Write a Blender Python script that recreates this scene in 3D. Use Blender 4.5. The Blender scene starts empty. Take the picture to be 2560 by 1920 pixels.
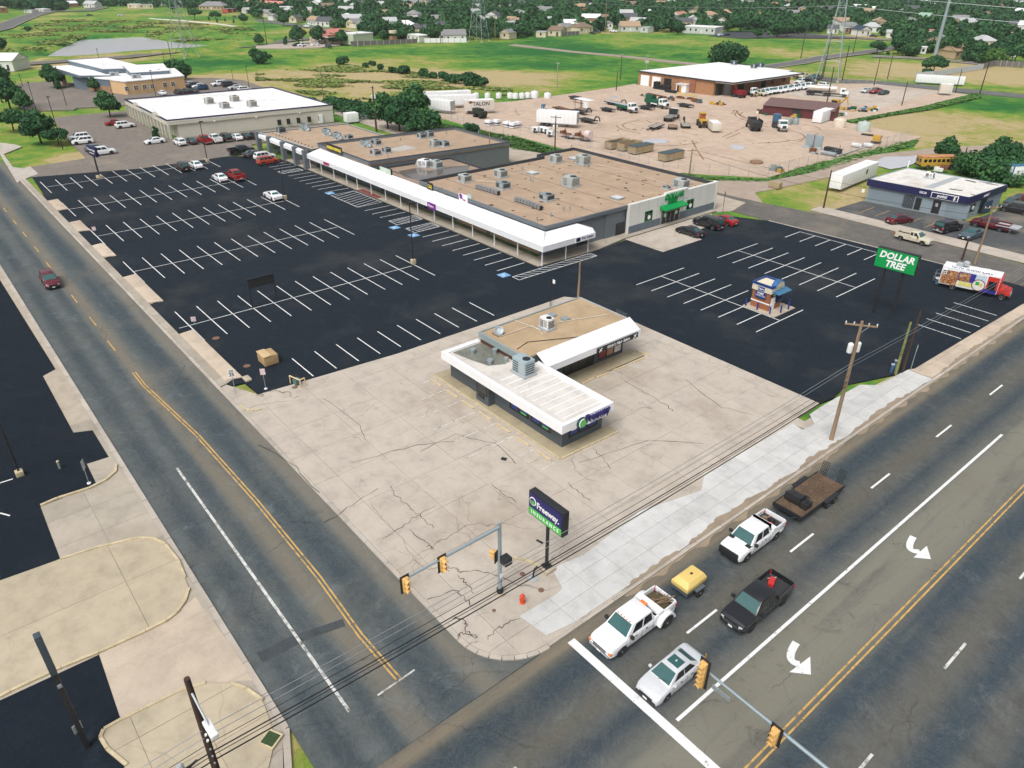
import bpy,bmesh,math,random
from mathutils import Vector,Matrix
import numpy as np
R_=math.radians
PI=math.pi
rnd=random.Random(7)
scn=bpy.context.scene
col=scn.collection
# ------------------------------------------------------------------ camera, world, sun
CAM_H=38.4
cam_d=bpy.data.cameras.new('camera')
cam=bpy.data.objects.new('camera',cam_d)
col.objects.link(cam)
cam_d.sensor_width=36.0
cam_d.lens=1840.075/2560*36
cam_d.clip_start=0.5
cam_d.clip_end=6000
_p,_ro,_ya=0.521235042,0.0036131353,-0.877942021
_F=Vector((math.sin(_ya)*math.cos(_p),math.cos(_ya)*math.cos(_p),-math.sin(_p)))
_Rt=Vector((math.cos(_ya),-math.sin(_ya),0))
_U=_Rt.cross(_F)
_R2=math.cos(_ro)*_Rt+math.sin(_ro)*_U
_U2=-math.sin(_ro)*_Rt+math.cos(_ro)*_U
cm=Matrix(((_R2.x,_U2.x,-_F.x,0),(_R2.y,_U2.y,-_F.y,0),(_R2.z,_U2.z,-_F.z,CAM_H),(0,0,0,1)))
cam.matrix_world=cm
scn.camera=cam
scn.view_settings.view_transform='Standard'
scn.view_settings.look='None'
scn.view_settings.gamma=1
scn.view_settings.exposure=0.27
scn.view_settings.use_curve_mapping=False
SUN_EL,SUN_AZ=R_(56),R_(160)      # broad overcast light; azimuth measured from +Y towards +X
world=bpy.data.worlds.new('World')
scn.world=world
world.use_nodes=True
wn=world.node_tree
bg=wn.nodes['Background']
sky=wn.nodes.new('ShaderNodeTexSky')
sky.sky_type='NISHITA'
sky.sun_disc=False
sky.sun_elevation=SUN_EL
sky.sun_rotation=SUN_AZ
sky.dust_density=6.0
sky.air_density=1.0
hsv=wn.nodes.new('ShaderNodeHueSaturation')
hsv.inputs['Saturation'].default_value=0.35
wn.links.new(sky.outputs[0],hsv.inputs['Color'])
wn.links.new(hsv.outputs[0],bg.inputs[0])
bg.inputs[1].default_value=0.13
sun_d=bpy.data.lights.new('sun','SUN')
sun_d.energy=1.3
sun_d.angle=R_(30)
sun_d.color=(1.0,0.985,0.96)
sun=bpy.data.objects.new('sun',sun_d)
col.objects.link(sun)
_sd=Vector((math.sin(SUN_AZ)*math.cos(SUN_EL),math.cos(SUN_AZ)*math.cos(SUN_EL),math.sin(SUN_EL)))
sun.rotation_euler=_sd.to_track_quat('Z','Y').to_euler()
# ------------------------------------------------------------------ helpers: objects
def tag(o,label=None,cat=None,group=None,kind=None):
 if label:o['label']=label
 if cat:o['category']=cat
 if group:o['group']=group
 if kind:o['kind']=kind
 return o
def root(name,label,cat,loc=(0,0,0),rz=0.0,group=None):
 o=bpy.data.objects.new(name,None)
 col.objects.link(o)
 o.empty_display_size=0.3
 o.location=(loc[0],loc[1],loc[2]if len(loc)> 2 else 0)
 o.rotation_euler=(0,0,rz)
 return tag(o,label,cat,group)
def inst(name,me,parent=None,loc=(0,0,0),rz=0.0,mat=None,scale=None):
 o=bpy.data.objects.new(name,me)
 col.objects.link(o)
 o.parent=parent
 o.location=loc
 o.rotation_euler=(0,0,rz)if not isinstance(rz,tuple)else rz
 if scale:o.scale=scale if isinstance(scale,tuple)else (scale,)*3
 if mat is not None:
  s=o.material_slots[0]
  s.link='OBJECT'
  s.material=mat
 return o
def copy_tree(o,parent=None):
 c=o.copy()
 col.objects.link(c)
 c.parent=parent
 for ch in o.children:
  copy_tree(ch,c)
 return c
class MB:
 """collects shapes; build() links them as one mesh object"""
 def __init__(s):
  s.v=[]; s.f=[]; s.mi=[]; s.cur=0
 def add(s,vs,fs):
  n=len(s.v)
  s.v.extend([tuple(v)for v in vs])
  for f in fs:
   s.f.append([i+n for i in f]); s.mi.append(s.cur)
  return s
 def box(s,x0,x1,y0,y1,z0,z1):
  if x0 > x1:x0,x1=x1,x0
  if y0 > y1:y0,y1=y1,y0
  return s.add([(x0,y0,z0),(x1,y0,z0),(x1,y1,z0),(x0,y1,z0),(x0,y0,z1),(x1,y0,z1),(x1,y1,z1),(x0,y1,z1)],
     [(0,3,2,1),(4,5,6,7),(0,1,5,4),(1,2,6,5),(2,3,7,6),(3,0,4,7)])
 def cbox(s,cx,cy,cz,sx,sy,sz):
  return s.box(cx -sx/2,cx+sx/2,cy -sy/2,cy+sy/2,cz -sz/2,cz+sz/2)
 def obox(s,p0,p1,wd,z0,z1):
  """upright slab between two ground points"""
  d=Vector((p1[0]-p0[0],p1[1]-p0[1])); d.normalize()
  n=Vector((-d.y,d.x))*wd/2
  q=[(p0[0]-n.x,p0[1]-n.y),(p1[0]-n.x,p1[1]-n.y),(p1[0]+n.x,p1[1]+n.y),(p0[0]+n.x,p0[1]+n.y)]
  return s.prism(q,z0,z1)
 def prism(s,poly,z0,z1):
  a=sum(poly[i][0]*poly[(i+1)% len(poly)][1]-poly[(i+1)% len(poly)][0]*poly[i][1]for i in range(len(poly)))
  if a < 0:poly=list(reversed(poly))
  n=len(poly)
  zz=z1 if isinstance(z1,(list,tuple))else [z1]*n
  if a < 0 and isinstance(z1,(list,tuple)):zz=list(reversed(zz))
  vs=[(p[0],p[1],z0)for p in poly]+[(p[0],p[1],zz[i])for i,p in enumerate(poly)]
  fs=[tuple(range(n -1,-1,-1)),tuple(range(n,2*n))]+[(i,(i+1)% n,n+(i+1)% n,n+i)for i in range(n)]
  return s.add(vs,fs)
 def tube(s,p0,p1,r0,r1=None,n=8,cap=True):
  r1=r0 if r1 is None else r1
  p0=Vector(p0); p1=Vector(p1)
  d=(p1 -p0)
  if d.length < 1e-6:return s
  d.normalize()
  u=d.orthogonal().normalized(); w=d.cross(u)
  vs=[]
  for p,r in ((p0,r0),(p1,r1)):
   for k in range(n):
    a=2*PI*k/n
    vs.append(p+u*(r*math.cos(a))+w*(r*math.sin(a)))
  fs=[(k,(k+1)% n,n+(k+1)% n,n+k)for k in range(n)]
  if cap:fs += [tuple(range(n -1,-1,-1)),tuple(range(n,2*n))]
  return s.add(vs,fs)
 def path(s,pts,r,n=6):
  for a,b in zip(pts[:-1],pts[1:]):s.tube(a,b,r,r,n)
  return s
 def quad(s,*p):
  return s.add(p,[tuple(range(len(p)))])
 def lathe(s,prof,cx=0,cy=0,n=12):
  vs=[]
  for r,z in prof:
   for k in range(n):
    a=2*PI*k/n
    vs.append((cx+r*math.cos(a),cy+r*math.sin(a),z))
  fs=[]
  for j in range(len(prof)-1):
   for k in range(n):
    fs.append((j*n+k,j*n+(k+1)% n,(j+1)*n+(k+1)% n,(j+1)*n+k))
  fs.append(tuple(range(n -1,-1,-1))); fs.append(tuple(range((len(prof)-1)*n,len(prof)*n)))
  return s.add(vs,fs)
 def mesh(s,name,mats,smooth=None,bevel=None):
  me=bpy.data.meshes.new(name)
  me.from_pydata(s.v,[],s.f)
  if not isinstance(mats,(list,tuple)):mats=[mats]
  for m in mats:me.materials.append(m)
  if any(s.mi):me.polygons.foreach_set('material_index',s.mi)
  if smooth is not None or bevel:
   bm=bmesh.new(); bm.from_mesh(me)
   bmesh.ops.remove_doubles(bm,verts=bm.verts,dist=1e-4)
   bmesh.ops.recalc_face_normals(bm,faces=bm.faces)
   if bevel:
    es=[e for e in bm.edges if len(e.link_faces)== 2 and e.calc_face_angle(0)> R_(35)]
    bmesh.ops.bevel(bm,geom=es,offset=bevel,segments=2,profile=0.6,affect='EDGES',clamp_overlap=True)
   sm=R_(smooth if smooth is not None else 30)
   for f in bm.faces:f.smooth=True
   for e in bm.edges:
    if len(e.link_faces)!= 2 or e.calc_face_angle(0)> sm:e.smooth=False
   bm.to_mesh(me); bm.free()
  me.update()
  return me
 def build(s,name,mats,parent=None,loc=(0,0,0),rz=0.0,smooth=None,bevel=None,omat=None):
  return inst(name,s.mesh(name,mats,smooth,bevel),parent,loc,rz,omat)
# ------------------------------------------------------------------ helpers: materials
def newmat(name):
 m=bpy.data.materials.new(name); m.use_nodes=True
 nt=m.node_tree
 b=nt.nodes['Principled BSDF']
 return m,nt,b
def N(nt,typ,**kw):
 n=nt.nodes.new(typ)
 for k,v in kw.items():
  if k in n.inputs.keys():n.inputs[k].default_value=v
  else:setattr(n,k,v)
 return n
_mc={}
def mat(name,c,rough=0.7,metal=0.0,var=0.18,scale=1.2,bump=0.0,spec=None,streak=None,alpha=None):
 """plain procedural surface: base colour broken up by two scales of noise"""
 key=name
 if key in _mc:return _mc[key]
 m,nt,b=newmat(name)
 tc=N(nt,'ShaderNodeTexCoord')
 mp=N(nt,'ShaderNodeMapping')
 nt.links.new(tc.outputs['Object'],mp.inputs['Vector'])
 if streak:mp.inputs['Scale'].default_value=streak
 n1=N(nt,'ShaderNodeTexNoise',Scale=scale,Detail=6.0,Roughness=0.65)
 n2=N(nt,'ShaderNodeTexNoise',Scale=scale*9,Detail=3.0,Roughness=0.6)
 nt.links.new(mp.outputs[0],n1.inputs['Vector']); nt.links.new(mp.outputs[0],n2.inputs['Vector'])
 ad=N(nt,'ShaderNodeMath',operation='ADD')
 nt.links.new(n1.outputs[0],ad.inputs[0]); nt.links.new(n2.outputs[0],ad.inputs[1])
 mr=N(nt,'ShaderNodeMapRange')
 mr.inputs['From Min'].default_value=0.6; mr.inputs['From Max'].default_value=1.4
 mr.inputs['To Min'].default_value=1 -var; mr.inputs['To Max'].default_value=1+var
 nt.links.new(ad.outputs[0],mr.inputs['Value'])
 mx=N(nt,'ShaderNodeVectorMath',operation='SCALE')
 mx.inputs[0].default_value=c
 nt.links.new(mr.outputs[0],mx.inputs['Scale'])
 nt.links.new(mx.outputs[0],b.inputs['Base Color'])
 b.inputs['Roughness'].default_value=rough
 b.inputs['Metallic'].default_value=metal
 if spec is not None:b.inputs['Specular IOR Level'].default_value=spec
 if bump:
  bp=N(nt,'ShaderNodeBump',Strength=bump,Distance=0.03)
  nt.links.new(n2.outputs[0],bp.inputs['Height']); nt.links.new(bp.outputs[0],b.inputs['Normal'])
 _mc[key]=m
 return m
def paint(name,c,metal=0.0,rough=0.28):
 if name in _mc:return _mc[name]
 m,nt,b=newmat(name)
 tc=N(nt,'ShaderNodeTexCoord')
 n1=N(nt,'ShaderNodeTexNoise',Scale=2.5,Detail=4.0)
 nt.links.new(tc.outputs['Object'],n1.inputs['Vector'])
 mr=N(nt,'ShaderNodeMapRange'); mr.inputs['To Min'].default_value=0.86; mr.inputs['To Max'].default_value=1.1
 nt.links.new(n1.outputs[0],mr.inputs['Value'])
 mx=N(nt,'ShaderNodeVectorMath',operation='SCALE'); mx.inputs[0].default_value=c
 nt.links.new(mr.outputs[0],mx.inputs['Scale']); nt.links.new(mx.outputs[0],b.inputs['Base Color'])
 b.inputs['Metallic'].default_value=metal
 b.inputs['Roughness'].default_value=rough
 b.inputs['Coat Weight'].default_value=0.6
 b.inputs['Coat Roughness'].default_value=0.08
 _mc[name]=m
 return m
def ramp(nt,src,stops):
 r=N(nt,'ShaderNodeValToRGB')
 while len(r.color_ramp.elements)< len(stops):r.color_ramp.elements.new(0.5)
 for e,(p,c)in zip(r.color_ramp.elements,stops):
  e.position=p; e.color=(*c,1)if len(c)== 3 else c
 nt.links.new(src,r.inputs[0])
 return r
def mixc(nt,fac,a,b_,typ='MIX'):
 m=N(nt,'ShaderNodeMix',data_type='RGBA',blend_type=typ)
 for sock,v in ((m.inputs[0],fac),(m.inputs[6],a),(m.inputs[7],b_)):
  if hasattr(v,'is_output')or hasattr(v,'links'):nt.links.new(v,sock)
  else:sock.default_value=v if not isinstance(v,tuple)or len(v)== 4 else (*v,1)
 return m.outputs[2]
def rng(nt,src,a,b_,c=0.0,d=1.0):
 m=N(nt,'ShaderNodeMapRange')
 m.inputs['From Min'].default_value=a; m.inputs['From Max'].default_value=b_
 m.inputs['To Min'].default_value=c; m.inputs['To Max'].default_value=d
 nt.links.new(src,m.inputs['Value'])
 return m.outputs[0]
def mul(nt,a,b_,op='MULTIPLY'):
 m=N(nt,'ShaderNodeMath',operation=op)
 for s_,v in ((m.inputs[0],a),(m.inputs[1],b_)):
  if isinstance(v,(int,float)):s_.default_value=v
  else:nt.links.new(v,s_)
 return m.outputs[0]
def noise(nt,vec,scale,detail=5.0,rough=0.6,dist=0.0):
 n=N(nt,'ShaderNodeTexNoise',Scale=scale,Detail=detail,Roughness=rough,Distortion=dist)
 nt.links.new(vec,n.inputs['Vector'])
 return n.outputs[0]
def wpos(nt,scale=(1,1,1)):
 g=N(nt,'ShaderNodeNewGeometry')
 mp=N(nt,'ShaderNodeMapping'); mp.inputs['Scale'].default_value=scale
 nt.links.new(g.outputs['Position'],mp.inputs['Vector'])
 return mp.outputs[0]
def cracks(nt,vec,scale,width,warp=0.35):
 """thin crack network: cell borders of a warped voronoi, broken up so that lines come and go"""
 nz=N(nt,'ShaderNodeTexNoise',Scale=scale*2.2,Detail=5.0)
 nt.links.new(vec,nz.inputs['Vector'])
 sb=N(nt,'ShaderNodeVectorMath',operation='SUBTRACT'); sb.inputs[1].default_value=(0.5,0.5,0.5)
 nt.links.new(nz.outputs['Color'],sb.inputs[0])
 sc=N(nt,'ShaderNodeVectorMath',operation='SCALE'); sc.inputs['Scale'].default_value=warp/scale
 nt.links.new(sb.outputs[0],sc.inputs[0])
 ad=N(nt,'ShaderNodeVectorMath',operation='ADD')
 nt.links.new(vec,ad.inputs[0]); nt.links.new(sc.outputs[0],ad.inputs[1])
 v=N(nt,'ShaderNodeTexVoronoi',feature='DISTANCE_TO_EDGE',Scale=scale)
 nt.links.new(ad.outputs[0],v.inputs['Vector'])
 line=rng(nt,v.outputs['Distance'],0.0,width*scale,1.0,0.0)
 brk=rng(nt,noise(nt,vec,scale*0.7,3.0),0.5,0.62)
 return mul(nt,line,brk)
def asphalt(name,base,dust,stripe=None,crack=0.5,dustamt=0.5,patch=None):
 """asphalt; stripe=('x'|'y', [(centre, halfwidth, colour)...]) gives wheel wear along the lanes"""
 m,nt,b=newmat(name)
 v=wpos(nt)
 fine=noise(nt,v,9.0,4.0,0.7)
 big=noise(nt,v,0.09,6.0,0.62)
 mid=noise(nt,v,0.7,6.0,0.7)
 c=ramp(nt,mid,[(0.3,tuple(x*0.8 for x in base)),(0.7,tuple(x*1.25 for x in base))]).outputs[0]
 if stripe:
  ax,bands=stripe
  along=(0.02,1,1)if ax == 'x' else (1,0.02,1)
  sp=N(nt,'ShaderNodeSeparateXYZ'); nt.links.new(v,sp.inputs[0])
  wob=noise(nt,wpos(nt,(0.03,0.5,1)if ax == 'x' else (0.5,0.03,1)),1.0,5.0,0.7)
  wob2=rng(nt,wob,0,1,-0.55,0.55)
  crd=mul(nt,sp.outputs['Y' if ax == 'x' else 'X'],wob2,'ADD')
  brk=rng(nt,noise(nt,wpos(nt,(0.05,0.5,1)if ax == 'x' else (0.5,0.05,1)),1.0,6.0,0.7),0.22,0.5)
  for cen,hw,cc in bands:
   d=mul(nt,mul(nt,crd,-cen,'ADD'),0,'ADD')
   ab=N(nt,'ShaderNodeMath',operation='ABSOLUTE'); nt.links.new(d,ab.inputs[0])
   f=rng(nt,ab.outputs[0],hw*1.25,hw*0.35,0.0,0.85)
   c=mixc(nt,mul(nt,f,brk),c,cc)
 # long faint drag streaks and dusty patches
 c=mixc(nt,rng(nt,big,0.52,0.72,0,dustamt),c,dust)
 sc2=noise(nt,v,0.33,8.0,0.78,0.6)
 c=mixc(nt,rng(nt,sc2,0.56,0.68,0,0.38),c,tuple(min(1,x*2.0+0.015)for x in base))
 c=mixc(nt,rng(nt,sc2,0.42,0.33,0,0.45),c,tuple(x*0.5 for x in base))
 vein=rng(nt,noise(nt,v,0.5,9.0,0.82,2.0),0.485,0.5); vein2=rng(nt,noise(nt,v,0.5,9.0,0.82,2.0),0.515,0.5)
 c=mixc(nt,mul(nt,mul(nt,vein,vein2),0.28),c,tuple(min(1,x*2.6+0.02)for x in base))
 spk=rng(nt,fine,0.6,0.76,0,0.6)
 c=mixc(nt,spk,c,tuple(min(1,x*2.2+0.02)for x in base))
 if crack:
  c=mixc(nt,mul(nt,cracks(nt,v,0.16,0.05),crack),c,tuple(x*0.25 for x in base))
  c=mixc(nt,mul(nt,cracks(nt,v,0.45,0.03),crack*0.7),c,tuple(x*0.35 for x in base))
 nt.links.new(c,b.inputs['Base Color'])
 nt.links.new(rng(nt,mid,0.3,0.7,0.72,0.92),b.inputs['Roughness'])
 b.inputs['Specular IOR Level'].default_value=0.18
 bp=N(nt,'ShaderNodeBump',Strength=0.25,Distance=0.02)
 nt.links.new(fine,bp.inputs['Height']); nt.links.new(bp.outputs[0],b.inputs['Normal'])
 return m
def concrete(name,base,stain=0.4,crack=0.6,slabvar=0.1,rough=0.85,rust=0.0):
 m,nt,b=newmat(name)
 v=wpos(nt)
 oi=N(nt,'ShaderNodeObjectInfo')
 mid=noise(nt,v,0.55,7.0,0.68)
 big=noise(nt,v,0.12,5.0,0.6)
 fine=noise(nt,v,11.0,4.0,0.7)
 c=ramp(nt,mid,[(0.28,tuple(x*0.78 for x in base)),(0.5,base),(0.75,tuple(min(1,x*1.14)for x in base))]).outputs[0]
 sv=rng(nt,oi.outputs['Random'],0,1,1 -slabvar,1+slabvar)
 s_=N(nt,'ShaderNodeVectorMath',operation='SCALE')
 nt.links.new(c,s_.inputs[0]); nt.links.new(sv,s_.inputs['Scale'])
 c=s_.outputs[0]
 c=mixc(nt,rng(nt,big,0.5,0.75,0,stain),c,(base[0]*0.62,base[1]*0.56,base[2]*0.5))
 if rust:c=mixc(nt,rng(nt,noise(nt,v,0.33,6.0,0.75),0.6,0.78,0,rust),c,(0.3,0.17,0.08))
 oil=rng(nt,noise(nt,v,0.42,6.0,0.82),0.62,0.76,0,stain)
 c=mixc(nt,oil,c,(0.07,0.065,0.06))
 c=mixc(nt,rng(nt,fine,0.6,0.8,0,0.35),c,tuple(x*0.55 for x in base))
 if crack:
  c=mixc(nt,mul(nt,cracks(nt,v,0.11,0.055),crack),c,(0.09,0.075,0.06))
  c=mixc(nt,mul(nt,cracks(nt,v,0.33,0.03),crack*0.7),c,(0.12,0.1,0.08))
 nt.links.new(c,b.inputs['Base Color'])
 b.inputs['Roughness'].default_value=rough
 bp=N(nt,'ShaderNodeBump',Strength=0.2,Distance=0.02)
 nt.links.new(fine,bp.inputs['Height']); nt.links.new(bp.outputs[0],b.inputs['Normal'])
 return m
def worn(name,c,under,wear=0.35,rough=0.7):
 """paint worn through to what lies under it"""
 if name in _mc:return _mc[name]
 m,nt,b=newmat(name)
 v=wpos(nt)
 f=rng(nt,noise(nt,v,2.2,8.0,0.75),0.62 -wear*0.35,0.72 -wear*0.2,0,1)
 cc=mixc(nt,f,c,under)
 cc=mixc(nt,rng(nt,noise(nt,v,0.5,4.0),0.4,0.7,0,0.25),cc,tuple(x*0.7 for x in c))
 nt.links.new(cc,b.inputs['Base Color'])
 b.inputs['Roughness'].default_value=rough
 _mc[name]=m
 return m
M={}
M['glass']=paint('window_glass',(0.012,0.018,0.022),0,0.05)
M['carglass']=paint('car_glass',(0.03,0.1,0.1),0.0,0.04); M['sideglass']=paint('car_side_glass',(0.01,0.014,0.018),0.0,0.04)  # teal base of car_glass has the reflected sky put into its colour
M['tyre']=mat('tyre_rubber',(0.018,0.018,0.02),0.8)
M['rim']=mat('wheel_rim',(0.45,0.46,0.48),0.35,0.7,0.1)
M['darkrim']=mat('dark_rim',(0.05,0.05,0.055),0.4,0.5,0.1)
M['black']=mat('black_plastic',(0.018,0.019,0.022),0.55)
M['chrome']=mat('chrome',(0.6,0.61,0.63),0.2,0.9,0.08)
M['amber']=mat('amber_lens',(0.75,0.22,0.05),0.2)
M['lamp']=mat('lamp_lens',(0.7,0.72,0.72),0.15,0.2,0.1)
M['redlens']=mat('red_lens',(0.45,0.02,0.02),0.2)
M['plate']=mat('licence_plate_white',(0.75,0.75,0.72),0.5)
M['steel']=mat('galvanised_steel',(0.36,0.42,0.44),0.5,0.5,0.2,3)
M['wood']=mat('weathered_pole_wood',(0.26,0.185,0.115),0.9,0,0.4,2,0.4,streak=(1,1,0.08))
M['darkwood']=mat('dark_pole_wood',(0.055,0.032,0.022),0.9,0,0.4,2,0.4,streak=(1,1,0.08))
M['white']=mat('white_metal_sheet',(0.78,0.79,0.8),0.5,0,0.06,0.5)
M['ltwhite']=mat('white_roof_membrane',(0.76,0.76,0.75),0.75,0,0.3,0.12)
M['grey']=mat('grey_painted_block',(0.115,0.135,0.15),0.8,0,0.12,0.7)
M['ltgrey']=mat('light_grey_metal',(0.4,0.43,0.44),0.5,0.1,0.12,2)
M['concrete_plain']=mat('plain_concrete',(0.42,0.36,0.28),0.9,0,0.25,1.5,0.3)
M['cable']=mat('cable_black',(0.012,0.012,0.014),0.6)
M['paleccable']=mat('cable_bare_metal',(0.4,0.42,0.44),0.4,0.6)
M['yellow_kerb']=mat('faded_yellow_kerb_paint',(0.5,0.42,0.27),0.85,0,0.4,1.5)
def text(s,size,m,parent,loc,rot,name='lettering',extrude=0.02,bold=0.0,align='CENTER',shear=0.0,sx=1.0):
 cu=bpy.data.curves.new(name,'FONT')
 cu.body=s; cu.size=size; cu.extrude=extrude; cu.offset=bold*size
 cu.align_x=align; cu.align_y='CENTER'; cu.shear=shear
 cu.resolution_u=2
 o=bpy.data.objects.new(name,cu)
 me=bpy.data.meshes.new_from_object(o)
 bpy.data.objects.remove(o); bpy.data.curves.remove(cu)
 me.materials.clear(); me.materials.append(m)
 t=inst(name,me,parent,loc,rot)
 t.scale=(sx,1,1)
 return t
FY=(R_(90),0,0)           # lettering that faces -Y
FX=(R_(90),0,R_(90))      # lettering that faces +X
FB=(R_(90),0,R_(180))     # faces +Y
def clip(poly,x0,x1,y0,y1):
 for ax,lim,keep in ((0,x0,1),(0,x1,-1),(1,y0,1),(1,y1,-1)):
  out=[]
  for i in range(len(poly)):
   a,b=poly[i -1],poly[i]
   ia=(a[ax]-lim)*keep >= 0; ib=(b[ax]-lim)*keep >= 0
   if ia != ib:
    t=(lim -a[ax])/(b[ax]-a[ax])
    out.append((a[0]+t*(b[0]-a[0]),a[1]+t*(b[1]-a[1])))
   if ib:out.append(b)
  poly=out
  if len(poly)< 3:return []
 return poly
def parea(p):
 return abs(sum(p[i -1][0]*p[i][1]-p[i][0]*p[i -1][1]for i in range(len(p))))/2
def slabs(name,poly,dx,dy,z,m,base_mat,thick=0.1,gap=0.035,ox=0.0,oy=0.0,jz=0.012):
 """a paved surface: dark bedding sheet plus separate slabs with open joints"""
 base=MB().prism(poly,z -0.35,z -0.02).build(name,base_mat)
 base['kind']='structure'
 xs=[p[0]for p in poly]; ys=[p[1]for p in poly]
 x=math.floor((min(xs)-ox)/dx)*dx+ox
 while x < max(xs):
  y=math.floor((min(ys)-oy)/dy)*dy+oy
  while y < max(ys):
   c=clip(poly,x+gap/2,x+dx -gap/2,y+gap/2,y+dy -gap/2)
   if c and parea(c)> 0.15:
    # drop duplicate points
    q=[p for i,p in enumerate(c)if (p[0]-c[i -1][0])** 2+(p[1]-c[i -1][1])** 2 > 1e-6]
    if len(q)> 2:
     MB().prism(q,z -thick,z+rnd.uniform(0,jz)).build('slab',m,base)
   y += dy
  x += dx
 return base
def arc(cx,cy,r,a0,a1,n=8):
 return [(cx+r*math.cos(R_(a0+(a1 -a0)*i/n)),cy+r*math.sin(R_(a0+(a1 -a0)*i/n)))for i in range(n+1)]
def kerb(name,pts,wd,z0,z1,m,parent=None,seg=3.0):
 """kerb made of separate stones along a line"""
 out=[]
 for a,b in zip(pts[:-1],pts[1:]):
  L=math.hypot(b[0]-a[0],b[1]-a[1])
  k=max(1,round(L/seg))
  for i in range(k):
   t0,t1=i/k,(i+1)/k
   g_=0.02/L
   p0=(a[0]+(b[0]-a[0])*(t0+g_),a[1]+(b[1]-a[1])*(t0+g_))
   p1=(a[0]+(b[0]-a[0])*(t1 -g_),a[1]+(b[1]-a[1])*(t1 -g_))
   o=MB().obox(p0,p1,wd,z0,z1+rnd.uniform(-0.004,0.004)).build(name,m,parent)
   out.append(o)
 return out
def pip(x,y,poly):
 c=False
 for i in range(len(poly)):
  x0,y0=poly[i -1]; x1,y1=poly[i]
  if (y0 > y)!= (y1 > y)and x < (x1 -x0)*(y -y0)/(y1 -y0)+x0:c=not c
 return c
def pdist(x,y,poly,closed=True):
 best=1e9
 rg=range(len(poly))if closed else range(1,len(poly))
 for i in rg:
  ax,ay=poly[i -1]; bx,by=poly[i]
  dx,dy=bx -ax,by -ay
  t=max(0,min(1,((x -ax)*dx+(y -ay)*dy)/(dx*dx+dy*dy+1e-9)))
  d=math.hypot(x -ax -t*dx,y -ay -t*dy)
  if d < best:best=d
 return best
# ================================================================== SETTING
ASPH_DARK=asphalt('sealed_asphalt',(0.009,0.0145,0.0215),(0.06,0.062,0.06),crack=0.35,dustamt=0.45)
ROADA=asphalt('old_road_asphalt',(0.085,0.097,0.098),(0.16,0.145,0.115),
    stripe=('x',[(9.1,0.9,(0.04,0.055,0.065)),(11.6,0.6,(0.05,0.066,0.074)),(13.2,0.9,(0.17,0.15,0.115)),(15.9,1.3,(0.038,0.055,0.066)),(18.1,0.9,(0.17,0.155,0.125))]),crack=0.6,dustamt=0.4)
ROADB=asphalt('main_road_asphalt',(0.08,0.085,0.08),(0.15,0.135,0.1),
    stripe=('y',[(-23.2,0.7,(0.2,0.165,0.115)),(-21.4,1.3,(0.028,0.045,0.06)),(-18.9,0.8,(0.1,0.095,0.078)),(-16.3,1.3,(0.027,0.044,0.06)),(-12.9,3.2,(0.2,0.19,0.15)),(-9.2,1.2,(0.03,0.05,0.068)),(-6.6,0.8,(0.1,0.098,0.084)),(-4.4,1.1,(0.032,0.052,0.07)),(-1.0,1.1,(0.04,0.055,0.066))]),crack=0.5,dustamt=0.35)
ROADC=asphalt('side_road_asphalt',(0.115,0.108,0.098),(0.22,0.19,0.15),crack=0.5,dustamt=0.8)
LOTG=asphalt('grey_lot_asphalt',(0.17,0.15,0.13),(0.25,0.21,0.165),crack=0.6,dustamt=0.8)
CONC=concrete('lot_concrete',(0.44,0.39,0.33),stain=0.7,crack=1.0,slabvar=0.035,rust=0.15)
CONC_NEW=concrete('new_sidewalk_concrete',(0.53,0.53,0.515),stain=0.35,crack=0.15,slabvar=0.05)
CONC_PINK=concrete('tan_walk_concrete',(0.49,0.405,0.315),stain=0.3,crack=0.4)
CONC_GREY=concrete('old_walk_concrete',(0.36,0.32,0.26),stain=0.4,crack=0.5)
BED=mat('joint_bedding',(0.2,0.17,0.135),0.95,0,0.3,2)
WLINE=worn('white_line_paint',(0.72,0.73,0.72),(0.06,0.06,0.06),0.12)
WLINE2=worn('worn_white_line_paint',(0.6,0.6,0.57),(0.09,0.09,0.085),0.4)
YLINE=worn('yellow_line_paint',(0.55,0.34,0.1),(0.08,0.075,0.065),0.35)
BLUEP=worn('blue_symbol_paint',(0.16,0.36,0.62),(0.02,0.03,0.05),0.2)
def dirtmat(name,base,dark,mudamt=0.6):
 m,nt,b=newmat(name)
 v=wpos(nt)
 big=noise(nt,v,0.045,7.0,0.66,0.5); mid=noise(nt,v,0.4,7.0,0.72); fine=noise(nt,v,5.0,4.0,0.7)
 st=noise(nt,wpos(nt,(0.5,0.05,1)),1.0,6.0,0.75,1.2)
 c=ramp(nt,mid,[(0.3,tuple(x*0.78 for x in base)),(0.7,tuple(x*1.12 for x in base))]).outputs[0]
 c=mixc(nt,rng(nt,big,0.5,0.68,0,mudamt),c,dark)
 c=mixc(nt,rng(nt,st,0.55,0.7,0,0.5),c,dark)
 c=mixc(nt,rng(nt,fine,0.6,0.78,0,0.5),c,tuple(x*0.5 for x in dark))
 nt.links.new(c,b.inputs['Base Color']); b.inputs['Roughness'].default_value=0.95
 bp=N(nt,'ShaderNodeBump',Strength=0.5,Distance=0.15)
 nt.links.new(mid,bp.inputs['Height']); nt.links.new(bp.outputs[0],b.inputs['Normal'])
 return m
DIRT=dirtmat('yard_dirt',(0.5,0.385,0.295),(0.31,0.235,0.175),0.5)
GRAVEL=dirtmat('gravel',(0.42,0.36,0.29),(0.26,0.2,0.15),0.5)
PALE=dirtmat('pale_yard_concrete',(0.5,0.43,0.36),(0.2,0.16,0.13),0.4)
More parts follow.
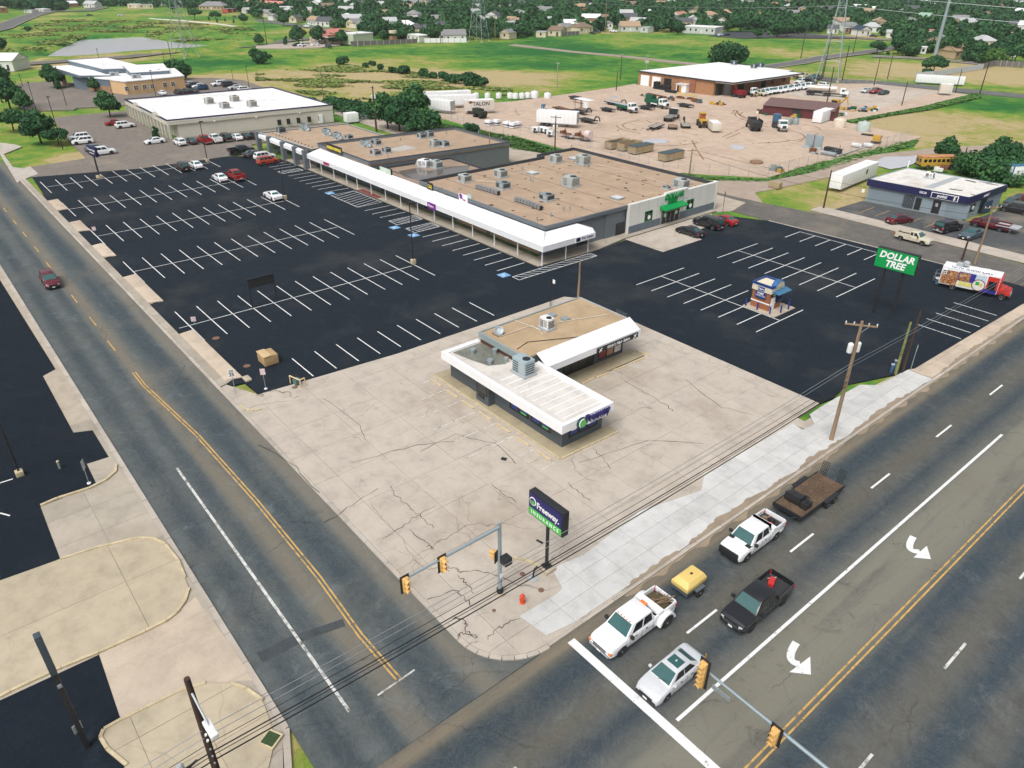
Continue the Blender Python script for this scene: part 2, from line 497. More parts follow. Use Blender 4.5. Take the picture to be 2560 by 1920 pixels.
# ---- terrain with a grass cover; the basin of the pond is dug into it
POND=[(-434.22,72.70),(-476.43,89.00),(-513.40,105.11),(-550.62,119.35),(-559.35,128.80),(-550.58,136.07),(-510.62,139.05),(-476.55,141.65),(-454.32,146.35),(-443.11,152.47),(-433.75,134.58),(-435.01,114.27),(-431.35,97.01),(-427.84,83.31)]
def terrain():
 x0,x1,y0,y1,d=-1700,90,-140,1700,5.0
 nx=int((x1 -x0)/d)+1; ny=int((y1 -y0)/d)+1
 X,Y=np.meshgrid(np.linspace(x0,x1,nx),np.linspace(y0,y1,ny),indexing='ij')
 Z=np.full_like(X,-0.22)
 far=np.clip((np.hypot(X,Y)-170)/120,0,1)
 Z += far*(0.12*np.sin(X/17)*np.cos(Y/23)-0.25)
 for i in range(nx):
  for j in range(ny):
   x,y=X[i,j],Y[i,j]
   if -520 < x < -270 and 60 < y < 240:
    dd=pdist(x,y,POND)
    if pip(x,y,POND):Z[i,j]=-2.6
    elif dd < 34:Z[i,j]=min(Z[i,j],-2.6+2.5*min(1,dd/9))+1.7*max(0,min(1,(dd -9)/25))*(1 if y > 120 or x < -400 else 0)
 vs=np.stack([X.ravel(),Y.ravel(),Z.ravel()],1)
 I=np.arange(nx*ny).reshape(nx,ny)
 fs=np.stack([I[:-1,:-1].ravel(),I[1:,:-1].ravel(),I[1:,1:].ravel(),I[:-1,1:].ravel()],1)
 me=bpy.data.meshes.new('ground')
 me.from_pydata(vs.tolist(),[],fs.tolist())
 for p in me.polygons:p.use_smooth=True
 # 'dry': how far the grass has turned straw-coloured or thinned to soil (0 lush green .. 1 straw)
 blobs=[((-293.27,288.59),60,40,-.25),((-166.73,340.68),75,26,0.55),((-92.93,238.57),42,16,.45),((-76.96,218.74),34,12,.4),((-118.29,347.88),40,18,.4),((-277.95,119.00),45,22,.4),((-305.73,162.77),40,16,.35),((-238.87,159.00),40,12,.3),((-311.30,183.15),40,14,.55),((-248.80,176.39),70,14,.5),((-284.56,189.87),70,40,.2),((-189.98,32.68),14,5,.6),((-389.61,55.40),60,14,.6),((-307.38,112.63),22,8,.5),
   ((-325.39,151.01),60,16,-.5),((-319.83,245.00),60,22,-.45),((-253.73,229.33),60,14,-.5),((-201.05,216.63),40,9,-.3),((-137.63,125.02),30,9,-.5),((-92.81,270.77),60,8,-.5),((-449.81,85.94),30,10,-.4),((-354.05,100.92),50,14,-.3),((-201.56,324.01),60,14,-.4),((-540.38,99.12),90,30,-.1),((-64.71,135.19),18,8,.3)]
 D=np.zeros_like(X)
 for (bx,by),ra,rb,val in blobs:
  # blobs are stretched along the sight line, as mown strips and ditches run that way
  an=math.atan2(by,bx); u=(X -bx)*math.cos(an)+(Y -by)*math.sin(an); w_=-(X -bx)*math.sin(an)+(Y -by)*math.cos(an)
  D += val*np.exp(-((w_/ra)** 2+(u/(rb*1.6))** 2))
 at=me.attributes.new('dry','FLOAT','POINT'); at.data.foreach_set('value',D.ravel().astype(np.float32))
 m,nt,b=newmat('grass_cover')
 v=wpos(nt)
 a=N(nt,'ShaderNodeAttribute',attribute_name='dry')
 big=noise(nt,v,0.018,8.0,0.66,0.3); mid=noise(nt,v,0.16,8.0,0.72,0.4); fine=noise(nt,v,1.3,6.0,0.75)
 f=mul(nt,mul(nt,rng(nt,big,0.3,0.7),a.outputs['Fac'],'ADD'),rng(nt,mid,0.25,0.75,-0.45,0.45),'ADD')
 c=ramp(nt,f,[(0.0,(0.02,0.12,0.025)),(0.35,(0.08,0.21,0.03)),(0.6,(0.18,0.26,0.04)),(0.82,(0.3,0.28,0.09)),(1.0,(0.4,0.32,0.17))]).outputs[0]
 c=mixc(nt,rng(nt,fine,0.52,0.74,0,0.5),c,(0.03,0.075,0.02))
 c=mixc(nt,rng(nt,mid,0.66,0.78,0,0.5),c,(0.025,0.06,0.02))
 nt.links.new(c,b.inputs['Base Color']); b.inputs['Roughness'].default_value=0.95
 b.inputs['Specular IOR Level'].default_value=0.15
 bp=N(nt,'ShaderNodeBump',Strength=0.9,Distance=0.5)
 nt.links.new(mid,bp.inputs['Height']); nt.links.new(bp.outputs[0],b.inputs['Normal'])
 me.materials.append(m)
 return tag(inst('ground',me),kind='structure')
terrain()
m,nt,b=newmat('pond_water')
v=wpos(nt,(1,1,1))
b.inputs['Base Color'].default_value=(0.5,0.5,0.53,1); b.inputs['Roughness'].default_value=0.16  # pale base colour stands in for sky reflected on the water
bp=N(nt,'ShaderNodeBump',Strength=0.35,Distance=0.2); nt.links.new(noise(nt,v,0.8,4.0),bp.inputs['Height']); nt.links.new(bp.outputs[0],b.inputs['Normal'])
WATER=m
def grow(poly,k):
 cx=sum(p[0]for p in poly)/len(poly); cy=sum(p[1]for p in poly)/len(poly)
 return [(cx+(x -cx)*k,cy+(y -cy)*k)for x,y in poly]
tag(MB().prism(grow(POND,1.02),-1.75,-1.6).build('pond',WATER),kind='structure')
def sheet(name,poly,z,m,t=0.3):
 return tag(MB().prism(poly,z -t,z).build(name,m),kind='structure')
# ---- roads
sheet('main_road',[(-23.7,-120),(60,-120),(60,420),(-23.7,420)],-0.12,ROADB)
corner=arc(-27.9,22.9,4.3,-90,0,10)     # rounded corner between the two roads
left_road=[(-420,7.4),(-23.7,7.4),(-23.7,22.9)]+list(reversed(corner))+[(-420,18.6)]
sheet('left_road',[(-420,7.4),(-23.698,7.4),(-23.698,22.9)]+corner[::-1][1:]+[(-420,18.6)],-0.118,ROADA)
sheet('side_road',[(-23.698,114.6),(-23.698,123.6),(-60,124.0),(-74,121.5),(-90,119.5),(-90,112.5),(-67,112.9),(-50,114.0),(-38,114.5)],-0.116,ROADC)
def dash(parent,x0,x1,y0,y1,z,m,name='lane_line'):
 return MB().box(x0,x1,y0,y1,z -0.004,z).build(name,m,parent)
MR=bpy.data.objects['main_road']; LR=bpy.data.objects['left_road']
ZR=-0.108
y=33.3
for k in range(-1,12):
 yy=33.3 -0.0+12.19*k
 if k >= 0:dash(MR,-18.85,-18.68,yy -2.6+0,yy+0.6,ZR,WLINE,'lane_dash')
for k in range(0,12):
 yy=42.0+12.19*(k -1)+0.6
 dash(MR,-6.75,-6.58,yy -1.6,yy+1.5,ZR,WLINE2,'lane_dash')
dash(MR,-15.12,-14.9,25.1,72.5,ZR,WLINE,'turn_lane_line')
dash(MR,-10.78,-10.66,25.5,150,ZR,YLINE,'centre_line'); dash(MR,-10.42,-10.3,25.5,150,ZR,YLINE,'centre_line')
MB().box(-23.2,-10.9,24.05,24.65,ZR -0.004,ZR).build('stop_bar',WLINE,MR)
dash(MR,-18.85,-18.72,12.5,16.0,ZR,WLINE2,'lane_dash'); dash(MR,-14.9,-14.8,16.5,19.5,ZR,WLINE2,'lane_dash')
def arrow(cx,cy):
 b_=MB(); z=ZR
 pts=[]
 n=8
 for i in range(n+1):
  a=R_(90+88*i/n)
  pts.append((1.55*math.cos(a),1.35*math.sin(a)))
 inner=[(1.12*math.cos(R_(90+88*i/n)),0.92*math.sin(R_(90+88*i/n)))for i in range(n+1)]
 # curved shaft
 for i in range(n):
  b_.quad((pts[i][0],pts[i][1],z),(pts[i+1][0],pts[i+1][1],z),(inner[i+1][0],inner[i+1][1],z),(inner[i][0],inner[i][1],z))
 o=b_.build('turn_arrow',WLINE2,MR,(cx,cy,0),0)
 return o
def turn_arrow(q):
 """left-turn arrow: q = shaft start, bend, tip, head corners"""
 s,bnd,tip,h1,h2=q
 b_=MB(); z=ZR
 def bez(t):return ((1 -t)** 2*s[0]+2*t*(1 -t)*bnd[0]+t*t*mid[0],(1 -t)** 2*s[1]+2*t*(1 -t)*bnd[1]+t*t*mid[1])
 mid=((h1[0]+h2[0])/2,(h1[1]+h2[1])/2)
 P=[bez(i/8)for i in range(9)]
 Lf,Rt=[],[]
 for i in range(9):
  a=P[max(0,i -1)]; c=P[min(8,i+1)]
  d=Vector((c[0]-a[0],c[1]-a[1])).normalized(); nn=Vector((-d.y,d.x))*0.24
  Lf.append((P[i][0]+nn.x,P[i][1]+nn.y)); Rt.append((P[i][0]-nn.x,P[i][1]-nn.y))
 for i in range(8):
  b_.quad((*Lf[i],z),(*Rt[i],z),(*Rt[i+1],z),(*Lf[i+1],z))
 b_.quad((*h1,z+0.001),(*tip,z+0.001),(*h2,z+0.001))
 me=b_.build('turn_arrow',WLINE,MR)
turn_arrow(((-13.73,35.60),(-13.42,33.59),(-11.76,34.07),(-12.54,35.29),(-12.72,33.20)))
turn_arrow(((-13.66,51.77),(-13.34,49.42),(-11.66,50.29),(-12.52,51.52),(-12.58,49.46)))
# left road: yellow centre, white turn line
for a,b_ in (((-27.70,14.06),(-32.34,13.94)),((-32.34,13.94),(-38.89,14.25)),((-38.89,14.25),(-50.06,14.28)),((-50.06,14.28),(-62.92,13.94)),((-62.92,13.94),(-75.82,12.92)),((-75.82,12.92),(-79.34,12.93))):
 for off in (-0.14,0.14):
  MB().obox((a[0],a[1]+off),(b_[0],b_[1]+off),0.12,ZR -0.004,ZR).build('centre_line',YLINE,LR)
for cx in [(-87.65,12.79),(-96.14,12.84),(-105.22,12.75),(-121.07,12.78),(-129.65,12.85),(-138.94,12.81),(-147.36,12.79),(-156.27,12.76)]:
 MB().box(cx[0]-1.6,cx[0]+1.6,cx[1]-0.07,cx[1]+0.07,ZR -0.004,ZR).build('centre_dash',YLINE,LR)
MB().obox((-58.8,10.75),(-27.7,10.6),0.2,ZR -0.004,ZR).build('turn_lane_line',WLINE2,LR)
MB().obox((-27.62,12.46),(-27.76,15.20),0.12,ZR -0.004,ZR).build('worn_stop_line',WLINE2,LR)
MB().obox((-34.76,8.08),(-34.68,10.80),0.9,ZR -0.004,ZR -0.001).build('asphalt_patch',asphalt('patch_asphalt',(0.05,0.06,0.065),(0.09,0.085,0.08),crack=0.3),LR)
MB().obox((-34.68,10.80),(-33.98,13.64),0.7,ZR -0.004,ZR -0.001).build('asphalt_patch',bpy.data.materials['patch_asphalt'],LR)
# ---- kerbs along the roads (gutter pans of separate stones)
KERB=concrete('kerb_concrete',(0.43,0.385,0.33),stain=0.35,crack=0.2,slabvar=0.1)
kr=root('kerb','pale concrete kerb and gutter stones edging the roads round the corner','kerb'); kr['kind']='structure'
del kr['category']; del kr['label']
kerb('kerb_stone',[(-178,18.75),(-27.9,18.75)],0.34,-0.4,-0.02,KERB,kr,3.0)
cc=[(x*1.0,y)for x,y in arc(-27.9,22.9,4.15,-90,0,8)]
kerb('kerb_stone',cc,0.34,-0.4,-0.02,KERB,kr,2.0)
kerb('kerb_stone',[(-23.87,22.9),(-23.87,114.4)],0.34,-0.4,-0.02,KERB,kr,3.0)
kerb('kerb_stone',[(-178,7.2),(-29,7.2),(-26.5,6.2),(-25.2,3.5),(-24.5,-30)],0.4,-0.4,-0.02,KERB,kr,3.0)
kerb('kerb_stone',[(-38.4,114.35),(-50,113.85),(-67,112.75)],0.3,-0.4,-0.02,KERB,kr,3.0)
# ---- the big car park: sealed dark asphalt
LOT=[(-178.5,21),(-166,20.3),(-157.5,19.6),(-157,21.0),(-150,21.2),(-149,19.8),(-140.5,19.5),(-140,21.2),(-135.5,21.4),(-134,19.3),(-127,19.4),(-125.5,21.2),(-119.5,21.3),(-118.5,19.4),(-110,19.4),(-108.5,21.3),(-97.5,21.4),(-96.5,19.4),(-86.5,19.4),(-85.2,21.5),(-71.2,21.3),(-70.3,19.6),
 (-69.8,19.4),(-69.5,21.2),(-66.3,21.4),(-65,37),(-65,62.8),(-63.2,64.2),(-28.9,64.2),(-28.6,66.3),(-29.2,69.9),(-26.1,78.4),(-25.5,107.5),(-23.9,108.5),(-23.9,113.9),(-38,114.2),(-50,113.6),(-67,112.5),(-74.4,108.7),(-75.4,104),(-75.4,86.2),(-74.9,79.5),(-75.2,67.2),(-160.4,67.2),(-166,66.4),(-171.5,59.0),(-172.3,40),(-175.6,30)]
LOTO=sheet('car_park',LOT,0.004,ASPH_DARK,0.35)
sheet('salon_apron',[(-64.9,60),(-28.0,60),(-28.0,64.1),(-26.5,79),(-24.1,79),(-24.1,24.5),(-29,24.5),(-29,60)],-0.005,CONC)
def line(p0,p1,wd=0.11,m=None,name='parking_line',par=None,z=0.008):
 return MB().obox(p0,p1,wd,z -0.002,z).build(name,m or WLINE,par or LOTO)
tick_me=MB().box(-5.2,5.2,-0.06,0.06,0.005,0.008).mesh('parking_line',WLINE)
for k in range(13):
 y=21.5+2.7*k
 for x in (-168.2,-149.2,-130.2,-110.2,-87.2):
  if x == -168.2 and k > 12:continue
  inst('parking_line',tick_me,LOTO,(x,y,0))
for x,ya,yb in ((-168.2,21.5,53.4),(-149.2,21.5,53.4),(-130.2,21.5,53.4),(-110.2,21.5,53.6),(-87.2,20.3,53.4)):
 line((x,ya),(x,yb))
bay_me=MB().box(-0.06,0.06,-2.6,2.6,0.005,0.008).mesh('parking_line',WLINE)
for x in (-158.5,-156.2,-153.8,-146.7,-144.0,-141.4,-138.7,-136.0,-133.4,-130.7,-115.5,-112.9,-110.3,-97.0,-94.3,-91.6,-88.8,-86.1,-83.4,-80.7,-77.9):
 inst('parking_line',bay_me,LOTO,(x,64.4,0))
def hatch(x0,x1,y0,y1,n,name='hatch_line',slope=0.9,wd=0.11):
 for a,b_ in (((x0,y0),(x1,y0)),((x0,y1),(x1,y1)),((x0,y0),(x0,y1)),((x1,y0),(x1,y1))):
  line(a,b_,wd,name=name,z=0.0085)
 along_y=(y1 -y0)>= (x1 -x0)
 for i in range(n):
  t0=(i+0.3)/n
  if along_y:a=(x0,y0+(y1 -y0)*t0); b_=(x1,min(y1,y0+(y1 -y0)*t0+slope))
  else:a=(x0+(x1 -x0)*t0,y0); b_=(min(x1,x0+(x1 -x0)*t0+slope),y1)
  line(a,b_,wd,name=name,z=0.0085)
hatch(-151.4,-149.2,61.7,66.3,6,slope=0.5)
hatch(-107.7,-104.9,62.0,67.1,7); hatch(-102.4,-99.7,62.0,67.1,7)
hatch(-74.7,-73.2,62.0,77.3,14,slope=1.3)
for i,(a,b_)in enumerate((((-128.1,61.8),(-128.2,66.8)),((-128.1,61.8),(-118.2,61.9)),((-118.2,61.9),(-118.2,66.9)),((-128.2,66.8),(-118.2,66.9)))):line(a,b_,name='hatch_line')
for i in range(8):line((-128.1+i*1.25,66.8),(min(-118.3,-126.9+i*1.25),61.9),name='hatch_line',z=0.0085)
for (x,y)in ((-129.6,62.4),(-104.0,60.9),(-98.7,61.2),(-76.0,61.5)):
 MB().box(x -0.75,x+0.75,y -0.75,y+0.75,0.004,0.0075).build('accessible_symbol',BLUEP,LOTO)
 s_=MB().box(x -0.35,x -0.2,y -0.4,y+0.35,0.0075,0.009); s_.box(x -0.35,x+0.3,y -0.1,y+0.03,0.0075,0.009); s_.box(x+0.15,x+0.4,y -0.4,y -0.28,0.0075,0.009); s_.build('accessible_mark',WLINE,LOTO)
short_me=MB().box(-2.6,2.6,-0.06,0.06,0.005,0.008).mesh('parking_line',WLINE)
for k in range(10):inst('parking_line',short_me,LOTO,(-68.75,27.4+2.73*k,0))
for k in range(8):
 inst('parking_line',bay_me,LOTO,(-61.7+2.73*k,78.4,0)).scale=(1,1.96,1)
 inst('parking_line',bay_me,LOTO,(-61.2+2.73*k,95.8,0)).scale=(1,1.98,1)
line((-61.7,78.4),(-42.6,78.4)); line((-61.2,95.8),(-42.1,95.8))
for k in range(8):inst('parking_line',bay_me,LOTO,(-60.2+2.66*k,109.2,0)).scale=(1,0.84,1)
line((-60.2,111.4),(-41.6,111.6))
for k in range(5):inst('parking_line',short_me,LOTO,(-28.8,90.5+2.6*k,0))
# manhole covers
MAN=mat('rusty_iron',(0.2,0.11,0.075),0.8,0.2,0.3,4)
for q,r in (((-81.72,22.73),.42),((-72.82,22.82),.38),((-27.68,25.72),.22),((-29.73,25.72),.2),((-28.32,21.99),.14),((-65.17,24.84),.3)):
 tag(MB().lathe([(r,0.0),(r,0.022),(r*0.85,0.026),(r*0.8,0.02)],q[0],q[1],16).build('manhole_cover',MAN),'round rusty iron cover set flush in the paving','manhole cover','iron access covers')
# ---- concrete lot round the corner building: separate slabs
GS=[(-66.2,21.3),(-70.2,19.55),(-70.0,18.93),(-28.1,18.93)]+arc(-27.9,22.9,3.97,-90,0,8)+[(-23.93,30),(-28.0,30),(-28.9,64.14),(-63.2,64.14),(-64.94,62.8),(-64.94,37),(-66.2,21.4)]
slabs('concrete_forecourt',GS,4.6,4.6,0.0,CONC,BED,gap=0.025,ox=-39.6,oy=25.6)
# newer, paler pavement along the main road
NW=[(-26.82,22.98),(-26.69,26.27),(-26.84,26.96),(-28.83,27.77),(-28.3,30.5),(-29.05,37.57),(-27.59,43.50),(-28.71,45.41),(-28.72,49.96),(-28.46,58.73),(-27.28,58.38),(-27.19,60.28),(-28.36,61.43),(-28.44,63.82),(-28.22,70.80),(-26.79,72.42),(-26.58,78.04),(-23.89,77.93),(-24.05,75),(-24.05,46),(-24.05,25.6),(-24.46,23.29)]
NW=[(x,y)for x,y in NW]
slabs('pavement',NW,1.55,3.0,0.032,CONC_NEW,BED,thick=0.03,gap=0.02,ox=-24.05,oy=25.6,jz=0.004)
TAN=[(-26.54,78.10),(-26.2,78.8),(-25.5,107.4),(-24.05,108.4),(-24.05,78.2)]
slabs('tan_pavement',TAN,1.5,3.0,0.04,CONC_PINK,BED,thick=0.03,gap=0.02,ox=-24.05,oy=25.6,jz=0.004)
# strip of pavement and bump-outs along the left road
slabs('roadside_walk',[(-178,18.93),(-70.2,18.93),(-70.4,19.6),(-71.2,21.0),(-71.4,19.75),(-85.6,19.75),(-178,19.75)],3.0,2.0,0.012,CONC_GREY,BED,thick=0.03,gap=0.02,jz=0.004)
for k,(xa,xb)in enumerate(((-157.2,-149.6),(-140.6,-134.6),(-125.7,-119.2),(-108.7,-97.3),(-85.4,-71.2))):
 p=[(xa,19.76),(xb,19.76),(xb+(0.6 if k else 0.2),21.45),(xa -0.2,21.45)]
 tag(MB().prism(p,-0.2,0.11).build('concrete_island',CONC_PINK,bevel=0.03),'raised tan concrete island between the left road and the car park','kerb island','raised concrete islands along the left road')
# yellow kerb remnants
for pts in (((-65.22,19.03),(-64.27,19.14),(-63.41,19.68),(-63.23,20.42)),((-31.47,26.17),(-30.81,26.68),(-30.05,27.04),(-29.37,27.12)),((-57.81,37.64),(-47.82,37.44),(-43.35,37.48))):
 e=root('yellow_kerb','faded yellow painted kerb %s' % ('at the corner of the forecourt by the speed limit sign' if pts[0][0]< -60 else 'curving beside the foot of the insurance pylon sign' if pts[0][1]< 30 else 'along the walk of the corner building'),'kerb')
 kerb('kerb_stone',list(pts),0.22,0.0,0.12,M['yellow_kerb'],e,2.4)
# ---- left-hand side across the road
WEST=[(-178,7.0),(-29,7.0),(-26.6,6.0),(-25.4,3.5),(-24.7,-30),(-178,-30)]
slabs('west_pavement',[(-72,7.0),(-29,7.0),(-26.7,6.0),(-25.4,3.5),(-24.7,-14),(-72,-14)],3.6,3.6,-0.01,CONC_GREY,BED,gap=0.02)
sheet('west_walk',[(-178,7.0),(-72,7.0),(-72,3),(-178,3)],-0.012,concrete('west_walk_concrete',(0.4,0.345,0.27),0.3,0.3))
WL=[(-178,5.6),(-118.50,6.35),(-85.22,6.56),(-84.36,5.18),(-70.41,5.10),(-69.71,6.58),(-64.15,6.59),(-64.25,4.82),(-60.50,4.72),(-60.25,0.46),(-52.61,0.33),(-52.87,-3.48),(-60,-14),(-178,-30)]
WLO=sheet('west_car_park',WL,0.006,asphalt('west_asphalt',(0.0055,0.010,0.0165),(0.02,0.024,0.028),crack=0.2,dustamt=0.3),0.3)
line((-65.93,-1.53),(-65.87,-0.58),0.13,par=WLO,z=0.01); line((-61.41,-2.20),(-60.54,-1.65),0.13,par=WLO,z=0.01); line((-64.5,-2.3),(-65.93,-1.53),0.13,par=WLO,z=0.01)
WL2=[(-41.57,-5.18),(-41.43,0.26),(-35.62,0.03),(-35.10,-1.19),(-33.94,-1.11),(-32.20,-0.49),(-29,-6),(-45,-14)]
sheet('southern_car_park',WL2,0.006,bpy.data.materials['west_asphalt'],0.3)
sheet('gravel_drive',[(-41.49,0.30),(-41.53,3.07),(-41.90,5.28),(-42.48,6.73),(-40.56,6.76),(-36.79,7.05),(-33.33,7.08),(-34.97,4.76),(-35.58,0.02)],0.002,dirtmat('crushed_stone',(0.5,0.42,0.33),(0.3,0.24,0.18),0.3),0.2)
TANC=concrete('island_concrete',(0.42,0.36,0.26),stain=0.15,crack=0.25,slabvar=0.06,rust=0.15)
ISL1=[(-52.81,-3.49),(-52.48,0.30),(-52.14,2.66),(-51.29,5.40),(-50.44,6.34),(-49.22,6.81),(-46.84,6.98),(-44.74,6.78),(-43.53,6.65),(-42.51,6.03),(-41.80,5.25),(-41.52,4.48),(-41.48,3.13),(-41.57,0.29),(-41.82,-1.82),(-41.86,-4.59),(-41.80,-5.14),(-56,-14),(-62,-14)]
i1=slabs('island_paving',ISL1,9.0,9.0,0.06,TANC,BED,thick=0.06,gap=0.03,ox=-47,oy=3.4)
ke=root('island_kerb','yellowed raised kerb around the bare concrete island across the road','kerb')
kerb('kerb_stone',ISL1[1:8],0.2,-0.02,0.14,M['yellow_kerb'],ke,3.0)
kerb('kerb_stone',ISL1[8:17],0.2,-0.02,0.15,M['yellow_kerb'],ke,3.0)
ISL2=[(-35.56,0.05),(-35.37,3.49),(-34.93,4.74),(-33.94,5.94),(-32.96,6.49),(-31.55,6.93),(-28.78,6.49),(-27.32,5.44),(-20,-6),(-30,-7),(-32.37,-0.50),(-34.09,-1.07),(-35.10,-1.19),(-35.52,-0.90)]
slabs('corner_paving',ISL2,3.2,3.2,0.06,TANC,BED,thick=0.06,gap=0.03,ox=-33.7,oy=0.5)
ke=root('corner_kerb','pale raised kerb around the paved corner with the dark utility pole','kerb')
kerb('kerb_stone',[ISL2[10],ISL2[11],ISL2[12],ISL2[13],ISL2[0],ISL2[1],ISL2[2]],0.2,-0.02,0.14,M['yellow_kerb'],ke,2.5)
kerb('kerb_stone',ISL2[3:6],0.2,-0.02,0.14,M['yellow_kerb'],ke,2.5)
ke=root('west_entry_kerb','yellow kerb curving between the dark lot and the driveway across the road','kerb')
kerb('kerb_stone',[(-60.34,0.48),(-60.51,1.78),(-60.30,4.09),(-60.66,5.53),(-61.38,6.45),(-62.43,6.77)],0.22,0.0,0.14,M['yellow_kerb'],ke,2.5)
# ---- concrete walk under the mall canopy, and the pad before the discount store
slabs('mall_walk',[(-160.4,67.25),(-75.3,67.25),(-74.95,79.4),(-75.9,85.9),(-75.9,110),(-78.5,110),(-78.5,69.8),(-160.4,69.8)],3.0,3.0,0.12,CONC_GREY,BED,thick=0.1,gap=0.02)
slabs('store_pad',[(-75.8,86.2),(-68.0,86.3),(-67.9,95.6),(-71.2,97.2),(-71.6,104),(-75.8,108.5)],4.0,4.7,0.03,CONC,BED,thick=0.03,gap=0.03)
sheet('red_ramp',[(-128.0,67.3),(-120.5,67.3),(-120.5,68.5),(-128.0,68.5)],0.135,mat('red_ramp_paint',(0.2,0.05,0.045),0.8),0.05)
# ---- yard behind, far roads
YARD=[(-188.74,124.31),(-197.16,139.42),(-189.94,157.26),(-190.14,173.73),(-190.50,204.30),(-192.30,217.11),(-190,216),(-190,262),(-147.55,274.81),(-138.52,286.26),(-115.43,288.42),(-102.44,286.36),(-106.64,208.54),(-93.45,205.43),(-82.90,204.33),(-82.28,191.92),(-83.46,172.50),(-84.47,151.82),(-84.06,138.17),(-97.98,127.01),(-111.58,125.76),(-128.83,123.72),(-150.45,124.59),(-148.23,122.76),(-165.70,122.62)]
sheet('dirt_yard',YARD,-0.06,DIRT,0.3)
sheet('yard_concrete',[(-165.88,261.27),(-153.82,257.52),(-136.29,264.18),(-136.55,284.98),(-113.99,286.01),(-112.97,263.44),(-110.06,240.57),(-122.67,236.67),(-126.87,238.52),(-149.63,236.82),(-150.38,223.91),(-155.37,215.67),(-156.5,217)],-0.035,PALE,0.2)
sheet('rear_alley',[(-205.44,103.35),(-192.17,102.75),(-163.69,101.22),(-127.26,105.41),(-115,109),(-76,110),(-74.5,113),(-76,119),(-92,119.5),(-112,121),(-136.01,114.78),(-164.78,116.24),(-178.69,108.95),(-204.21,111.00),(-212.40,107.02)],-0.045,GRAVEL,0.2)
sheet('dirt_track',[(-74,121.4),(-96,119.6),(-82.48,135.79),(-80.63,147.76),(-82.07,166.86),(-80.25,176.49),(-75.43,192.21),(-63.76,217.14),(-60.74,208.51),(-72.63,185.97),(-72.81,169.65),(-74.97,163.62),(-76.23,147.89),(-77.94,132.92),(-79.04,126.30)],-0.065,dirtmat('track_dirt',(0.36,0.29,0.23),(0.17,0.13,0.1),0.5),0.2)
sheet('office_lot',[(-188.50,22.62),(-189.78,33.81),(-215.79,35.08),(-248.95,38.54),(-248.53,50.76),(-247.36,58.35),(-238,56),(-199,55),(-193,98),(-186,98),(-180.5,68),(-172,66),(-172.3,40),(-175.6,30),(-178.6,20.9)],-0.03,LOTG,0.3)
sheet('clinic_lot',[(-277.65,34.76),(-265.80,35.18),(-259.35,46.43),(-262.16,47.67),(-258.15,60.97),(-240,58),(-237,98),(-232,106),(-274.77,108.83),(-289.04,109.84),(-302.32,103.09),(-305.30,94.20),(-286.93,63.34),(-326.06,57.93),(-328.54,52.37),(-330.01,43.42)],-0.035,LOTG,0.3)
for p,l in (([(-220.53,21.64),(-216.23,23.88),(-212.15,24.89),(-205.90,20.13),(-190.96,19.56),(-187.86,20.99),(-189.23,22.53),(-180.93,22.55),(-177.02,18.53),(-175.30,17.84),(-206.39,19.52)],'north_walk'),):
 sheet(l,p,-0.02,concrete('far_walk_concrete',(0.45,0.41,0.36),0.3,0.2),0.2)
def road(name,pts,wd,z,m,edge=None):
 L,Rr=[],[]
 for i,p in enumerate(pts):
  a=pts[max(0,i -1)]; c=pts[min(len(pts)-1,i+1)]
  d=Vector((c[0]-a[0],c[1]-a[1])).normalized(); n=Vector((-d.y,d.x))*wd/2
  L.append((p[0]+n.x,p[1]+n.y)); Rr.append((p[0]-n.x,p[1]-n.y))
 o=sheet(name,L+Rr[::-1],z,m,0.8)
 if edge:
  for S in (L,Rr):
   b_=MB()
   for p0,p1 in zip(S[:-1],S[1:]):b_.obox(p0,p1,0.5,z,z+0.13)
   b_.build('edge_kerb',edge,o)
 return o
FARASPH=asphalt('far_road_asphalt',(0.12,0.12,0.12),(0.2,0.18,0.15),crack=0,dustamt=0.4)
road('pond_road',[(-393.15,50.87),(-394.35,69.50),(-394.80,98.17),(-404.70,122.03),(-409.20,165.39),(-426.72,192.87),(-428.71,222.55),(-428.74,245.64)],8.5,0.02,FARASPH,KERB)
road('upper_left_road',[(-360,-40),(-614.00,80.60),(-678.54,99.59),(-750.37,123.43),(-797.40,144.13),(-793.17,173.18),(-839.88,196.37)],13,0.03,FARASPH,KERB)
road('field_road',[(-332.51,275.18),(-288.75,276.20),(-255.20,281.72),(-228.21,282.60),(-210.66,284.45),(-197.03,290.17)],5.5,-0.15,mat('field_track',(0.3,0.25,0.2),0.9,0,0.25,0.3))
road('curved_street',[(-191.26,299.46),(-191.74,322.32),(-196.11,353.81),(-195.09,384.01),(-196.24,409.49),(-197.42,447.59)],8,-0.1,FARASPH,KERB)
road('town_street',[(-275.79,426.62),(-267.66,463.88),(-243.89,462.00),(-223.62,463.84),(-206.93,468.07),(-192.70,467.61)],7,-0.1,FARASPH,KERB)
road('hedge_street',[(-184.55,375.07),(-166.71,383.82),(-151.46,384.66),(-137.66,383.31)],6,-0.1,FARASPH,KERB)
road('yard_street',[(-170.67,286.74),(-151.33,284.74),(-137.05,291.98),(-117.37,294.67),(-92.40,299.03),(-40,330)],9,-0.12,FARASPH)
road('north_street',[(-659.98,187.07),(-656.29,186.48),(-624.24,197.50),(-577.42,206.03),(-543.17,207.09)],3.2,-0.1,mat('white_path',(0.6,0.58,0.52),0.9))
road('gas_street',[(-596.49,244.19),(-535.50,243.57),(-471.85,245.45),(-428.74,245.64)],8,-0.12,FARASPH)
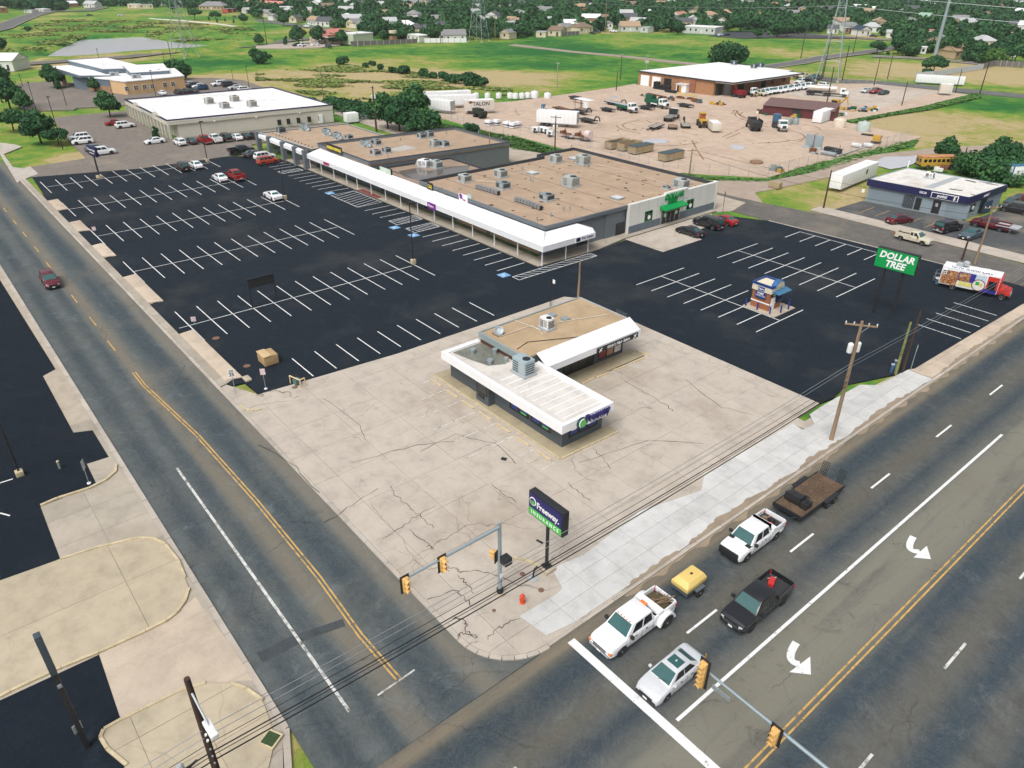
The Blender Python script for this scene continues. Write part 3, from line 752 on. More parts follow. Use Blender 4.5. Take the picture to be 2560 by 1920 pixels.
sheet('gas_forecourt',[(-407.46,164.65),(-411.66,187.52),(-416.53,200.45),(-464.63,225.78),(-451.76,242.72),(-385.15,201.13),(-379.34,186.55),(-386.04,170.80),(-394.88,159.36)],0.04,mat('gas_concrete',(0.4,0.34,0.29),0.9,0,0.15,0.2),0.9)
sheet('church_lot',[(-302.45,404.73),(-310.26,436.23),(-303.29,467.99),(-231.51,465.68),(-271.29,419.85),(-277.89,405.04)],-0.07,asphalt('church_asphalt',(0.05,0.055,0.06),(0.1,0.1,0.1),crack=0),0.3)
# puddles and ponded water
for q,l in (([(-123.96,144.21),(-124.71,147.64),(-123.17,150.67),(-120.01,150.22),(-118.88,147.35),(-120.92,144.16)],'puddle'),([(-107.50,157.35),(-107.40,159.55),(-103.71,159.00),(-102.93,155.58),(-104.66,154.81)],'puddle'),
   ([(-76.86,168.05),(-78.08,175.46),(-74.90,179.41),(-72.63,185.97),(-70.63,177.53),(-70.52,169.14),(-71.42,164.74),(-74.69,165.62)],'puddle'),([(-178.16,188.85),(-176.95,191.15),(-174.37,189.79),(-174.36,186.79)],'puddle')):
 sheet(l,q,-0.03,WATER,0.05)
# wheel ruts pressed into the yard
RUT=dirtmat('rut_soil',(0.27,0.17,0.1),(0.17,0.105,0.065),0.5)
YO=bpy.data.objects['dirt_yard']
def rut(pts,wd=0.45):
 P=[Vector((*p,0))for p in pts]
 S=[]
 for i in range(len(P)-1):
  p0=P[max(0,i -1)]; p1=P[i]; p2=P[i+1]; p3=P[min(len(P)-1,i+2)]
  for k in range(6):
   t=k/6
   S.append(0.5*((2*p1)+(p2 -p0)*t+(2*p0 -5*p1+4*p2 -p3)*t*t+(3*p1 -p0 -3*p2+p3)*t ** 3))
 S.append(P[-1])
 b_=MB()
 for a,c in zip(S[:-1],S[1:]):
  w_=wd*rnd.uniform(0.6,1.2)
  if rnd.random()< 0.93:b_.obox(a,c,w_,-0.058,-0.045)
 b_.build('wheel_rut',RUT,YO)
for pts in ([(-143.31,165.25),(-142.64,159.25),(-141.16,155.81),(-137.10,153.24),(-131.35,151.88)],[(-130.35,150.77),(-137.43,151.58),(-142.24,154.46)],[(-135.37,138.73),(-131.60,140.07),(-127.86,139.26)],[(-180.22,150.58),(-174.80,146.28),(-169.95,143.31)],
   [(-123.48,143.09),(-118.63,143.89),(-115.78,146.92),(-114.31,153.46)],[(-132.91,193.48),(-136.38,200.00),(-128.99,192.46),(-121.68,188.86),(-117.57,188.60)],[(-135.23,199.84),(-131.25,192.57),(-125.25,188.54),(-115.20,185.03)],[(-132.61,198.44),(-130.30,193.76),(-124.75,190.57)],[(-114.61,164.05),(-116.49,171.02),(-118.76,179.30)],[(-112.98,163.27),(-114.23,169.12),(-115.17,172.67)],
   [(-105.40,163.51),(-102.60,169.12),(-100.92,176.66),(-101.42,182.80),(-101.70,187.12)],[(-110.24,186.18),(-104.44,183.70),(-100.50,179.41)],[(-103.47,173.48),(-99.77,174.81),(-100.39,178.43)],[(-142.58,166.83),(-138.70,164.83),(-137.20,166.70)],[(-140.45,178.08),(-135.35,173.11),(-129.12,172.82)],[(-161.42,135.73),(-155.00,133.37),(-151.01,133.36)],[(-110.89,195.64),(-107.12,195.14),(-103.59,192.01)],[(-116.74,154.73),(-108.50,146.48),(-102.17,140.44)]):
 rut(pts)
# ---- long cracks that wander across the forecourt, and silt washed along the kerb
FORE=bpy.data.objects['concrete_forecourt']; CRK=mat('open_crack',(0.05,0.04,0.03),0.95)
rc=random.Random(4)
for pts in ([(-39.29,19.93),(-39.52,21.32),(-39.94,22.97),(-39.94,23.85),(-40.02,25.59)],[(-44.63,23.82),(-43.32,23.46),(-40.96,23.52),(-39.18,23.67),(-37.58,23.47)],[(-26.73,20.13),(-26.90,21.11),(-26.95,22.00),(-26.72,22.96)],[(-29.62,19.44),(-29.13,19.76),(-28.66,19.92),(-28.11,19.51),(-27.15,19.62)],[(-28.06,18.65),(-28.14,19.20),(-27.74,19.56),(-27.07,19.72)],[(-39.50,30.58),(-37.54,30.51),(-35.78,30.53)],
   [(-45.18,52.29),(-42.13,52.17),(-38.43,51.98),(-36.93,51.42)],[(-37.69,40.82),(-35.70,40.42),(-34.37,39.62)],[(-47.31,28.51),(-47.62,32.58),(-44.08,34.48),(-39.35,33.81)],[(-38.95,22.01),(-37.32,22.12),(-35.92,22.22),(-36.67,22.10)],[(-31.93,19.04),(-31.54,21.16),(-30.56,21.15),(-29.31,21.08)],[(-35.57,35.63),(-33.92,35.40),(-32.20,35.58)],[(-32.61,22.07),(-31.45,22.05),(-30.15,21.89)],[(-43.88,17.24),(-44.52,20.05),(-44.96,23.36)],[(-57.54,17.74),(-52.09,18.79),(-46.49,18.58)],[(-49.63,22.87),(-48.42,28.87),(-46.34,32.60)],[(-36.94,38.35),(-35.47,45.86),(-30.92,50.22)],[(-40.55,57.52),(-34.62,55.92),(-31.28,57.29)],[(-61.29,26.16),(-54.38,26.49),(-51.38,25.27)]):
 b_=MB(); prev=None
 for a,c in zip(pts[:-1],pts[1:]):
  for i in range(5):
   t=i/5; q=(a[0]+(c[0]-a[0])*t+rc.uniform(-.14,.14),a[1]+(c[1]-a[1])*t+rc.uniform(-.14,.14))
   if prev:b_.obox(prev,q,rc.uniform(.025,.065),.0,.0145)
   prev=q
 b_.build('crack',CRK,FORE)
silt=dirtmat('kerb_silt',(0.3,0.24,0.17),(0.2,0.155,0.11),.5)
for y0,y1,w0 in ((30.5,36.5,.35),(37.5,52,.7),(52.5,60,.7),(61,74,.6),(80,104,.5)):
 P=[]; k=int((y1 -y0)/.35)
 for i in range(k+1):t=i/k; P.append((-24.0 -w0*math.sin(PI*t)** .5*(.6+.2*math.sin(y0+i*.9)*math.sin(i*.37)+.2*math.sin(i*.173+y0))+rc.uniform(-.12,.06),y0+(y1 -y0)*t))
 b_=MB()
 for a,c in zip(P[:-1],P[1:]):b_.quad((-23.95,a[1],.052),(-23.95,c[1],.052),(c[0],c[1],.044),(a[0],a[1],.044))
 tag(b_.build('kerb_silt',silt),kind='stuff')
for y0,y1 in ((30,60),(62,100)):
 b_=MB(); P=[(-23.5+.35*math.sin(i*.8)*math.sin(i*.23)+rc.uniform(-.06,.06),y0+i*.4)for i in range(int((y1 -y0)/.4))]
 for a,c in zip(P[:-1],P[1:]):b_.quad((-23.69,a[1],-.112),(-23.69,c[1],-.112),(max(c[0],-23.6),c[1],-.112),(max(a[0],-23.6),a[1],-.112))
 tag(b_.build('gutter_silt',silt),kind='stuff')
# ================================================================== BUILDINGS
TANROOF=dirtmat('gravel_roof',(0.4,0.29,0.2),(0.32,0.23,0.155),0.35)
GREYW=mat('grey_painted_wall',(0.13,0.15,0.165),0.8,0,0.14,0.6)
DARKPAR=mat('dark_parapet',(0.04,0.045,0.055),0.7)
WHITE=M['white']
OFFW=mat('off_white_wall',(0.62,0.62,0.58),0.8,0,0.07,0.4)
BEIGEW=mat('beige_block_wall',(0.56,0.53,0.45),0.85,0,0.07,0.4)
GREEN=mat('green_sign',(0.0,0.26,0.06),0.45,0,0.05)
NAVY=mat('navy_trim',(0.012,0.014,0.07),0.5)
BLUEG=mat('blue_grey_wall',(0.2,0.25,0.29),0.75,0,0.1,0.6)
WHITEL=mat('white_lettering',(0.85,0.85,0.85),0.5,0,0.03)
def win(parent,cx,cy,z0,w,h,face,frame=M['black'],d=0.06,bars=(1,0),name='window',glass=None):
 """window: a frame with bars and a pane as its sub-part. face: 'x' faces +X, 'y' faces -Y"""
 f=MB(); t=0.07
 def bx(u0,u1,a,b_,o,o2):
  if face == 'x':f.box(cx -o,cx+o2,cy+u0,cy+u1,z0+a,z0+b_)
  elif face == 'y':f.box(cx+u0,cx+u1,cy -o2,cy+o,z0+a,z0+b_)
 bx(-w/2,w/2,0,t,0.02,d); bx(-w/2,w/2,h -t,h,0.02,d)
 bx(-w/2,-w/2+t,t,h -t,0.02,d); bx(w/2 -t,w/2,t,h -t,0.02,d)
 for i in range(bars[0]):u=-w/2+w*(i+1)/(bars[0]+1); bx(u -0.025,u+0.025,t,h -t,0.02,d -0.01)
 for i in range(bars[1]):v=h*(i+1)/(bars[1]+1); bx(-w/2+t,w/2 -t,v -0.025,v+0.025,0.02,d -0.015)
 o=f.build(name,frame,parent)
 p=MB()
 if face == 'x':p.box(cx -0.02,cx+0.025,cy -w/2+t,cy+w/2 -t,z0+t,z0+h -t)
 else:p.box(cx -w/2+t,cx+w/2 -t,cy -0.025,cy+0.02,z0+t,z0+h -t)
 p.build('pane',glass or M['glass'],o)
 return o
def parapet_roof(parent,poly,z_roof,z_top,t,roofm,parm,cap=None):
 MB().prism(poly,z_roof -0.3,z_roof).build('roof',roofm,parent)
 b_=MB()
 for i in range(len(poly)):
  b_.obox(poly[i -1],poly[i],t,z_roof -0.05,z_top)
 b_.build('parapet',parm,parent)
 if cap:
  b_=MB()
  for i in range(len(poly)):b_.obox(poly[i -1],poly[i],t+0.08,z_top,z_top+0.06)
  b_.build('parapet_cap',cap,parent)
# ---- the shopping centre: wing, furniture store, low store, discount store, and the long canopy
mall=root('shopping_centre','long grey shopping centre with flat tan roofs and a white canopy along its front','shopping centre',(0,0,0))
MB().prism([(-173.6,69.9),(-150,69.9),(-148.5,88.6),(-171,88.6)],-0.2,3.6).build('wall',GREYW,mall)
parapet_roof(mall,[(-173.6,67.6),(-150.2,69.5),(-148.5,88.6),(-171,88.6)],3.62,3.8,0.25,TANROOF,GREYW,M['ltgrey'])
MB().prism([(-150,70.9),(-128.9,70.9),(-125.7,103.3),(-146,103.3)],-0.2,4.3).build('wall',GREYW,mall)
parapet_roof(mall,[(-150,70.8),(-128.8,70.8),(-125.6,103.4),(-146,103.4)],4.32,4.85,0.3,TANROOF,GREYW,DARKPAR)
MB().prism([(-128.95,70.9),(-111.1,70.9),(-111.1,88.5),(-127.3,88.5)],-0.2,3.1).build('wall',GREYW,mall)
WETROOF=dirtmat('wet_roof',(0.3,0.22,0.16),(0.15,0.135,0.12),0.9)
parapet_roof(mall,[(-128.6,70.8),(-111.2,70.8),(-111.2,88.6),(-127.0,88.6)],3.12,3.4,0.25,WETROOF,DARKPAR)
m_,nt_,b_b=newmat('roof_water'); b_b.inputs['Base Color'].default_value=(0.13,0.115,0.1,1); b_b.inputs['Roughness'].default_value=0.12
b_b.inputs['Normal'].default_value=(0,0,0)
for poly in ([(-124.93,74.93),(-124.87,79.42),(-121.15,79.64),(-121.64,84.93),(-119.96,88.53),(-116.51,85.39),(-116.11,78.86),(-116.72,74.07),(-120.49,73.43)],):
 MB().prism(poly,3.08,3.13).build('puddle',m_,mall)
MB().prism([(-137.76,80.78),(-138.96,85.52),(-135.05,85.90),(-134.56,82.17),(-135.75,79.84)],4.3,4.33).build('roof_patch',mat('grey_roof_patch',(0.42,0.4,0.37),0.6,0,0.3,1),mall)
MB().prism([(-111,70.9),(-77.9,70.9),(-77.9,88.2),(-77.5,110.2),(-112.9,110.2),(-112.9,100.3),(-111,100.3)],-0.2,4.3).build('wall',GREYW,mall)
DT=[(-111,70.8),(-77.75,70.8),(-77.6,88.2),(-77.3,110.3),(-113,110.3),(-113,100.2),(-111,100.2)]
MB().prism(DT,4.25,4.32).build('roof',TANROOF,mall)
b_=MB()
for a,c in ((DT[0],DT[1]),(DT[1],DT[2])):b_.obox(a,c,0.3,4.2,4.75)
b_.build('parapet',GREYW,mall)
b_=MB()
for a,c in ((DT[3],DT[4]),(DT[4],DT[5]),(DT[5],DT[6]),(DT[6],DT[0])):b_.obox(a,c,0.3,4.2,4.85)
b_.build('parapet',DARKPAR,mall)
# grey side wall relief panels and the service door
MB().box(-77.85,-77.75,71.5,79.5,0,3.6).box(-77.8,-77.72,83.5,87.5,0,4.2).build('wall_panel',GREYW,mall)
MB().box(-77.75,-77.66,86.0,88.0,0,2.1).build('door',M['black'],mall)
win(mall,-77.75,78.6,0.3,2.4,2.2,'x')
# discount store front
fr=MB().box(-77.6,-77.0,88.2,110.6,0.0,4.9).box(-77.6,-76.95,97.0,102.6,4.9,5.25)
fr.box(-77.7,-76.9,110.6,110.9,0,5.0)
fr.build('store_front',OFFW,mall)
for a in ((88.25,96.0),(100.9,110.55)):MB().box(-77.05,-76.93,*a,0.1,1.35).build('wainscot',mat('slate_band',(0.12,0.15,0.18),0.8),mall)
for gy in [88.2+2.24*i for i in range(1,10)]:MB().box(-77.0,-76.985,gy -0.02,gy+0.02,1.4,4.85).build('panel_joint',M['ltgrey'],mall)
g_=mall
ent=MB().box(-77.02,-76.9,96.2,100.8,0.05,2.75).build('entrance',M['black'],mall)
for y in (96.2,97.3,98.4,99.5,100.7):MB().box(-76.9,-76.86,y,y+0.07,0.05,2.75).build('mullion',M['chrome'],ent)
MB().box(-76.9,-76.86,96.2,100.8,0.05,0.12).box(-76.9,-76.86,96.27,100.7,2.1,2.16).build('rail',M['chrome'],ent)
MB().prism([(-77.0,95.6),(-75.6,95.6),(-75.6,101.4),(-77.0,101.4)],2.75,[3.35,2.95,2.95,3.35]).build('awning',GREEN,mall)
for y in (92.9,103.6):
 w_=win(mall,-77.0,y,1.35,1.9,1.75,'x',frame=GREEN,bars=(1,0))
 o=MB(); o.tube((-76.93,y+0.1,2.0),(-76.9,y+0.1,2.0),0.35,n=14); o.build('round_decal',WHITEL,w_)
for y in (97.0,99.9):
 MB().tube((-76.88,y,1.6),(-76.83,y,1.6),0.34,n=14).build('round_decal',mat('pale_green_decal',(0.45,0.7,0.45),0.5),ent)
text('DOLLAR',1.25,GREEN,mall,(-76.9,99.0,4.55),FX,'sign_lettering',0.08,0.035,shear=0.15)
text('TREE',1.15,GREEN,mall,(-76.9,98.6,3.75),FX,'sign_lettering',0.08,0.035,shear=0.15)
for y in (95.9,101.3):MB().tube((-77,y,3.6),(-76.1,y,4.0),0.03).tube((-76.15,y,4.0),(-76.0,y,3.95),0.12,n=8).build('gooseneck_lamp',M['steel'],mall)
# canopy: sloping white roof with a deep fascia, carried on slim posts
cz0,cz1,czt=2.35,3.2,3.95
cn=MB()
xs=[-149.2+i*(149.2 -74.6)/26 for i in range(27)]
for i in range(26):
 a,b_=xs[i],xs[i+1]-0.02
 ib=min(b_,-77.9)
 q=MB().add([(a,67.6,cz1),(b_,67.6,cz1),(ib if i == 25 else b_,70.75,czt),(a,70.75,czt),(a,67.6,cz1 -0.1),(b_,67.6,cz1 -0.1),(ib if i == 25 else b_,70.75,czt -0.1),(a,70.75,czt -0.1)],
    [(0,1,2,3),(7,6,5,4),(0,4,5,1),(1,5,6,2),(2,6,7,3),(3,7,4,0)])
 q.build('canopy_panel',WHITE,mall)
q=MB().add([(-74.6,67.6,cz1),(-74.6,78.0,cz1),(-76.3,79.2,cz1),(-77.7,77.2,czt),(-77.7,70.75,czt),(-74.6,67.6,cz1 -.1),(-74.6,78.0,cz1 -.1),(-76.3,79.2,cz1 -.1),(-77.7,77.2,czt -.1),(-77.7,70.75,czt -.1)],
   [(0,1,2,3,4),(9,8,7,6,5),(0,5,6,1),(1,6,7,2),(2,7,8,3),(3,8,9,4),(4,9,5,0)])
q.build('canopy_panel',WHITE,mall)
for i in range(26):
 MB().box(xs[i],xs[i+1]-0.015,67.52,67.62,cz0,cz1+0.03).build('fascia_panel',WHITE,mall)
MB().box(-74.62,-74.52,67.52,72.8,cz0,cz1+0.03).build('fascia_panel',WHITE,mall); MB().box(-74.62,-74.52,72.83,78.1,cz0,cz1+0.03).build('fascia_panel',WHITE,mall)
MB().box(-149.2,-77.9,67.7,70.75,2.85,2.95).box(-77.9,-74.7,67.7,77.9,2.85,2.95).build('soffit',mat('soffit_grey',(0.35,0.35,0.34),0.8),mall)
post_me=MB().cbox(0,0,1.2,0.12,0.12,2.45).mesh('canopy_post',M['white'])
for x in (-149.0,-143.9,-138.5,-133.2,-129.0,-123.7,-118.5,-113.3,-107.8,-102.7,-97.3,-91.9,-86.3,-80.7,-75.2):inst('canopy_post',post_me,mall,(x,68.0,0))
for y in (72.6,77.2):inst('canopy_post',post_me,mall,(-75.1,y,0))
for x in (-174.0,-167.7,-160.4,-154.3,-149.6):
 MB().box(x -0.5,x+0.5,66.9,67.9,0,3.95).build('pillar',GREYW,mall)
for a,c in ((-173.5,-168.2),(-167.2,-160.9),(-159.9,-154.8),(-153.8,-150.1)):
 MB().prism([(a,67.3),(c,67.3),(c,67.9),(a,67.9)],2.7,[3.4,3.4,3.75,3.75]).build('awning_fascia',WHITE,mall)
# shop fronts under the canopy
for i in range(24):
 x=-148+i*2.95
 if i in (3,8,13,17,21):MB().box(x -0.5,x+0.5,70.84,70.95,0.1,2.2).build('shop_door',M['black'],mall)
 elif i < 16:win(mall,x,70.88,0.5,2.5,1.9,'y',bars=(1,0),name='shop_window')
MB().box(-100,-92,70.8,70.9,0.1,1.7).box(-91,-79,70.8,70.9,0.1,1.5).build('boarded_front',mat('plywood',(0.42,0.3,0.17),0.85,0,0.2),mall)
for i in range(6):win(mall,-171.5+i*3.9,69.86,0.4,3.0,2.1,'y',bars=(2,0),name='shop_window')
# signs fixed to the centre
YEL=mat('yellow_lettering',(0.7,0.55,0.06),0.5)
sg=MB().box(-145.4,-138.9,70.45,70.6,4.3,5.75).build('store_sign',M['black'],mall)
text('ATHENAS FURNITURE',0.78,YEL,mall,(-142.15,70.4,5.02),FY,'sign_lettering',0.04,0.03,sx=0.78)
MAG=mat('magenta_lettering',(0.45,0.02,0.12),0.5)
text('OUTLET',0.75,MAG,mall,(-140.3,67.45,2.8),FY,'sign_lettering',0.04,0.02,sx=0.9)
PUR=mat('purple_panel',(0.2,0.02,0.28),0.5)
MB().box(-103.6,-101.4,67.3,67.5,2.25,3.25).build('hanging_sign',PUR,mall)
text("Metro",0.62,WHITEL,mall,(-102.5,67.26,2.78),FY,'sign_lettering',0.02,0.01)
MB().box(-74.5,-74.42,73.9,77.9,2.4,3.2).build('lease_sign',WHITEL,mall)
MB().box(-74.42,-74.38,74.0,74.8,2.55,3.1).build('lease_sign_panel',NAVY,mall)
text('For Lease',0.6,NAVY,mall,(-74.38,76.3,2.88),FX,'sign_lettering',0.01,0.01)
bb=MB().box(-124.3,-120.3,70.55,70.85,3.6,5.0).tube((-122,70.9,4.6),(-119.0,74.0,3.3),0.06).build('sign_cabinet',M['black'],mall)
MB().box(-124.2,-120.4,70.5,70.55,3.7,4.9).build('sign_face',mat('faded_sign_face',(0.5,0.58,0.5),0.6,0,0.4,0.8),bb)
MB().box(-108.3,-106.6,70.5,70.62,3.9,5.15).build('sign_cabinet',M['black'],mall)
text('C&J',0.8,YEL,mall,(-107.45,70.46,4.5),FY,'sign_lettering',0.02,0.01)
MB().box(-98.9,-96.6,70.5,70.65,3.9,5.2).build('sign_cabinet',WHITEL,mall)
MB().tube((-98.4,70.48,4.9),(-98.4,70.5,4.9),0.35,n=12).box(-98.6,-97.9,70.46,70.5,4.4,5.1).build('logo',PUR,mall)
text('Pets',0.5,MAG,mall,(-97.4,70.46,4.35),FY,'sign_lettering',0.02,0.01)
# roof seams and pipes on the discount store
for i in range(5):
 y=76+i*6.5
 MB().box(-110.5,-78.2,y -0.04,y+0.04,4.32,4.335).build('roof_seam',DARKPAR,mall)
PIPE=mat('pvc_pipe',(0.6,0.56,0.48),0.6)
for pts in (((-103.03,104.56),(-93.45,105.56),(-82.87,104.23)),((-105.72,87.58),(-104.63,90.31)),((-107.31,91.89),(-101.64,91.96)),((-106.90,78.81),(-102.66,81.53))):
 MB().path([(x,y,4.42)for x,y in pts],0.04).build('roof_pipe',PIPE,mall)
for q,z in [(p,4.3)for p in ((-82.29,80.06),(-82.92,79.28),(-81.71,75.47),(-81.49,72.50),(-106.84,91.05),(-99.85,86.97),(-98.98,86.77),(-114.64,111.23),(-143.59,87.22),(-133.84,88.29),(-131.60,76.76),(-132.00,98.82),(-142.92,99.00),(-139.35,105.53),(-130.25,104.83))]:
 MB().tube((q[0],q[1],z),(q[0],q[1],z+0.55),0.09,n=8).tube((q[0],q[1],z+0.5),(q[0],q[1],z+0.65),0.16,n=8).build('roof_vent',M['steel'],mall)
for i in range(13):q=(-171+i*1.55,69.9+i*0.05); MB().tube((q[0],q[1],3.62),(q[0],q[1],3.85),0.1,n=6).build('roof_bracket',M['black'],mall)
for q in ((-103.57,90.67),(-82.18,90.79),(-106.98,104.59)):
 o=MB().box(-1.0,1.0,-0.8,0.8,0,0.3).build('skylight',M['steel'],mall,(q[0],q[1],4.3))
 MB().box(-0.9,0.9,-0.7,0.7,0.3,0.36).build('skylight_dome',mat('skylight_dome',(0.6,0.62,0.62),0.25),o)
rr=random.Random(5)
b_=MB()
for i in range(70):
 x,y=rr.uniform(-110,-79),rr.uniform(72,109)
 b_.obox((x,y),(x+rr.uniform(-.7,.7),y+rr.uniform(-.6,.6)+0.05),rr.uniform(0.08,0.5),4.32,4.36)
tag(b_.build('roof_litter',mat('roof_litter',(0.06,0.05,0.04),0.9),mall),kind='stuff')
# ---- rooftop machines: things that sit on the roofs
STEELG=mat('unit_grey_green',(0.42,0.46,0.43),0.5,0.1,0.1,2)
STEELB=mat('unit_blue_grey',(0.25,0.3,0.31),0.5,0.2,0.15,2)
def rtu(q,z,label,sx=2.0,sy=1.5,sz=1.2,rz=0.0,m=None,duct=False,hood=False,group='rooftop air conditioning units'):
 m=m or STEELG
 r=root('rooftop_unit',label,'air conditioner',(q[0],q[1],z),rz,group)
 MB().box(-sx/2 -0.15,sx/2+0.15,-sy/2 -0.15,sy/2+0.15,0,0.25).build('base_frame',M['ltgrey'],r)
 MB().box(-sx/2,sx/2,-sy/2,sy/2,0.25,sz).build('cabinet',m,r,bevel=0.03)
 MB().tube((sx*0.22,0,sz),(sx*0.22,0,sz+0.07),min(sx,sy)*0.3,n=14).build('fan_grille',M['black'],r)
 lv=MB()
 for i in range(5):lv.box(-sx*0.42,-sx*0.02,-sy/2 -0.03,-sy/2+0.01,0.35+i*(sz -0.5)/5,0.42+i*(sz -0.5)/5)
 for i in range(5):lv.box(sx/2 -0.01,sx/2+0.03,-sy*0.4,sy*0.4,0.35+i*(sz -0.5)/5,0.42+i*(sz -0.5)/5)
 lv.build('louvre',M['black'],r)
 MB().box(sx*0.05,sx*0.4,-sy/2 -0.02,-sy/2+0.01,0.4,sz -0.15).build('access_panel',M['ltgrey'],r)
 if hood:MB().prism([(-sx/2 -0.55,-sy/2),(-sx/2,-sy/2),(-sx/2,sy/2),(-sx/2 -0.55,sy/2)],0.3,[0.5,sz,sz,0.5]).build('intake_hood',M['ltgrey'],r)
 if duct:
  d_=MB(); prev=None
  pts=[(-sx/2+0.1,0.1,0.75),(-sx/2 -0.5,0.1,0.8),(-sx/2 -1.0,0.05,0.65),(-sx/2 -1.3,0,0.1)]
  for a,c in zip(pts[:-1],pts[1:]):d_.tube(a,c,0.38,n=10)
  d_.build('duct',M['steel'],r,smooth=40)
  d_=MB()
  for a,c in (((-sx/2+0.1,0.5,0.5),(-sx/2 -0.9,0.5,0.5)),((-sx/2 -0.9,0.5,0.5),(-sx/2 -1.1,0.5,0.0))):d_.tube(a,c,0.25,n=8)
  d_.build('duct',M['steel'],r,smooth=40)
 return r
rtu((-170.87,71.90),3.6,'dark square unit nearest the front corner of the wing roof',1.6,1.6,1.3,0,mat('unit_dark',(0.09,0.11,0.12),0.5))
rtu((-171.28,77.90),3.6,'blue grey unit with curved ducts at the back of the wing roof',2.0,1.6,1.2,PI,STEELB,True)
rtu((-163.14,79.44),3.6,'square unit with a striped duct in the middle of the wing roof',1.6,1.5,1.2,PI,STEELB,True)
rtu((-157.60,79.17),3.6,'grey unit with drooping ducts second from the end of the wing roof',1.6,1.5,1.2,PI,STEELB,True)
rtu((-155.33,81.00),3.6,'low unit half hidden behind the furniture store parapet',1.5,1.3,0.9,0,STEELB)
rtu((-143.78,78.61),4.3,'louvred unit with duct at the left front of the furniture store roof',1.6,1.4,1.1,PI,STEELB,True)
rtu((-143.31,81.01),4.3,'long pale unit joined to the louvred one on the furniture store roof',2.2,1.3,1.1,0,STEELB)
rtu((-134.88,75.91),4.3,'grey lilac unit beside the pale roof patch on the furniture store',2.0,1.5,1.1,0,mat('unit_lilac',(0.3,0.29,0.31),0.5))
rtu((-135.28,78.73),4.3,'small box unit between the lilac unit and the roof patch',1.5,1.3,1.1,0,STEELB)
rtu((-142.75,92.15),4.3,'dark louvred unit near the back parapet of the furniture store',1.5,1.3,1.1,0,STEELB)
rtu((-142.66,94.25),4.3,'taller unit standing against the dark one near the back parapet',1.5,1.4,1.3,0,STEELB)
rtu((-134.08,89.78),4.3,'pale green square unit on the furniture store roof beside a dark cabinet',1.6,1.6,1.4,0,STEELG)
rtu((-132.78,91.41),4.3,'dark cabinet unit right of the pale green one on the furniture store',1.8,1.3,1.1,0,STEELB,True)
rtu((-124.80,81.01),3.1,'white hooded unit standing in the wet roof of the low store',2.2,1.9,1.4,0.3,M['white'],False,True)
rtu((-122.59,82.25),3.1,'galvanised unit beside the white hooded one on the wet roof',2.2,1.6,1.4,0,STEELG)
rtu((-106.84,77.61),4.3,'square louvred unit nearest the yellow lettered sign on the big roof',1.9,1.7,1.3,0,STEELG)
rtu((-105.35,84.62),4.3,'pale unit at the left back of the big tan roof',1.9,1.7,1.4,0,STEELG)
rtu((-99.00,80.02),4.3,'blue grey unit feeding the ribbed duct in front of the big roof',2.0,1.7,1.2,0,STEELB)
rtu((-88.94,81.13),4.3,'unit feeding the longest ribbed duct near the front corner of the big roof',2.0,1.7,1.1,0,STEELB)
rtu((-107.28,100.04),4.3,'hooded unit by the step in the rear parapet of the big roof',1.8,1.7,1.5,0,STEELG,False,True)
rtu((-102.96,103.14),4.3,'tall twin louvred unit at the back of the big roof',2.2,2.0,1.8,0,STEELG)
rtu((-92.70,90.22),4.3,'hooded unit on a raised base in the middle of the big roof',2.2,2.0,1.8,0,STEELG,False,True)
rtu((-80.09,104.63),4.3,'hooded unit behind the raised front of the discount store',2.2,1.8,1.5,0,STEELG,False,True)
rtu((-80.94,101.78),4.3,'small low box behind the discount store front',1.2,0.7,0.6,0,STEELB)
RIB=mat('ribbed_duct',(0.33,0.36,0.38),0.4,0.5)
def ribduct(pts,z,label):
 r=root('duct_run',label,'duct',(pts[0][0],pts[0][1],z),0,'ribbed roof ducts')
 P=[(x -pts[0][0],y -pts[0][1])for x,y in pts]
 for a,c in zip(P[:-1],P[1:]):
  L=math.hypot(c[0]-a[0],c[1]-a[1]); k=max(1,int(L/0.7))
  for i in range(k):
   t0,t1=i/k,(i+0.82)/k
   MB().obox((a[0]+(c[0]-a[0])*t0,a[1]+(c[1]-a[1])*t0),(a[0]+(c[0]-a[0])*t1,a[1]+(c[1]-a[1])*t1),0.6,0.15,0.75).build('duct_section',RIB,r)
  MB().obox(a,c,0.5,0.0,0.68).build('duct_liner',M['black'],r)
ribduct([(-101.89,76.44),(-98.83,76.71),(-96.04,76.75)],4.3,'ribbed black and white duct nearer the purple logo sign')
ribduct([(-91.66,76.69),(-88.60,76.81),(-85.11,76.58)],4.3,'ribbed black and white duct running to the front corner of the big roof')
dish=root('satellite_dish','grey satellite dish above the white canopy by the logo sign','satellite dish',(-96.9,71.3,4.6))
MB().lathe([(0.05,0.3),(0.35,0.36),(0.55,0.5),(0.5,0.5),(0.3,0.4)],n=14).build('dish_bowl',M['steel'],dish,(0,0,0),(R_(50),0,0.4)); MB().tube((0,0,-0.3),(0,0,0.4),0.04).build('mast',M['steel'],dish)
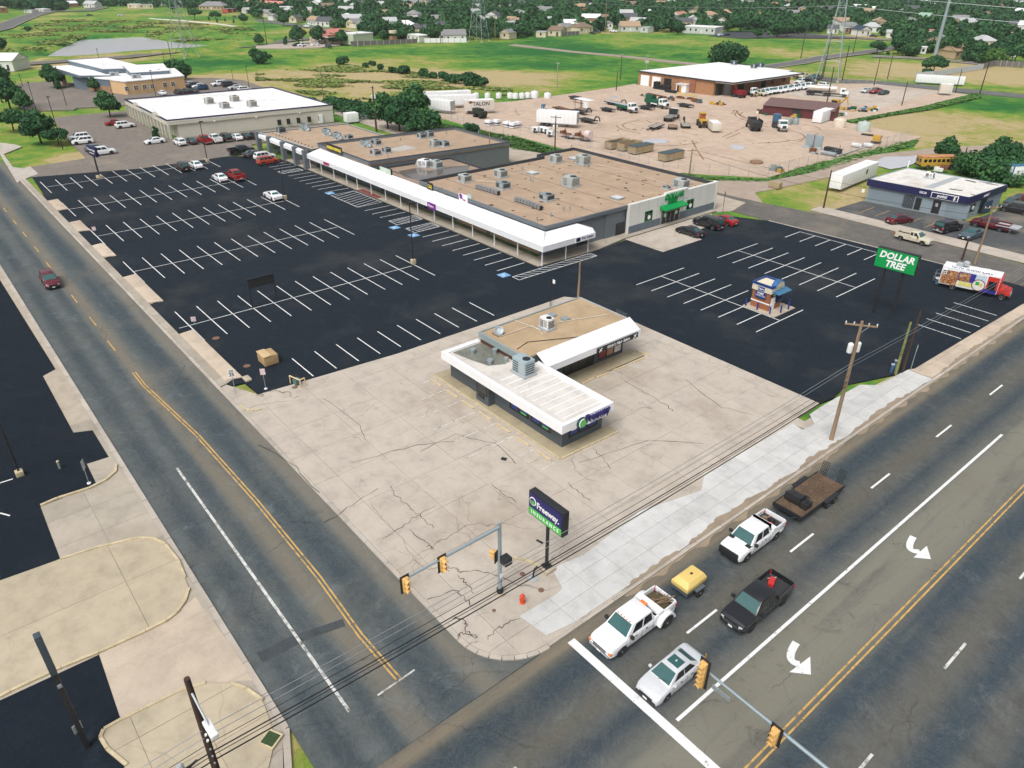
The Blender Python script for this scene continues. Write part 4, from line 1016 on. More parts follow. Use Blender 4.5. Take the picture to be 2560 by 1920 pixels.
# ---- corner building: insurance office (front) and hair salon (back)
ins=root('insurance_office','dark grey corner office with a white flat roof and a blue and green sign','office building',(0,0,0))
DG=mat('charcoal_wall',(0.075,0.09,0.10),0.8,0,0.12,0.8)
MB().box(-56.8,-39.5,38.7,43.8,0,2.75).build('wall',DG,ins)
MB().box(-51.3,-49.3,37.9,38.72,0,2.7).build('drive_up_bay',DG,ins)
win(ins,-50.3,37.9,1.15,1.7,1.1,'y',bars=(0,0))
MB().box(-50.9,-49.9,37.82,37.9,0.7,1.0).build('deal_drawer',M['black'],ins)
LB=mat('poster_blue',(0.02,0.05,0.25),0.5); LG=mat('poster_green',(0.1,0.5,0.1),0.5)
for (x,w_)in ((-45.5,2.8),(-42.4,2.8)):
 o=win(ins,x,38.7,0.85,w_,1.4,'y',bars=(1,0))
 for s_,mm in ((-0.7,LB),(0.65,LB)):
  MB().box(x+s_ -0.45,x+s_+0.45,38.655,38.672,1.05,2.1).build('poster',mm,o)
  MB().box(x+s_ -0.4,x+s_+0.4,38.645,38.655,1.5,1.62).build('poster_lettering',WHITEL,o)
 MB().box(x+0.25,x+1.05,38.64,38.655,1.06,1.25).build('poster_band',LG,o)
o=win(ins,-39.5,41.3,0.85,3.6,1.35,'x',bars=(2,0))
for s_ in (-1.2,0,1.2):
 MB().box(-39.475,-39.455,41.3+s_ -0.45,41.3+s_+0.45,1.05,2.0).build('poster',LB,o); MB().box(-39.455,-39.445,41.3+s_ -0.3,41.3+s_+0.3,1.45,1.6).build('poster_lettering',WHITEL,o)
# flat roof and fascia with a stepped rim
FX0,FX1,FY0,FY1=-56.6,-38.3,37.45,43.9
RW=concrete('dirty_white_roof',(0.6,0.57,0.53),0.5,0.3,0)
MB().prism([(FX0+.3,FY0+.3),(FX1 -.3,FY0+.3),(FX1 -.3,FY1 -.3),(-48.7,FY1 -.3),(-48.7,42.25),(FX0+.3,42.25)],2.9,3.25).build('roof',RW,ins)
for a in ((FX0,FX1,FY0,FY0+.12),(-48.7,FX1,FY1 -.12,FY1),(FX0,FX0+.12,FY0+.12,42.2),(FX1 -.12,FX1,FY0+.12,FY1 -.12)):
 MB().box(*a,2.65,3.5).build('fascia',WHITE,ins)
for a in ((FX0+.12,FX1 -.12,FY0+.12,FY0+.5),(-48.7,FX1 -.12,FY1 -.5,FY1 -.12),(FX0+.12,FX0+.5,FY0+.5,42.2),(FX1 -.5,FX1 -.12,FY0+.5,FY1 -.5)):
 MB().box(*a,3.2,3.42).build('roof_rim',WHITE,ins)
MB().box(FX0+.15,FX1 -.15,FY0+.15,FY1 -.15,2.66,2.72).build('soffit',mat('soffit_white',(0.6,0.6,0.6),0.7),ins)
for i in range(10):x=-48.3+i*0.98; MB().box(x -0.05,x+0.05,38.6,43.3,3.25,3.275).build('roof_seam',WHITE,ins)
MB().prism([(-56.0,38.5),(-53.5,39.0),(-51.4,39.6),(-50.6,41.2),(-51.5,42.2),(-56.0,42.2)],3.25,3.27).build('damp_roof_patch',mat('damp_roof',(0.17,0.175,0.145),0.3,0,0.55,0.5),ins)
lg=MB().tube((-38.3,39.75,3.0),(-38.12,39.75,3.0),0.55,n=20).build('sign_disc',mat('sign_dark_green',(0.01,0.06,0.06),0.4),ins)
MB().tube((-38.12,39.85,2.95),(-38.08,39.85,2.95),0.36,n=16).build('sign_disc_green',LG,lg)
for k in range(10):
 a=R_(70+k*16); a2=R_(70+(k+1)*16)
 MB().tube((-38.07,39.78+0.42*math.cos(a),3.0+0.42*math.sin(a)),(-38.07,39.78+0.42*math.cos(a2),3.0+0.42*math.sin(a2)),0.045,n=5).build('swoosh',WHITEL,lg)
NB=mat('sign_navy',(0.01,0.01,0.12),0.4)
text('Freeway',1.05,NB,ins,(-38.2,41.75,3.12),FX,'sign_lettering',0.09,0.03,sx=0.85)
MB().box(-38.3,-38.15,40.4,43.1,2.58,2.8).build('sign_bar',WHITEL,ins)
text('INSURANCE',0.2,NB,ins,(-38.14,41.75,2.69),FX,'sign_lettering',0.01,0.01,sx=1.6)
walk=slabs('building_walk',[(-58.2,37.5),(-38.4,37.5),(-38.2,44.6),(-39.4,44.6),(-39.5,43.8),(-56.9,43.8),(-58.2,43.8)],3.0,3.0,0.12,concrete('mossy_walk',(0.35,0.3,0.2),0.5,0.4,0.05),BED,gap=0.02)
kerb('kerb_stone',[(-58.2,37.42),(-38.4,37.42)],0.18,0,0.14,M['yellow_kerb'],walk,2.4)
kerb('kerb_stone',[(-38.32,37.5),(-38.12,44.6)],0.18,0,0.14,M['yellow_kerb'],walk,2.4)
sal=root('hair_salon','low tan gravel roofed salon with a sloping white canopy and black sign band','shop building',(0,0,0))
MB().box(-56.2,-48.95,44.0,56.8,0,4.1).build('wall',DG,sal)
SROOF=dirtmat('salon_gravel_roof',(0.42,0.31,0.19),(0.32,0.23,0.14),0.5)
MB().box(-56.2,-48.95,42.3,44.0,3.0,4.1).build('wall',DG,sal)
MB().box(-56.2,-48.85,42.3,56.9,4.1,4.3).build('roof',SROOF,sal)
MB().box(-56.35,-56.2,42.1,57.0,3.9,4.42).box(-56.2,-49.0,42.1,42.3,3.75,4.42).build('parapet',mat('salon_parapet',(0.25,0.3,0.31),0.6),sal)
MB().box(-56.2,-48.9,56.9,57.05,3.9,4.4).build('parapet',M['ltgrey'],sal)
MB().box(-56.1,-50.6,42.2,42.3,3.27,3.74).build('rusted_band',mat('rust_band',(0.09,0.035,0.02),0.8),sal)
n=24
for i in range(n):
 y0=43.7+i*13.6/n; y1=y0+13.6/n -0.03
 MB().add([(-48.8,y0,4.4),(-47.2,y0,3.5),(-47.2,y1,3.5),(-48.8,y1,4.4),(-48.8,y0,4.3),(-47.2,y0,3.4),(-47.2,y1,3.4),(-48.8,y1,4.3)],
   [(0,1,2,3),(7,6,5,4),(0,4,5,1),(1,5,6,2),(2,6,7,3),(3,7,4,0)]).build('canopy_panel',WHITE,sal)
MB().box(-47.22,-47.1,43.7,57.4,2.8,3.53).build('fascia',WHITE,sal); MB().prism([(-48.85,57.32),(-47.22,57.32),(-47.22,57.4),(-48.85,57.4)],2.8,[4.4,3.5,3.5,4.4]).build('fascia',WHITE,sal)
MB().box(-50.6,-48.95,57.1,57.25,4.2,4.75).build('parapet',DARKPAR,sal)
MB().box(-47.08,-47.0,50.6,56.9,2.75,3.35).build('sign_band',M['black'],sal)
text("Girly's Hair Salon",0.5,WHITEL,sal,(-46.97,53.8,3.05),FX,'sign_lettering',0.01,0.005,shear=0.25)
for y in (51.1,56.4):
 MB().tube((-46.97,y -.2,2.85),(-46.97,y+.2,3.25),0.03,n=5).tube((-46.97,y+.2,2.85),(-46.97,y -.2,3.25),0.03,n=5).build('scissors_mark',WHITEL,sal)
win(sal,-48.95,49.9,0.2,4.6,2.2,'x',bars=(3,0))
o=win(sal,-48.95,54.7,0.45,3.6,1.9,'x',bars=(2,1))
for k,(dy,dz)in enumerate(((-1.2,.5),(0,.5),(1.2,.5),(-1.2,1.4),(0,1.4),(1.2,1.4))):
 MB().box(-48.92,-48.88,54.7+dy -.5,54.7+dy+.5,0.45+dz -.38,0.45+dz+.38).build('poster',mat(('poster_red','poster_skin','poster_pale')[k % 3],((0.25,0.04,0.04),(0.4,0.22,0.15),(0.6,0.58,0.55))[k % 3],0.5,0,0.6,3),o)
MB().box(-48.97,-48.88,45.2,47.0,0.1,2.2).build('door',M['black'],sal)
slabs('salon_walk',[(-48.95,44.0),(-46.9,44.0),(-46.9,58.2),(-48.95,58.2)],2.2,3.0,0.12,bpy.data.materials['mossy_walk'],BED,gap=0.02)
rtu((-52.5,48.4),4.3,'white unit with a black fan on the tan salon roof',1.3,1.0,1.35,R_(0),M['ltwhite'])
rtu((-48.0,41.3),3.27,'large blue grey unit on a curb where the two corner roofs meet',1.9,1.3,1.75,0,mat('unit_pale_blue',(0.33,0.42,0.45),0.5,0.1))
for q,z,r_,l in (((-54.60,40.07),3.27,.3,'short round steel vent at the wet end of the office roof'),((-53.16,41.83),3.27,.28,'round steel vent beside the rusted salon parapet'),((-51.69,40.03),3.27,.3,'lowest of the round steel vents on the damp roof'),((-50.91,41.49),3.27,.25,'round vent beside the big blue grey unit')):
 tag(MB().tube((q[0],q[1],z),(q[0],q[1],z+0.35),r_*0.8,n=12).tube((q[0],q[1],z+0.3),(q[0],q[1],z+0.5),r_,n=12).build('roof_vent',M['steel'],smooth=40),l,'vent','round vents on the corner office roof')
for q,l in (((-52.98,51.56),'small grey hatch on the salon roof toward the car park'),((-54.59,51.04),'small grey hatch behind the white salon unit')):
 tag(MB().box(q[0]-.45,q[0]+.45,q[1]-.4,q[1]+.4,4.3,4.5).build('roof_hatch',M['steel'],bevel=0.03),l,'roof hatch')
d2=root('satellite_dish','grey satellite dish on a pallet at the front edge of the salon roof','satellite dish',(*(-54.67,43.54),4.3))
MB().lathe([(0.05,0),(0.35,0.06),(0.5,0.2),(0.45,0.2),(0.25,0.1)],n=14).build('dish_bowl',M['steel'],d2,(0,0,0.4),(R_(50),0,R_(60))); MB().box(-.6,.5,-.5,.5,0,0.12).tube((0,0,0),(0,0,0.45),0.04).build('stand',M['wood'],d2)
for pts,z in ((((-54.06,43.20),(-54.01,47.49),(-52.60,47.40),(-51.53,46.95)),4.4),(((-56.14,46.98),(-52.45,47.60)),4.4),(((-52.82,50.11),(-50.74,56.24)),4.4),(((-50.78,42.82),(-51.30,44.66),(-48.77,49.68)),4.36)):
 MB().path([(x,y,z)for x,y in pts],0.035).build('roof_pipe',PIPE if z == 4.4 else M['black'],sal)
vp=root('vent_stack','pair of thin dark pipes with a small white plate behind the salon','pipe',(*(-62.73,58.43),0))
MB().tube((-0.15,0,0),(-0.15,0,4.4),0.04).tube((0.15,0,0),(0.15,0,4.4),0.04).build('pipe',M['black'],vp); MB().box(0.2,0.6,-0.02,0.02,3.8,4.3).build('plate',WHITEL,vp)
# ---- wheel stops
WS=mat('yellowed_wheel_stop',(0.56,0.44,0.27),0.9,0,0.25,3)
ws_me=MB().prism([(-0.95,-0.09),(0.95,-0.09),(0.95,0.09),(-0.95,0.09)],0,0.14).mesh('wheel_stop',WS,bevel=0.03)
ords=['first','second','third','fourth','fifth','sixth','seventh','eighth']
for i,(a,c)in enumerate((((-57.73,36.54),(-55.57,36.68)),((-54.68,36.64),(-52.63,36.76)),((-51.95,36.70),(-49.99,36.82)),((-49.35,36.76),(-47.14,36.79)),((-46.51,36.76),(-44.33,36.75)),((-43.71,36.73),(-41.50,36.75)),((-40.75,36.65),(-38.57,36.65)))):
 tag(inst('wheel_stop',ws_me,None,((a[0]+c[0])/2,36.65,0.012),0),'yellowed concrete wheel stop, %s of seven counted from the car park end' % ords[i],'wheel stop','wheel stops before the insurance office')
for i,(a,c)in enumerate((((-48.45,58.45),(-46.42,58.70)),((-46.62,55.86),(-46.51,57.93)),((-46.72,53.02),(-46.53,54.92)),((-46.77,50.34),(-46.69,52.45)),((-46.77,48.78),(-46.80,49.84)))):
 an=math.atan2(c[1]-a[1],c[0]-a[0])
 tag(inst('wheel_stop',ws_me,None,((a[0]+c[0])/2,(a[1]+c[1])/2,0.012),an),'tan wheel stop before the salon, %s from its far end' % ords[i],'wheel stop','wheel stops before the salon')
FO=bpy.data.objects['concrete_forecourt']
for a,c in (((-57.42,35.17),(-57.52,36.40)),((-54.77,33.43),(-54.92,36.73)),((-52.04,31.63),(-52.08,36.72)),((-49.40,31.18),(-49.47,36.78)),((-46.61,31.40),(-46.61,36.70)),((-43.81,31.36),(-43.81,36.61)),((-41.05,34.45),(-40.99,36.65)),((-38.26,35.14),(-38.31,36.83)),((-57.74,55.21),(-57.07,57.05))):
 MB().obox(a,c,0.1,0.013,0.018).build('parking_line',WLINE2,FO)
# ---- office building with the arcade
ob=root('arcade_office','long beige office with a white roof, blue trim and an arcade of columns','office building',(0,0,0))
OBP=[(-199,55),(-194.4,97.3),(-235,98),(-238.5,56)]
MB().prism([(-199,57.2),(-194.4,97.3),(-235,98),(-238.3,57.4)],-0.1,4.0).build('wall',BEIGEW,ob)
MB().prism([(-198.8,55),(-194.3,97.4),(-235.2,98.1),(-238.6,56)],3.95,4.1).build('roof',M['ltwhite'],ob)
b_=MB();
for i in range(4):b_.obox(OBP[i -1],OBP[i],0.3,3.2,4.25)
b_.build('parapet',BEIGEW,ob)
b_=MB()
for i in range(4):b_.obox(OBP[i -1],OBP[i],0.4,4.25,4.5)
b_.build('blue_coping',NAVY,ob)
for i in range(14):
 t=i/13; x=-198.7 -39.5*t; y=55+t
 MB().box(x -0.25,x+0.25,y -0.25,y+0.25,0,3.3).build('column',BEIGEW,ob)
for t in (0.22,0.68):
 x=-199 -39.5*t; b_=MB(); pts=[(x -3,4.2),(x -2.4,4.7),(x -1.2,5.1),(x,5.2),(x+1.2,5.1),(x+2.4,4.7),(x+3,4.2)]
 n=len(pts); yy=54.8+t
 b_.add([(p[0],yy,p[1])for p in pts]+[(p[0],yy+0.35,p[1])for p in pts],[tuple(range(n)),tuple(range(2*n -1,n -1,-1))]+[(i,n+i,n+i+1,i+1)for i in range(n -1)]); b_.build('curved_gable',BEIGEW,ob)
text('REGIONAL MEDICAL OFFICES',0.7,M['ltgrey'],ob,(-216,55.0,3.75),(R_(90),0,R_(-1.4)),'sign_lettering',0.02)
for px_,w_,h_ in (((-200.89,83.77),1.0,1.4),((-200.62,86.22),1.0,1.4),((-199.94,88.94),1.0,1.4),((-199.76,91.87),1.0,1.4),((-199.50,94.94),1.0,1.4)):
 t=(px_[1]-55)/42.3; win(ob,-199+4.6*t+0.25,px_[1]-1.6,0.6,w_,h_,'x',bars=(0,0))
win(ob,-198.6,62.5,1.2,1.0,1.0,'x',bars=(0,0)); MB().box(-194.8,-194.3,93.0,94.1,0,2.1).build('door',WHITEL,ob)
for y in (66.0,76.5,88.0):MB().box(-199+4.6*(y -55)/42.3,-199+4.6*(y -55)/42.3+0.35,y -.2,y+.2,3.0,3.25).build('wall_lamp',WHITEL,ob)
for q,l in (((-218.60,72.59),'left front unit on the white office roof'),((-218.03,79.54),'left back unit on the white office roof'),((-208.70,73.17),'right front unit on the white office roof'),((-206.80,79.91),'right back unit on the white office roof')):
 rtu(q,4.1,'pale louvred '+l,2.4,2.0,1.5,0,mat('unit_tan_grey',(0.45,0.43,0.38),0.5))
# ---- clinic
cl=root('clinic','tan and slate clinic with white roofs and slanted blue eaves','clinic building',(0,0,0))
TANW=mat('tan_stucco',(0.6,0.4,0.21),0.85,0,0.08,0.4)
SLATE=mat('slate_cladding',(0.12,0.16,0.2),0.6,0.1,0.12,1)
STONE=mat('stone_cladding',(0.3,0.19,0.11),0.9,0,0.4,0.9)
MB().prism([(-278,66.6),(-280.4,86.2),(-312,92),(-311,70),(-286.3,64)],-0.2,3.9).build('wall',TANW,cl)
MB().prism([(-277.8,66.4),(-280.2,86.4),(-312,92.2),(-311,70),(-286.3,63.8)],3.9,4.15).build('roof',M['ltwhite'],cl)
MB().prism([(-286.4,63.9),(-292,61),(-304,56.6),(-312,70),(-300,76)],-0.2,4.0).build('wall',SLATE,cl)
MB().prism([(-286.2,63.7),(-291.9,60.9),(-304,56.4),(-312.2,70),(-300,76.2)],4.0,4.2).build('roof',M['ltwhite'],cl)
MB().prism([(-286.3,63.75),(-292,60.85),(-297,59),(-297,59.4),(-292,61.3),(-286.3,64.2)],-0.1,1.9).build('stone_base',STONE,cl)
MB().prism([(-293,66),(-296,57.5),(-318,53.5),(-322,62)],4.3,[4.6,4.9,6.0,5.6]).build('roof',M['ltwhite'],cl)
MB().prism([(-292.8,66.2),(-295.9,57.3),(-318.3,53.3),(-322.2,62.2)],4.15,[4.5,4.8,5.9,5.5]).build('eave',SLATE,cl)
MB().prism([(-316,55),(-314.4,55),(-314.4,56.4),(-316,56.4)],0,4.6).build('stone_pier',STONE,cl)
MB().prism([(-298,80),(-300,66),(-322,60),(-326,74)],4.8,[5.6,5.9,7.2,6.8]).build('roof',M['ltwhite'],cl)
MB().prism([(-297.9,80.2),(-299.9,65.8),(-322.2,59.8),(-326.3,74.2)],4.2,[5.5,5.8,7.1,6.7]).build('eave',SLATE,cl)
MB().prism([(-288,84),(-290,72),(-302,73),(-300,86)],4.15,[5.3,5.3,6.3,6.3]).build('roof',M['ltwhite'],cl)
MB().prism([(-287.9,84.1),(-289.9,71.8),(-302.2,72.8),(-300,86.2)],4.1,[5.15,5.15,6.15,6.15]).build('eave',SLATE,cl)
for q in ((-278.53,66.69),(-277.86,69.59),(-277.27,72.41),(-276.96,74.89),(-276.22,79.21),(-275.71,82.00)):
 t=(q[1]-66.6)/19.5; win(cl,-278 -2.4*min(1,max(0,t))+0.14,q[1],1.2,1.3,1.4,'x',bars=(1,1),frame=WHITEL)
for q,l in (((-293.79,67.60),'leftmost'),((-294.83,73.48),'back'),((-283.25,71.73),'front'),((-290.88,80.96),'rightmost')):
 rtu(q,4.15,'%s grey unit on the clinic roof' % l,2.6,1.6,1.3,R_(90),M['ltgrey'])
# ---- brick warehouse at the yard
wh=root('brick_warehouse','orange brick warehouse with a wide white roof behind the dirt yard','warehouse',(0,0,0))
m_,nt_,bb_=newmat('orange_brick')
tc=N(nt_,'ShaderNodeNewGeometry'); br=N(nt_,'ShaderNodeTexBrick')
sp_=N(nt_,'ShaderNodeSeparateXYZ'); nt_.links.new(tc.outputs['Position'],sp_.inputs[0])
cb=N(nt_,'ShaderNodeCombineXYZ'); nt_.links.new(mul(nt_,sp_.outputs['X'],sp_.outputs['Y'],'ADD'),cb.inputs[0]); nt_.links.new(sp_.outputs['Z'],cb.inputs[1]); nt_.links.new(cb.outputs[0],br.inputs['Vector'])
br.inputs['Color1'].default_value=(0.42,0.21,0.1,1); br.inputs['Color2'].default_value=(0.33,0.16,0.08,1); br.inputs['Mortar'].default_value=(0.3,0.2,0.13,1)
br.inputs['Scale'].default_value=1.0; br.inputs['Brick Width'].default_value=0.4; br.inputs['Row Height'].default_value=0.2; br.inputs['Mortar Size'].default_value=0.012
nt_.links.new(mixc(nt_,rng(nt_,noise(nt_,wpos(nt_),0.3,6.0),0.45,0.7,0,0.4),br.outputs[0],(0.22,0.11,0.06)),bb_.inputs['Base Color']); bb_.inputs['Roughness'].default_value=0.9
BRICK=m_
WP=[(-190,216.3),(-157.3,216.6),(-156,260),(-188,260)]
MB().prism(WP,-0.3,4.4).build('wall',BRICK,wh)
MB().prism([(-190.3,216),(-157,216.2),(-150.5,217.5),(-149.5,257),(-155.6,257.2),(-155.7,260.3),(-188.3,260.4)],4.4,4.6).build('roof',M['ltwhite'],wh)
b_=MB(); E_=[(-190.3,216),(-157,216.2),(-150.5,217.5),(-149.5,257),(-155.6,257.2),(-155.7,260.3)]
for a,c in zip(E_[:-1],E_[1:]):b_.obox(a,c,0.25,4.35,4.7)
b_.build('eave_trim',DARKPAR,wh)
MB().prism([(-157.0,216.6),(-150.7,217.8),(-149.8,256.8),(-156,257)],4.0,4.38).build('awning_soffit',OFFW,wh)
for x in (-186.8,-181.5):MB().box(x -1.9,x+1.9,216.1,216.4,0,3.4).build('roller_door',WHITEL,wh)
MB().box(-178.0,-175.0,216.1,216.4,0,3.4).build('door',M['black'],wh)
MB().box(-167.0,-164.6,216.2,216.4,0,4.3).build('brick_pilaster',mat('darker_brick',(0.27,0.11,0.06),0.9),wh)
for y in (219,231,244):MB().box(-157.2,-156.4,y -1.3,y+1.3,0,3.4).build('door',M['black'],wh)
for y in (223.5,):MB().box(-157.2,-156.5,y -1.5,y+1.5,0,3.4).build('roller_door',M['ltgrey'],wh)
for y in (249,256):win(wh,-156.1,y,1.2,1.2,1.2,'x')
for q,l in (((-179.47,257.99),'left'),((-168.61,254.89),'middle'),((-168.59,259.05),'right')):
 rtu(q,4.6,'%s dark unit along the far side of the warehouse roof' % l,1.8,1.5,1.5,0,mat('unit_slate',(0.08,0.11,0.14),0.5))
# ---- tyre shop
ps=root('tyre_shop','blue grey tyre shop with a navy band and a patched white roof','shop building',(0,0,0))
PW=[(-62.8,137.6),(-46.2,139.2),(-45.5,152.6),(-62.3,151.3)]
CORR=mat('corrugated_blue_grey',(0.25,0.31,0.345),0.6,0.1,0.1,1)
MB().prism(PW,-0.2,2.9).build('wall',CORR,ps)
PB=[(-63.1,137.3),(-46.0,138.9),(-45.2,152.9),(-62.6,151.6)]
b_=MB()
for i in (1,2):b_.obox(PB[i -1],PB[i],0.25,2.75,3.95)
b_.build('navy_band',NAVY,ps)
b_=MB()
for i in (0,3):b_.obox(PB[i -1],PB[i],0.2,2.9,3.9)
b_.build('rear_parapet',CORR,ps)
PSR=concrete('patched_white_roof',(0.66,0.64,0.6),0.8,0.2,0)
MB().prism(PB,3.6,3.8).build('roof',PSR,ps)
MB().prism([(-54.23,139.96),(-54.03,151.51),(-52.75,151.84),(-52.74,140.28)],3.8,3.83).build('roof_patch',M['ltgrey'],ps)
for q in ((-51.67,151.09),(-49.62,151.60),(-47.07,141.88),(-50.77,142.34),(-48.17,151.38)):
 MB().obox(q,(q[0]+rnd.uniform(0.8,2.2),q[1]+rnd.uniform(-.5,.8)),rnd.uniform(0.3,0.7),3.8,3.82).build('roof_stain',mat('tar_stain',(0.05,0.045,0.04),0.9,0,0.5,2),ps)
def onps(q,z0,w_,h_,name,m,out=0.05):
 """panel on the tyre shop's long wall"""
 d=Vector((16.6,1.6)).normalized(); x=q[0]; t=(x+62.8)/16.6; y=137.6+1.6*t
 a=(x -d.x*w_/2,y -d.y*w_/2); c=(x+d.x*w_/2,y+d.y*w_/2)
 return MB().obox((a[0],a[1]),(c[0],c[1]),out*2,z0,z0+h_).build(name,m,ps)
for q,w_,h_ in (((-55.42,138.93),1.8,2.3),((-53.80,138.80),1.0,2.1),((-50.74,138.78),1.3,2.3)):onps(q,0.1,w_,h_,'door',M['black'])
g2=onps((-47.38,139.24),0.1,3.6,2.4,'garage_door',BLUEG)
for i in range(1,3):onps(((-47.38,139.24)[0],0),0.1+i*0.8,3.6,0.05,'door_rail',M['steel'],0.08)
for q in ((-63.55,140.91),(-50.81,141.80)):onps(q,1.3,0.5,0.6,'notice',WHITEL)
for i in range(34):
 onps((-62.4+i*0.24,0),0.1,0.05,2.6,'rib',BLUEG,0.08)
an=math.atan2(1.6,17.1)
rot_ps=(R_(90),0,an)
def bandpt(x,out=0.2):t=(x+63.1)/17.1; return (x,137.3+1.6*t -out)
p=bandpt(-53.3); text('GILLS',0.5,WHITEL,ps,(p[0],p[1],3.35),rot_ps,'sign_lettering',0.02,0.02)
o=MB(); p=bandpt(-49.7,0.24); L_=MB().prism([(-2.2,-0.02),(2.2,-0.02),(2.2,0.02),(-2.2,0.02)],-0.5,0.5).build('sign_plate',WHITEL,ps,(p[0],p[1],3.3),an,bevel=0.01)
MB().prism([(-2.08,-0.04),(2.08,-0.04),(2.08,0.0),(-2.08,0.0)],-0.4,0.4).build('sign_face',NAVY,L_,(0,-0.02,0))
p=bandpt(-50.1,0.34); text('point',0.75,WHITEL,ps,(p[0],p[1],3.32),rot_ps,'sign_lettering',0.02,0.02,shear=0.2)
p=bandpt(-48.1,0.34); text('S',0.8,WHITEL,ps,(p[0],p[1],3.3),rot_ps,'sign_lettering',0.02,0.03,shear=0.1)
MB().obox((-45.75,143.3),(-45.6,146.6),0.1,3.0,3.75).build('sign_plate',WHITEL,ps); MB().obox((-45.68,143.4),(-45.53,146.5),0.1,3.1,3.65).build('sign_face',NAVY,ps)
text('point S',0.6,WHITEL,ps,(-45.5,145.0,3.38),(R_(90),0,R_(87)),'sign_lettering',0.02,0.02,shear=0.2)
MB().obox((-45.7,147),(-45.45,152.4),0.1,3.0,3.3).build('white_stripe',WHITEL,ps)
MB().obox((-46.15,140.3),(-46.02,142.6),0.1,0.9,2.3).build('window',M['glass'],ps); MB().obox((-45.9,144.5),(-45.8,147.3),0.1,0.1,2.6).build('garage_opening',M['black'],ps)
MB().tube((-46.0,141.9,1.6),(-45.93,141.9,1.6),0.35,n=14).build('round_decal',WHITEL,ps)
rtu((-56.48,147.21),3.8,'white swamp cooler on the tyre shop roof',1.3,1.1,1.1,0.1,M['white'])
ex=root('vent_stack','white exhaust pipe standing behind the tyre shop roof','pipe',(*(-62.96,152.52),0)); MB().tube((0,0,0),(0,0,5.0),0.14,n=8).build('pipe',WHITEL,ex)
sheet('tyre_shop_lot',[(-63.5,124.5),(-36,124.3),(-20,124.5),(-10,160),(-44,156),(-45.2,139),(-63,137)],-0.03,asphalt('shop_lot_asphalt',(0.07,0.075,0.078),(0.26,0.22,0.17),crack=0.8,dustamt=0.8),0.2)
slabs('tyre_shop_drive',[(-66,123.9),(-24,124.2),(-24,128.2),(-66,127.6)],3,4.0,-0.01,CONC,BED,gap=0.02)
PL=bpy.data.objects['tyre_shop_lot']
for x in (-59.5,-56.7,-53.9,-51.1,-48.3,-45.5):MB().box(x -0.05,x+0.05,129.5,134.5,-0.03,-0.022).build('parking_line',YLINE,PL)
# ---- ice and water kiosk
ki=root('ice_kiosk','small brown kiosk selling water and ice with a blue arched top and bollards','kiosk',(0,0,0))
KB=mat('terracotta_panel',(0.3,0.115,0.05),0.75,0,0.08,1); KC=mat('cream_band',(0.66,0.6,0.47),0.7)
MB().box(-48.2,-43.5,78.5,83.1,0,0.14).build('plinth',M['concrete_plain'],ki)
MB().box(-47.6,-45.0,79.3,81.9,0.14,2.5).build('wall',KB,ki)
MB().box(-47.7,-44.9,79.2,82.0,2.45,3.2).build('cream_band',KC,ki)
MB().box(-47.65,-44.95,79.26,81.96,0.95,1.1).build('belt_course',WHITEL,ki)
b_=MB()
for a in ((-47.75,-44.85,79.15,79.27),(-47.75,-44.85,81.95,82.07),(-47.75,-47.63,79.27,81.95),(-44.97,-44.85,79.27,81.95)):b_.box(*a,3.2,3.5)
b_.build('blue_coping',mat('kiosk_blue',(0.015,0.05,0.2),0.4),ki)
MB().box(-47.6,-45.0,79.3,81.9,3.2,3.25).build('roof',KC,ki)
KBL=bpy.data.materials['kiosk_blue']
MB().box(-47.05,-45.6,79.13,79.22,1.55,2.45).build('sign_panel',KBL,ki); MB().box(-46.8,-45.9,79.1,79.2,2.6,3.05).build('open_sign',KBL,ki)
text('Open',0.36,WHITEL,ki,(-46.35,79.08,2.82),FY,'sign_lettering',0.01,0.01)
text('PURE',0.38,WHITEL,ki,(-46.32,79.1,2.2),FY,'sign_lettering',0.01,0.015); text('WATER + ICE',0.22,WHITEL,ki,(-46.32,79.1,1.9),FY,'sign_lettering',0.01,0.01)
MB().box(-45.02,-44.9,79.4,81.95,1.95,2.45).build('sign_panel',M['black'],ki); text('Ice   Water',0.4,WHITEL,ki,(-44.88,80.7,2.2),FX,'sign_lettering',0.01,0.01)
MB().prism([(-45.0,79.6),(-44.0,79.6),(-44.0,82.4),(-45.0,82.4)],2.5,[2.8,2.58,2.58,2.8]).build('awning',mat('kiosk_awning',(0.05,0.16,0.28),0.4),ki)
n=10; b_=MB()
P1=[(80.7+0.95*math.cos(PI*i/n),3.2+0.75*math.sin(PI*i/n))for i in range(n+1)]
for (p,q)in zip(P1[:-1],P1[1:]):
 b_.add([(-45.4,p[0],p[1]),(-44.7,p[0],p[1]),(-44.7,q[0],q[1]),(-45.4,q[0],q[1]),(-45.4,p[0],p[1]+.08),(-44.7,p[0],p[1]+.08),(-44.7,q[0],q[1]+.08),(-45.4,q[0],q[1]+.08)],[(0,1,2,3),(7,6,5,4),(0,4,5,1),(1,5,6,2),(2,6,7,3),(3,7,4,0)])
b_.build('arched_top',mat('kiosk_arch',(0.03,0.12,0.3),0.4),ki)
b_=MB(); b_.add([(-44.75,p[0],p[1])for p in P1]+[(-44.85,p[0],p[1])for p in P1],[tuple(range(n+1)),tuple(range(2*n+1,n,-1))]); b_.build('arch_face',KC,ki)
MB().box(-44.99,-44.92,79.6,80.4,0.2,1.9).build('machine_front',WHITEL,ki); MB().box(-44.99,-44.9,80.7,81.8,0.9,1.8).build('machine_front',M['black'],ki); MB().box(-44.92,-44.88,80.9,81.6,1.0,1.7).build('machine_screen',KBL,ki)
bol_me=MB().tube((0,0,0),(0,0,0.95),0.1,n=10).mesh('bollard',mat('bollard_blue',(0.02,0.04,0.25),0.4),smooth=40)
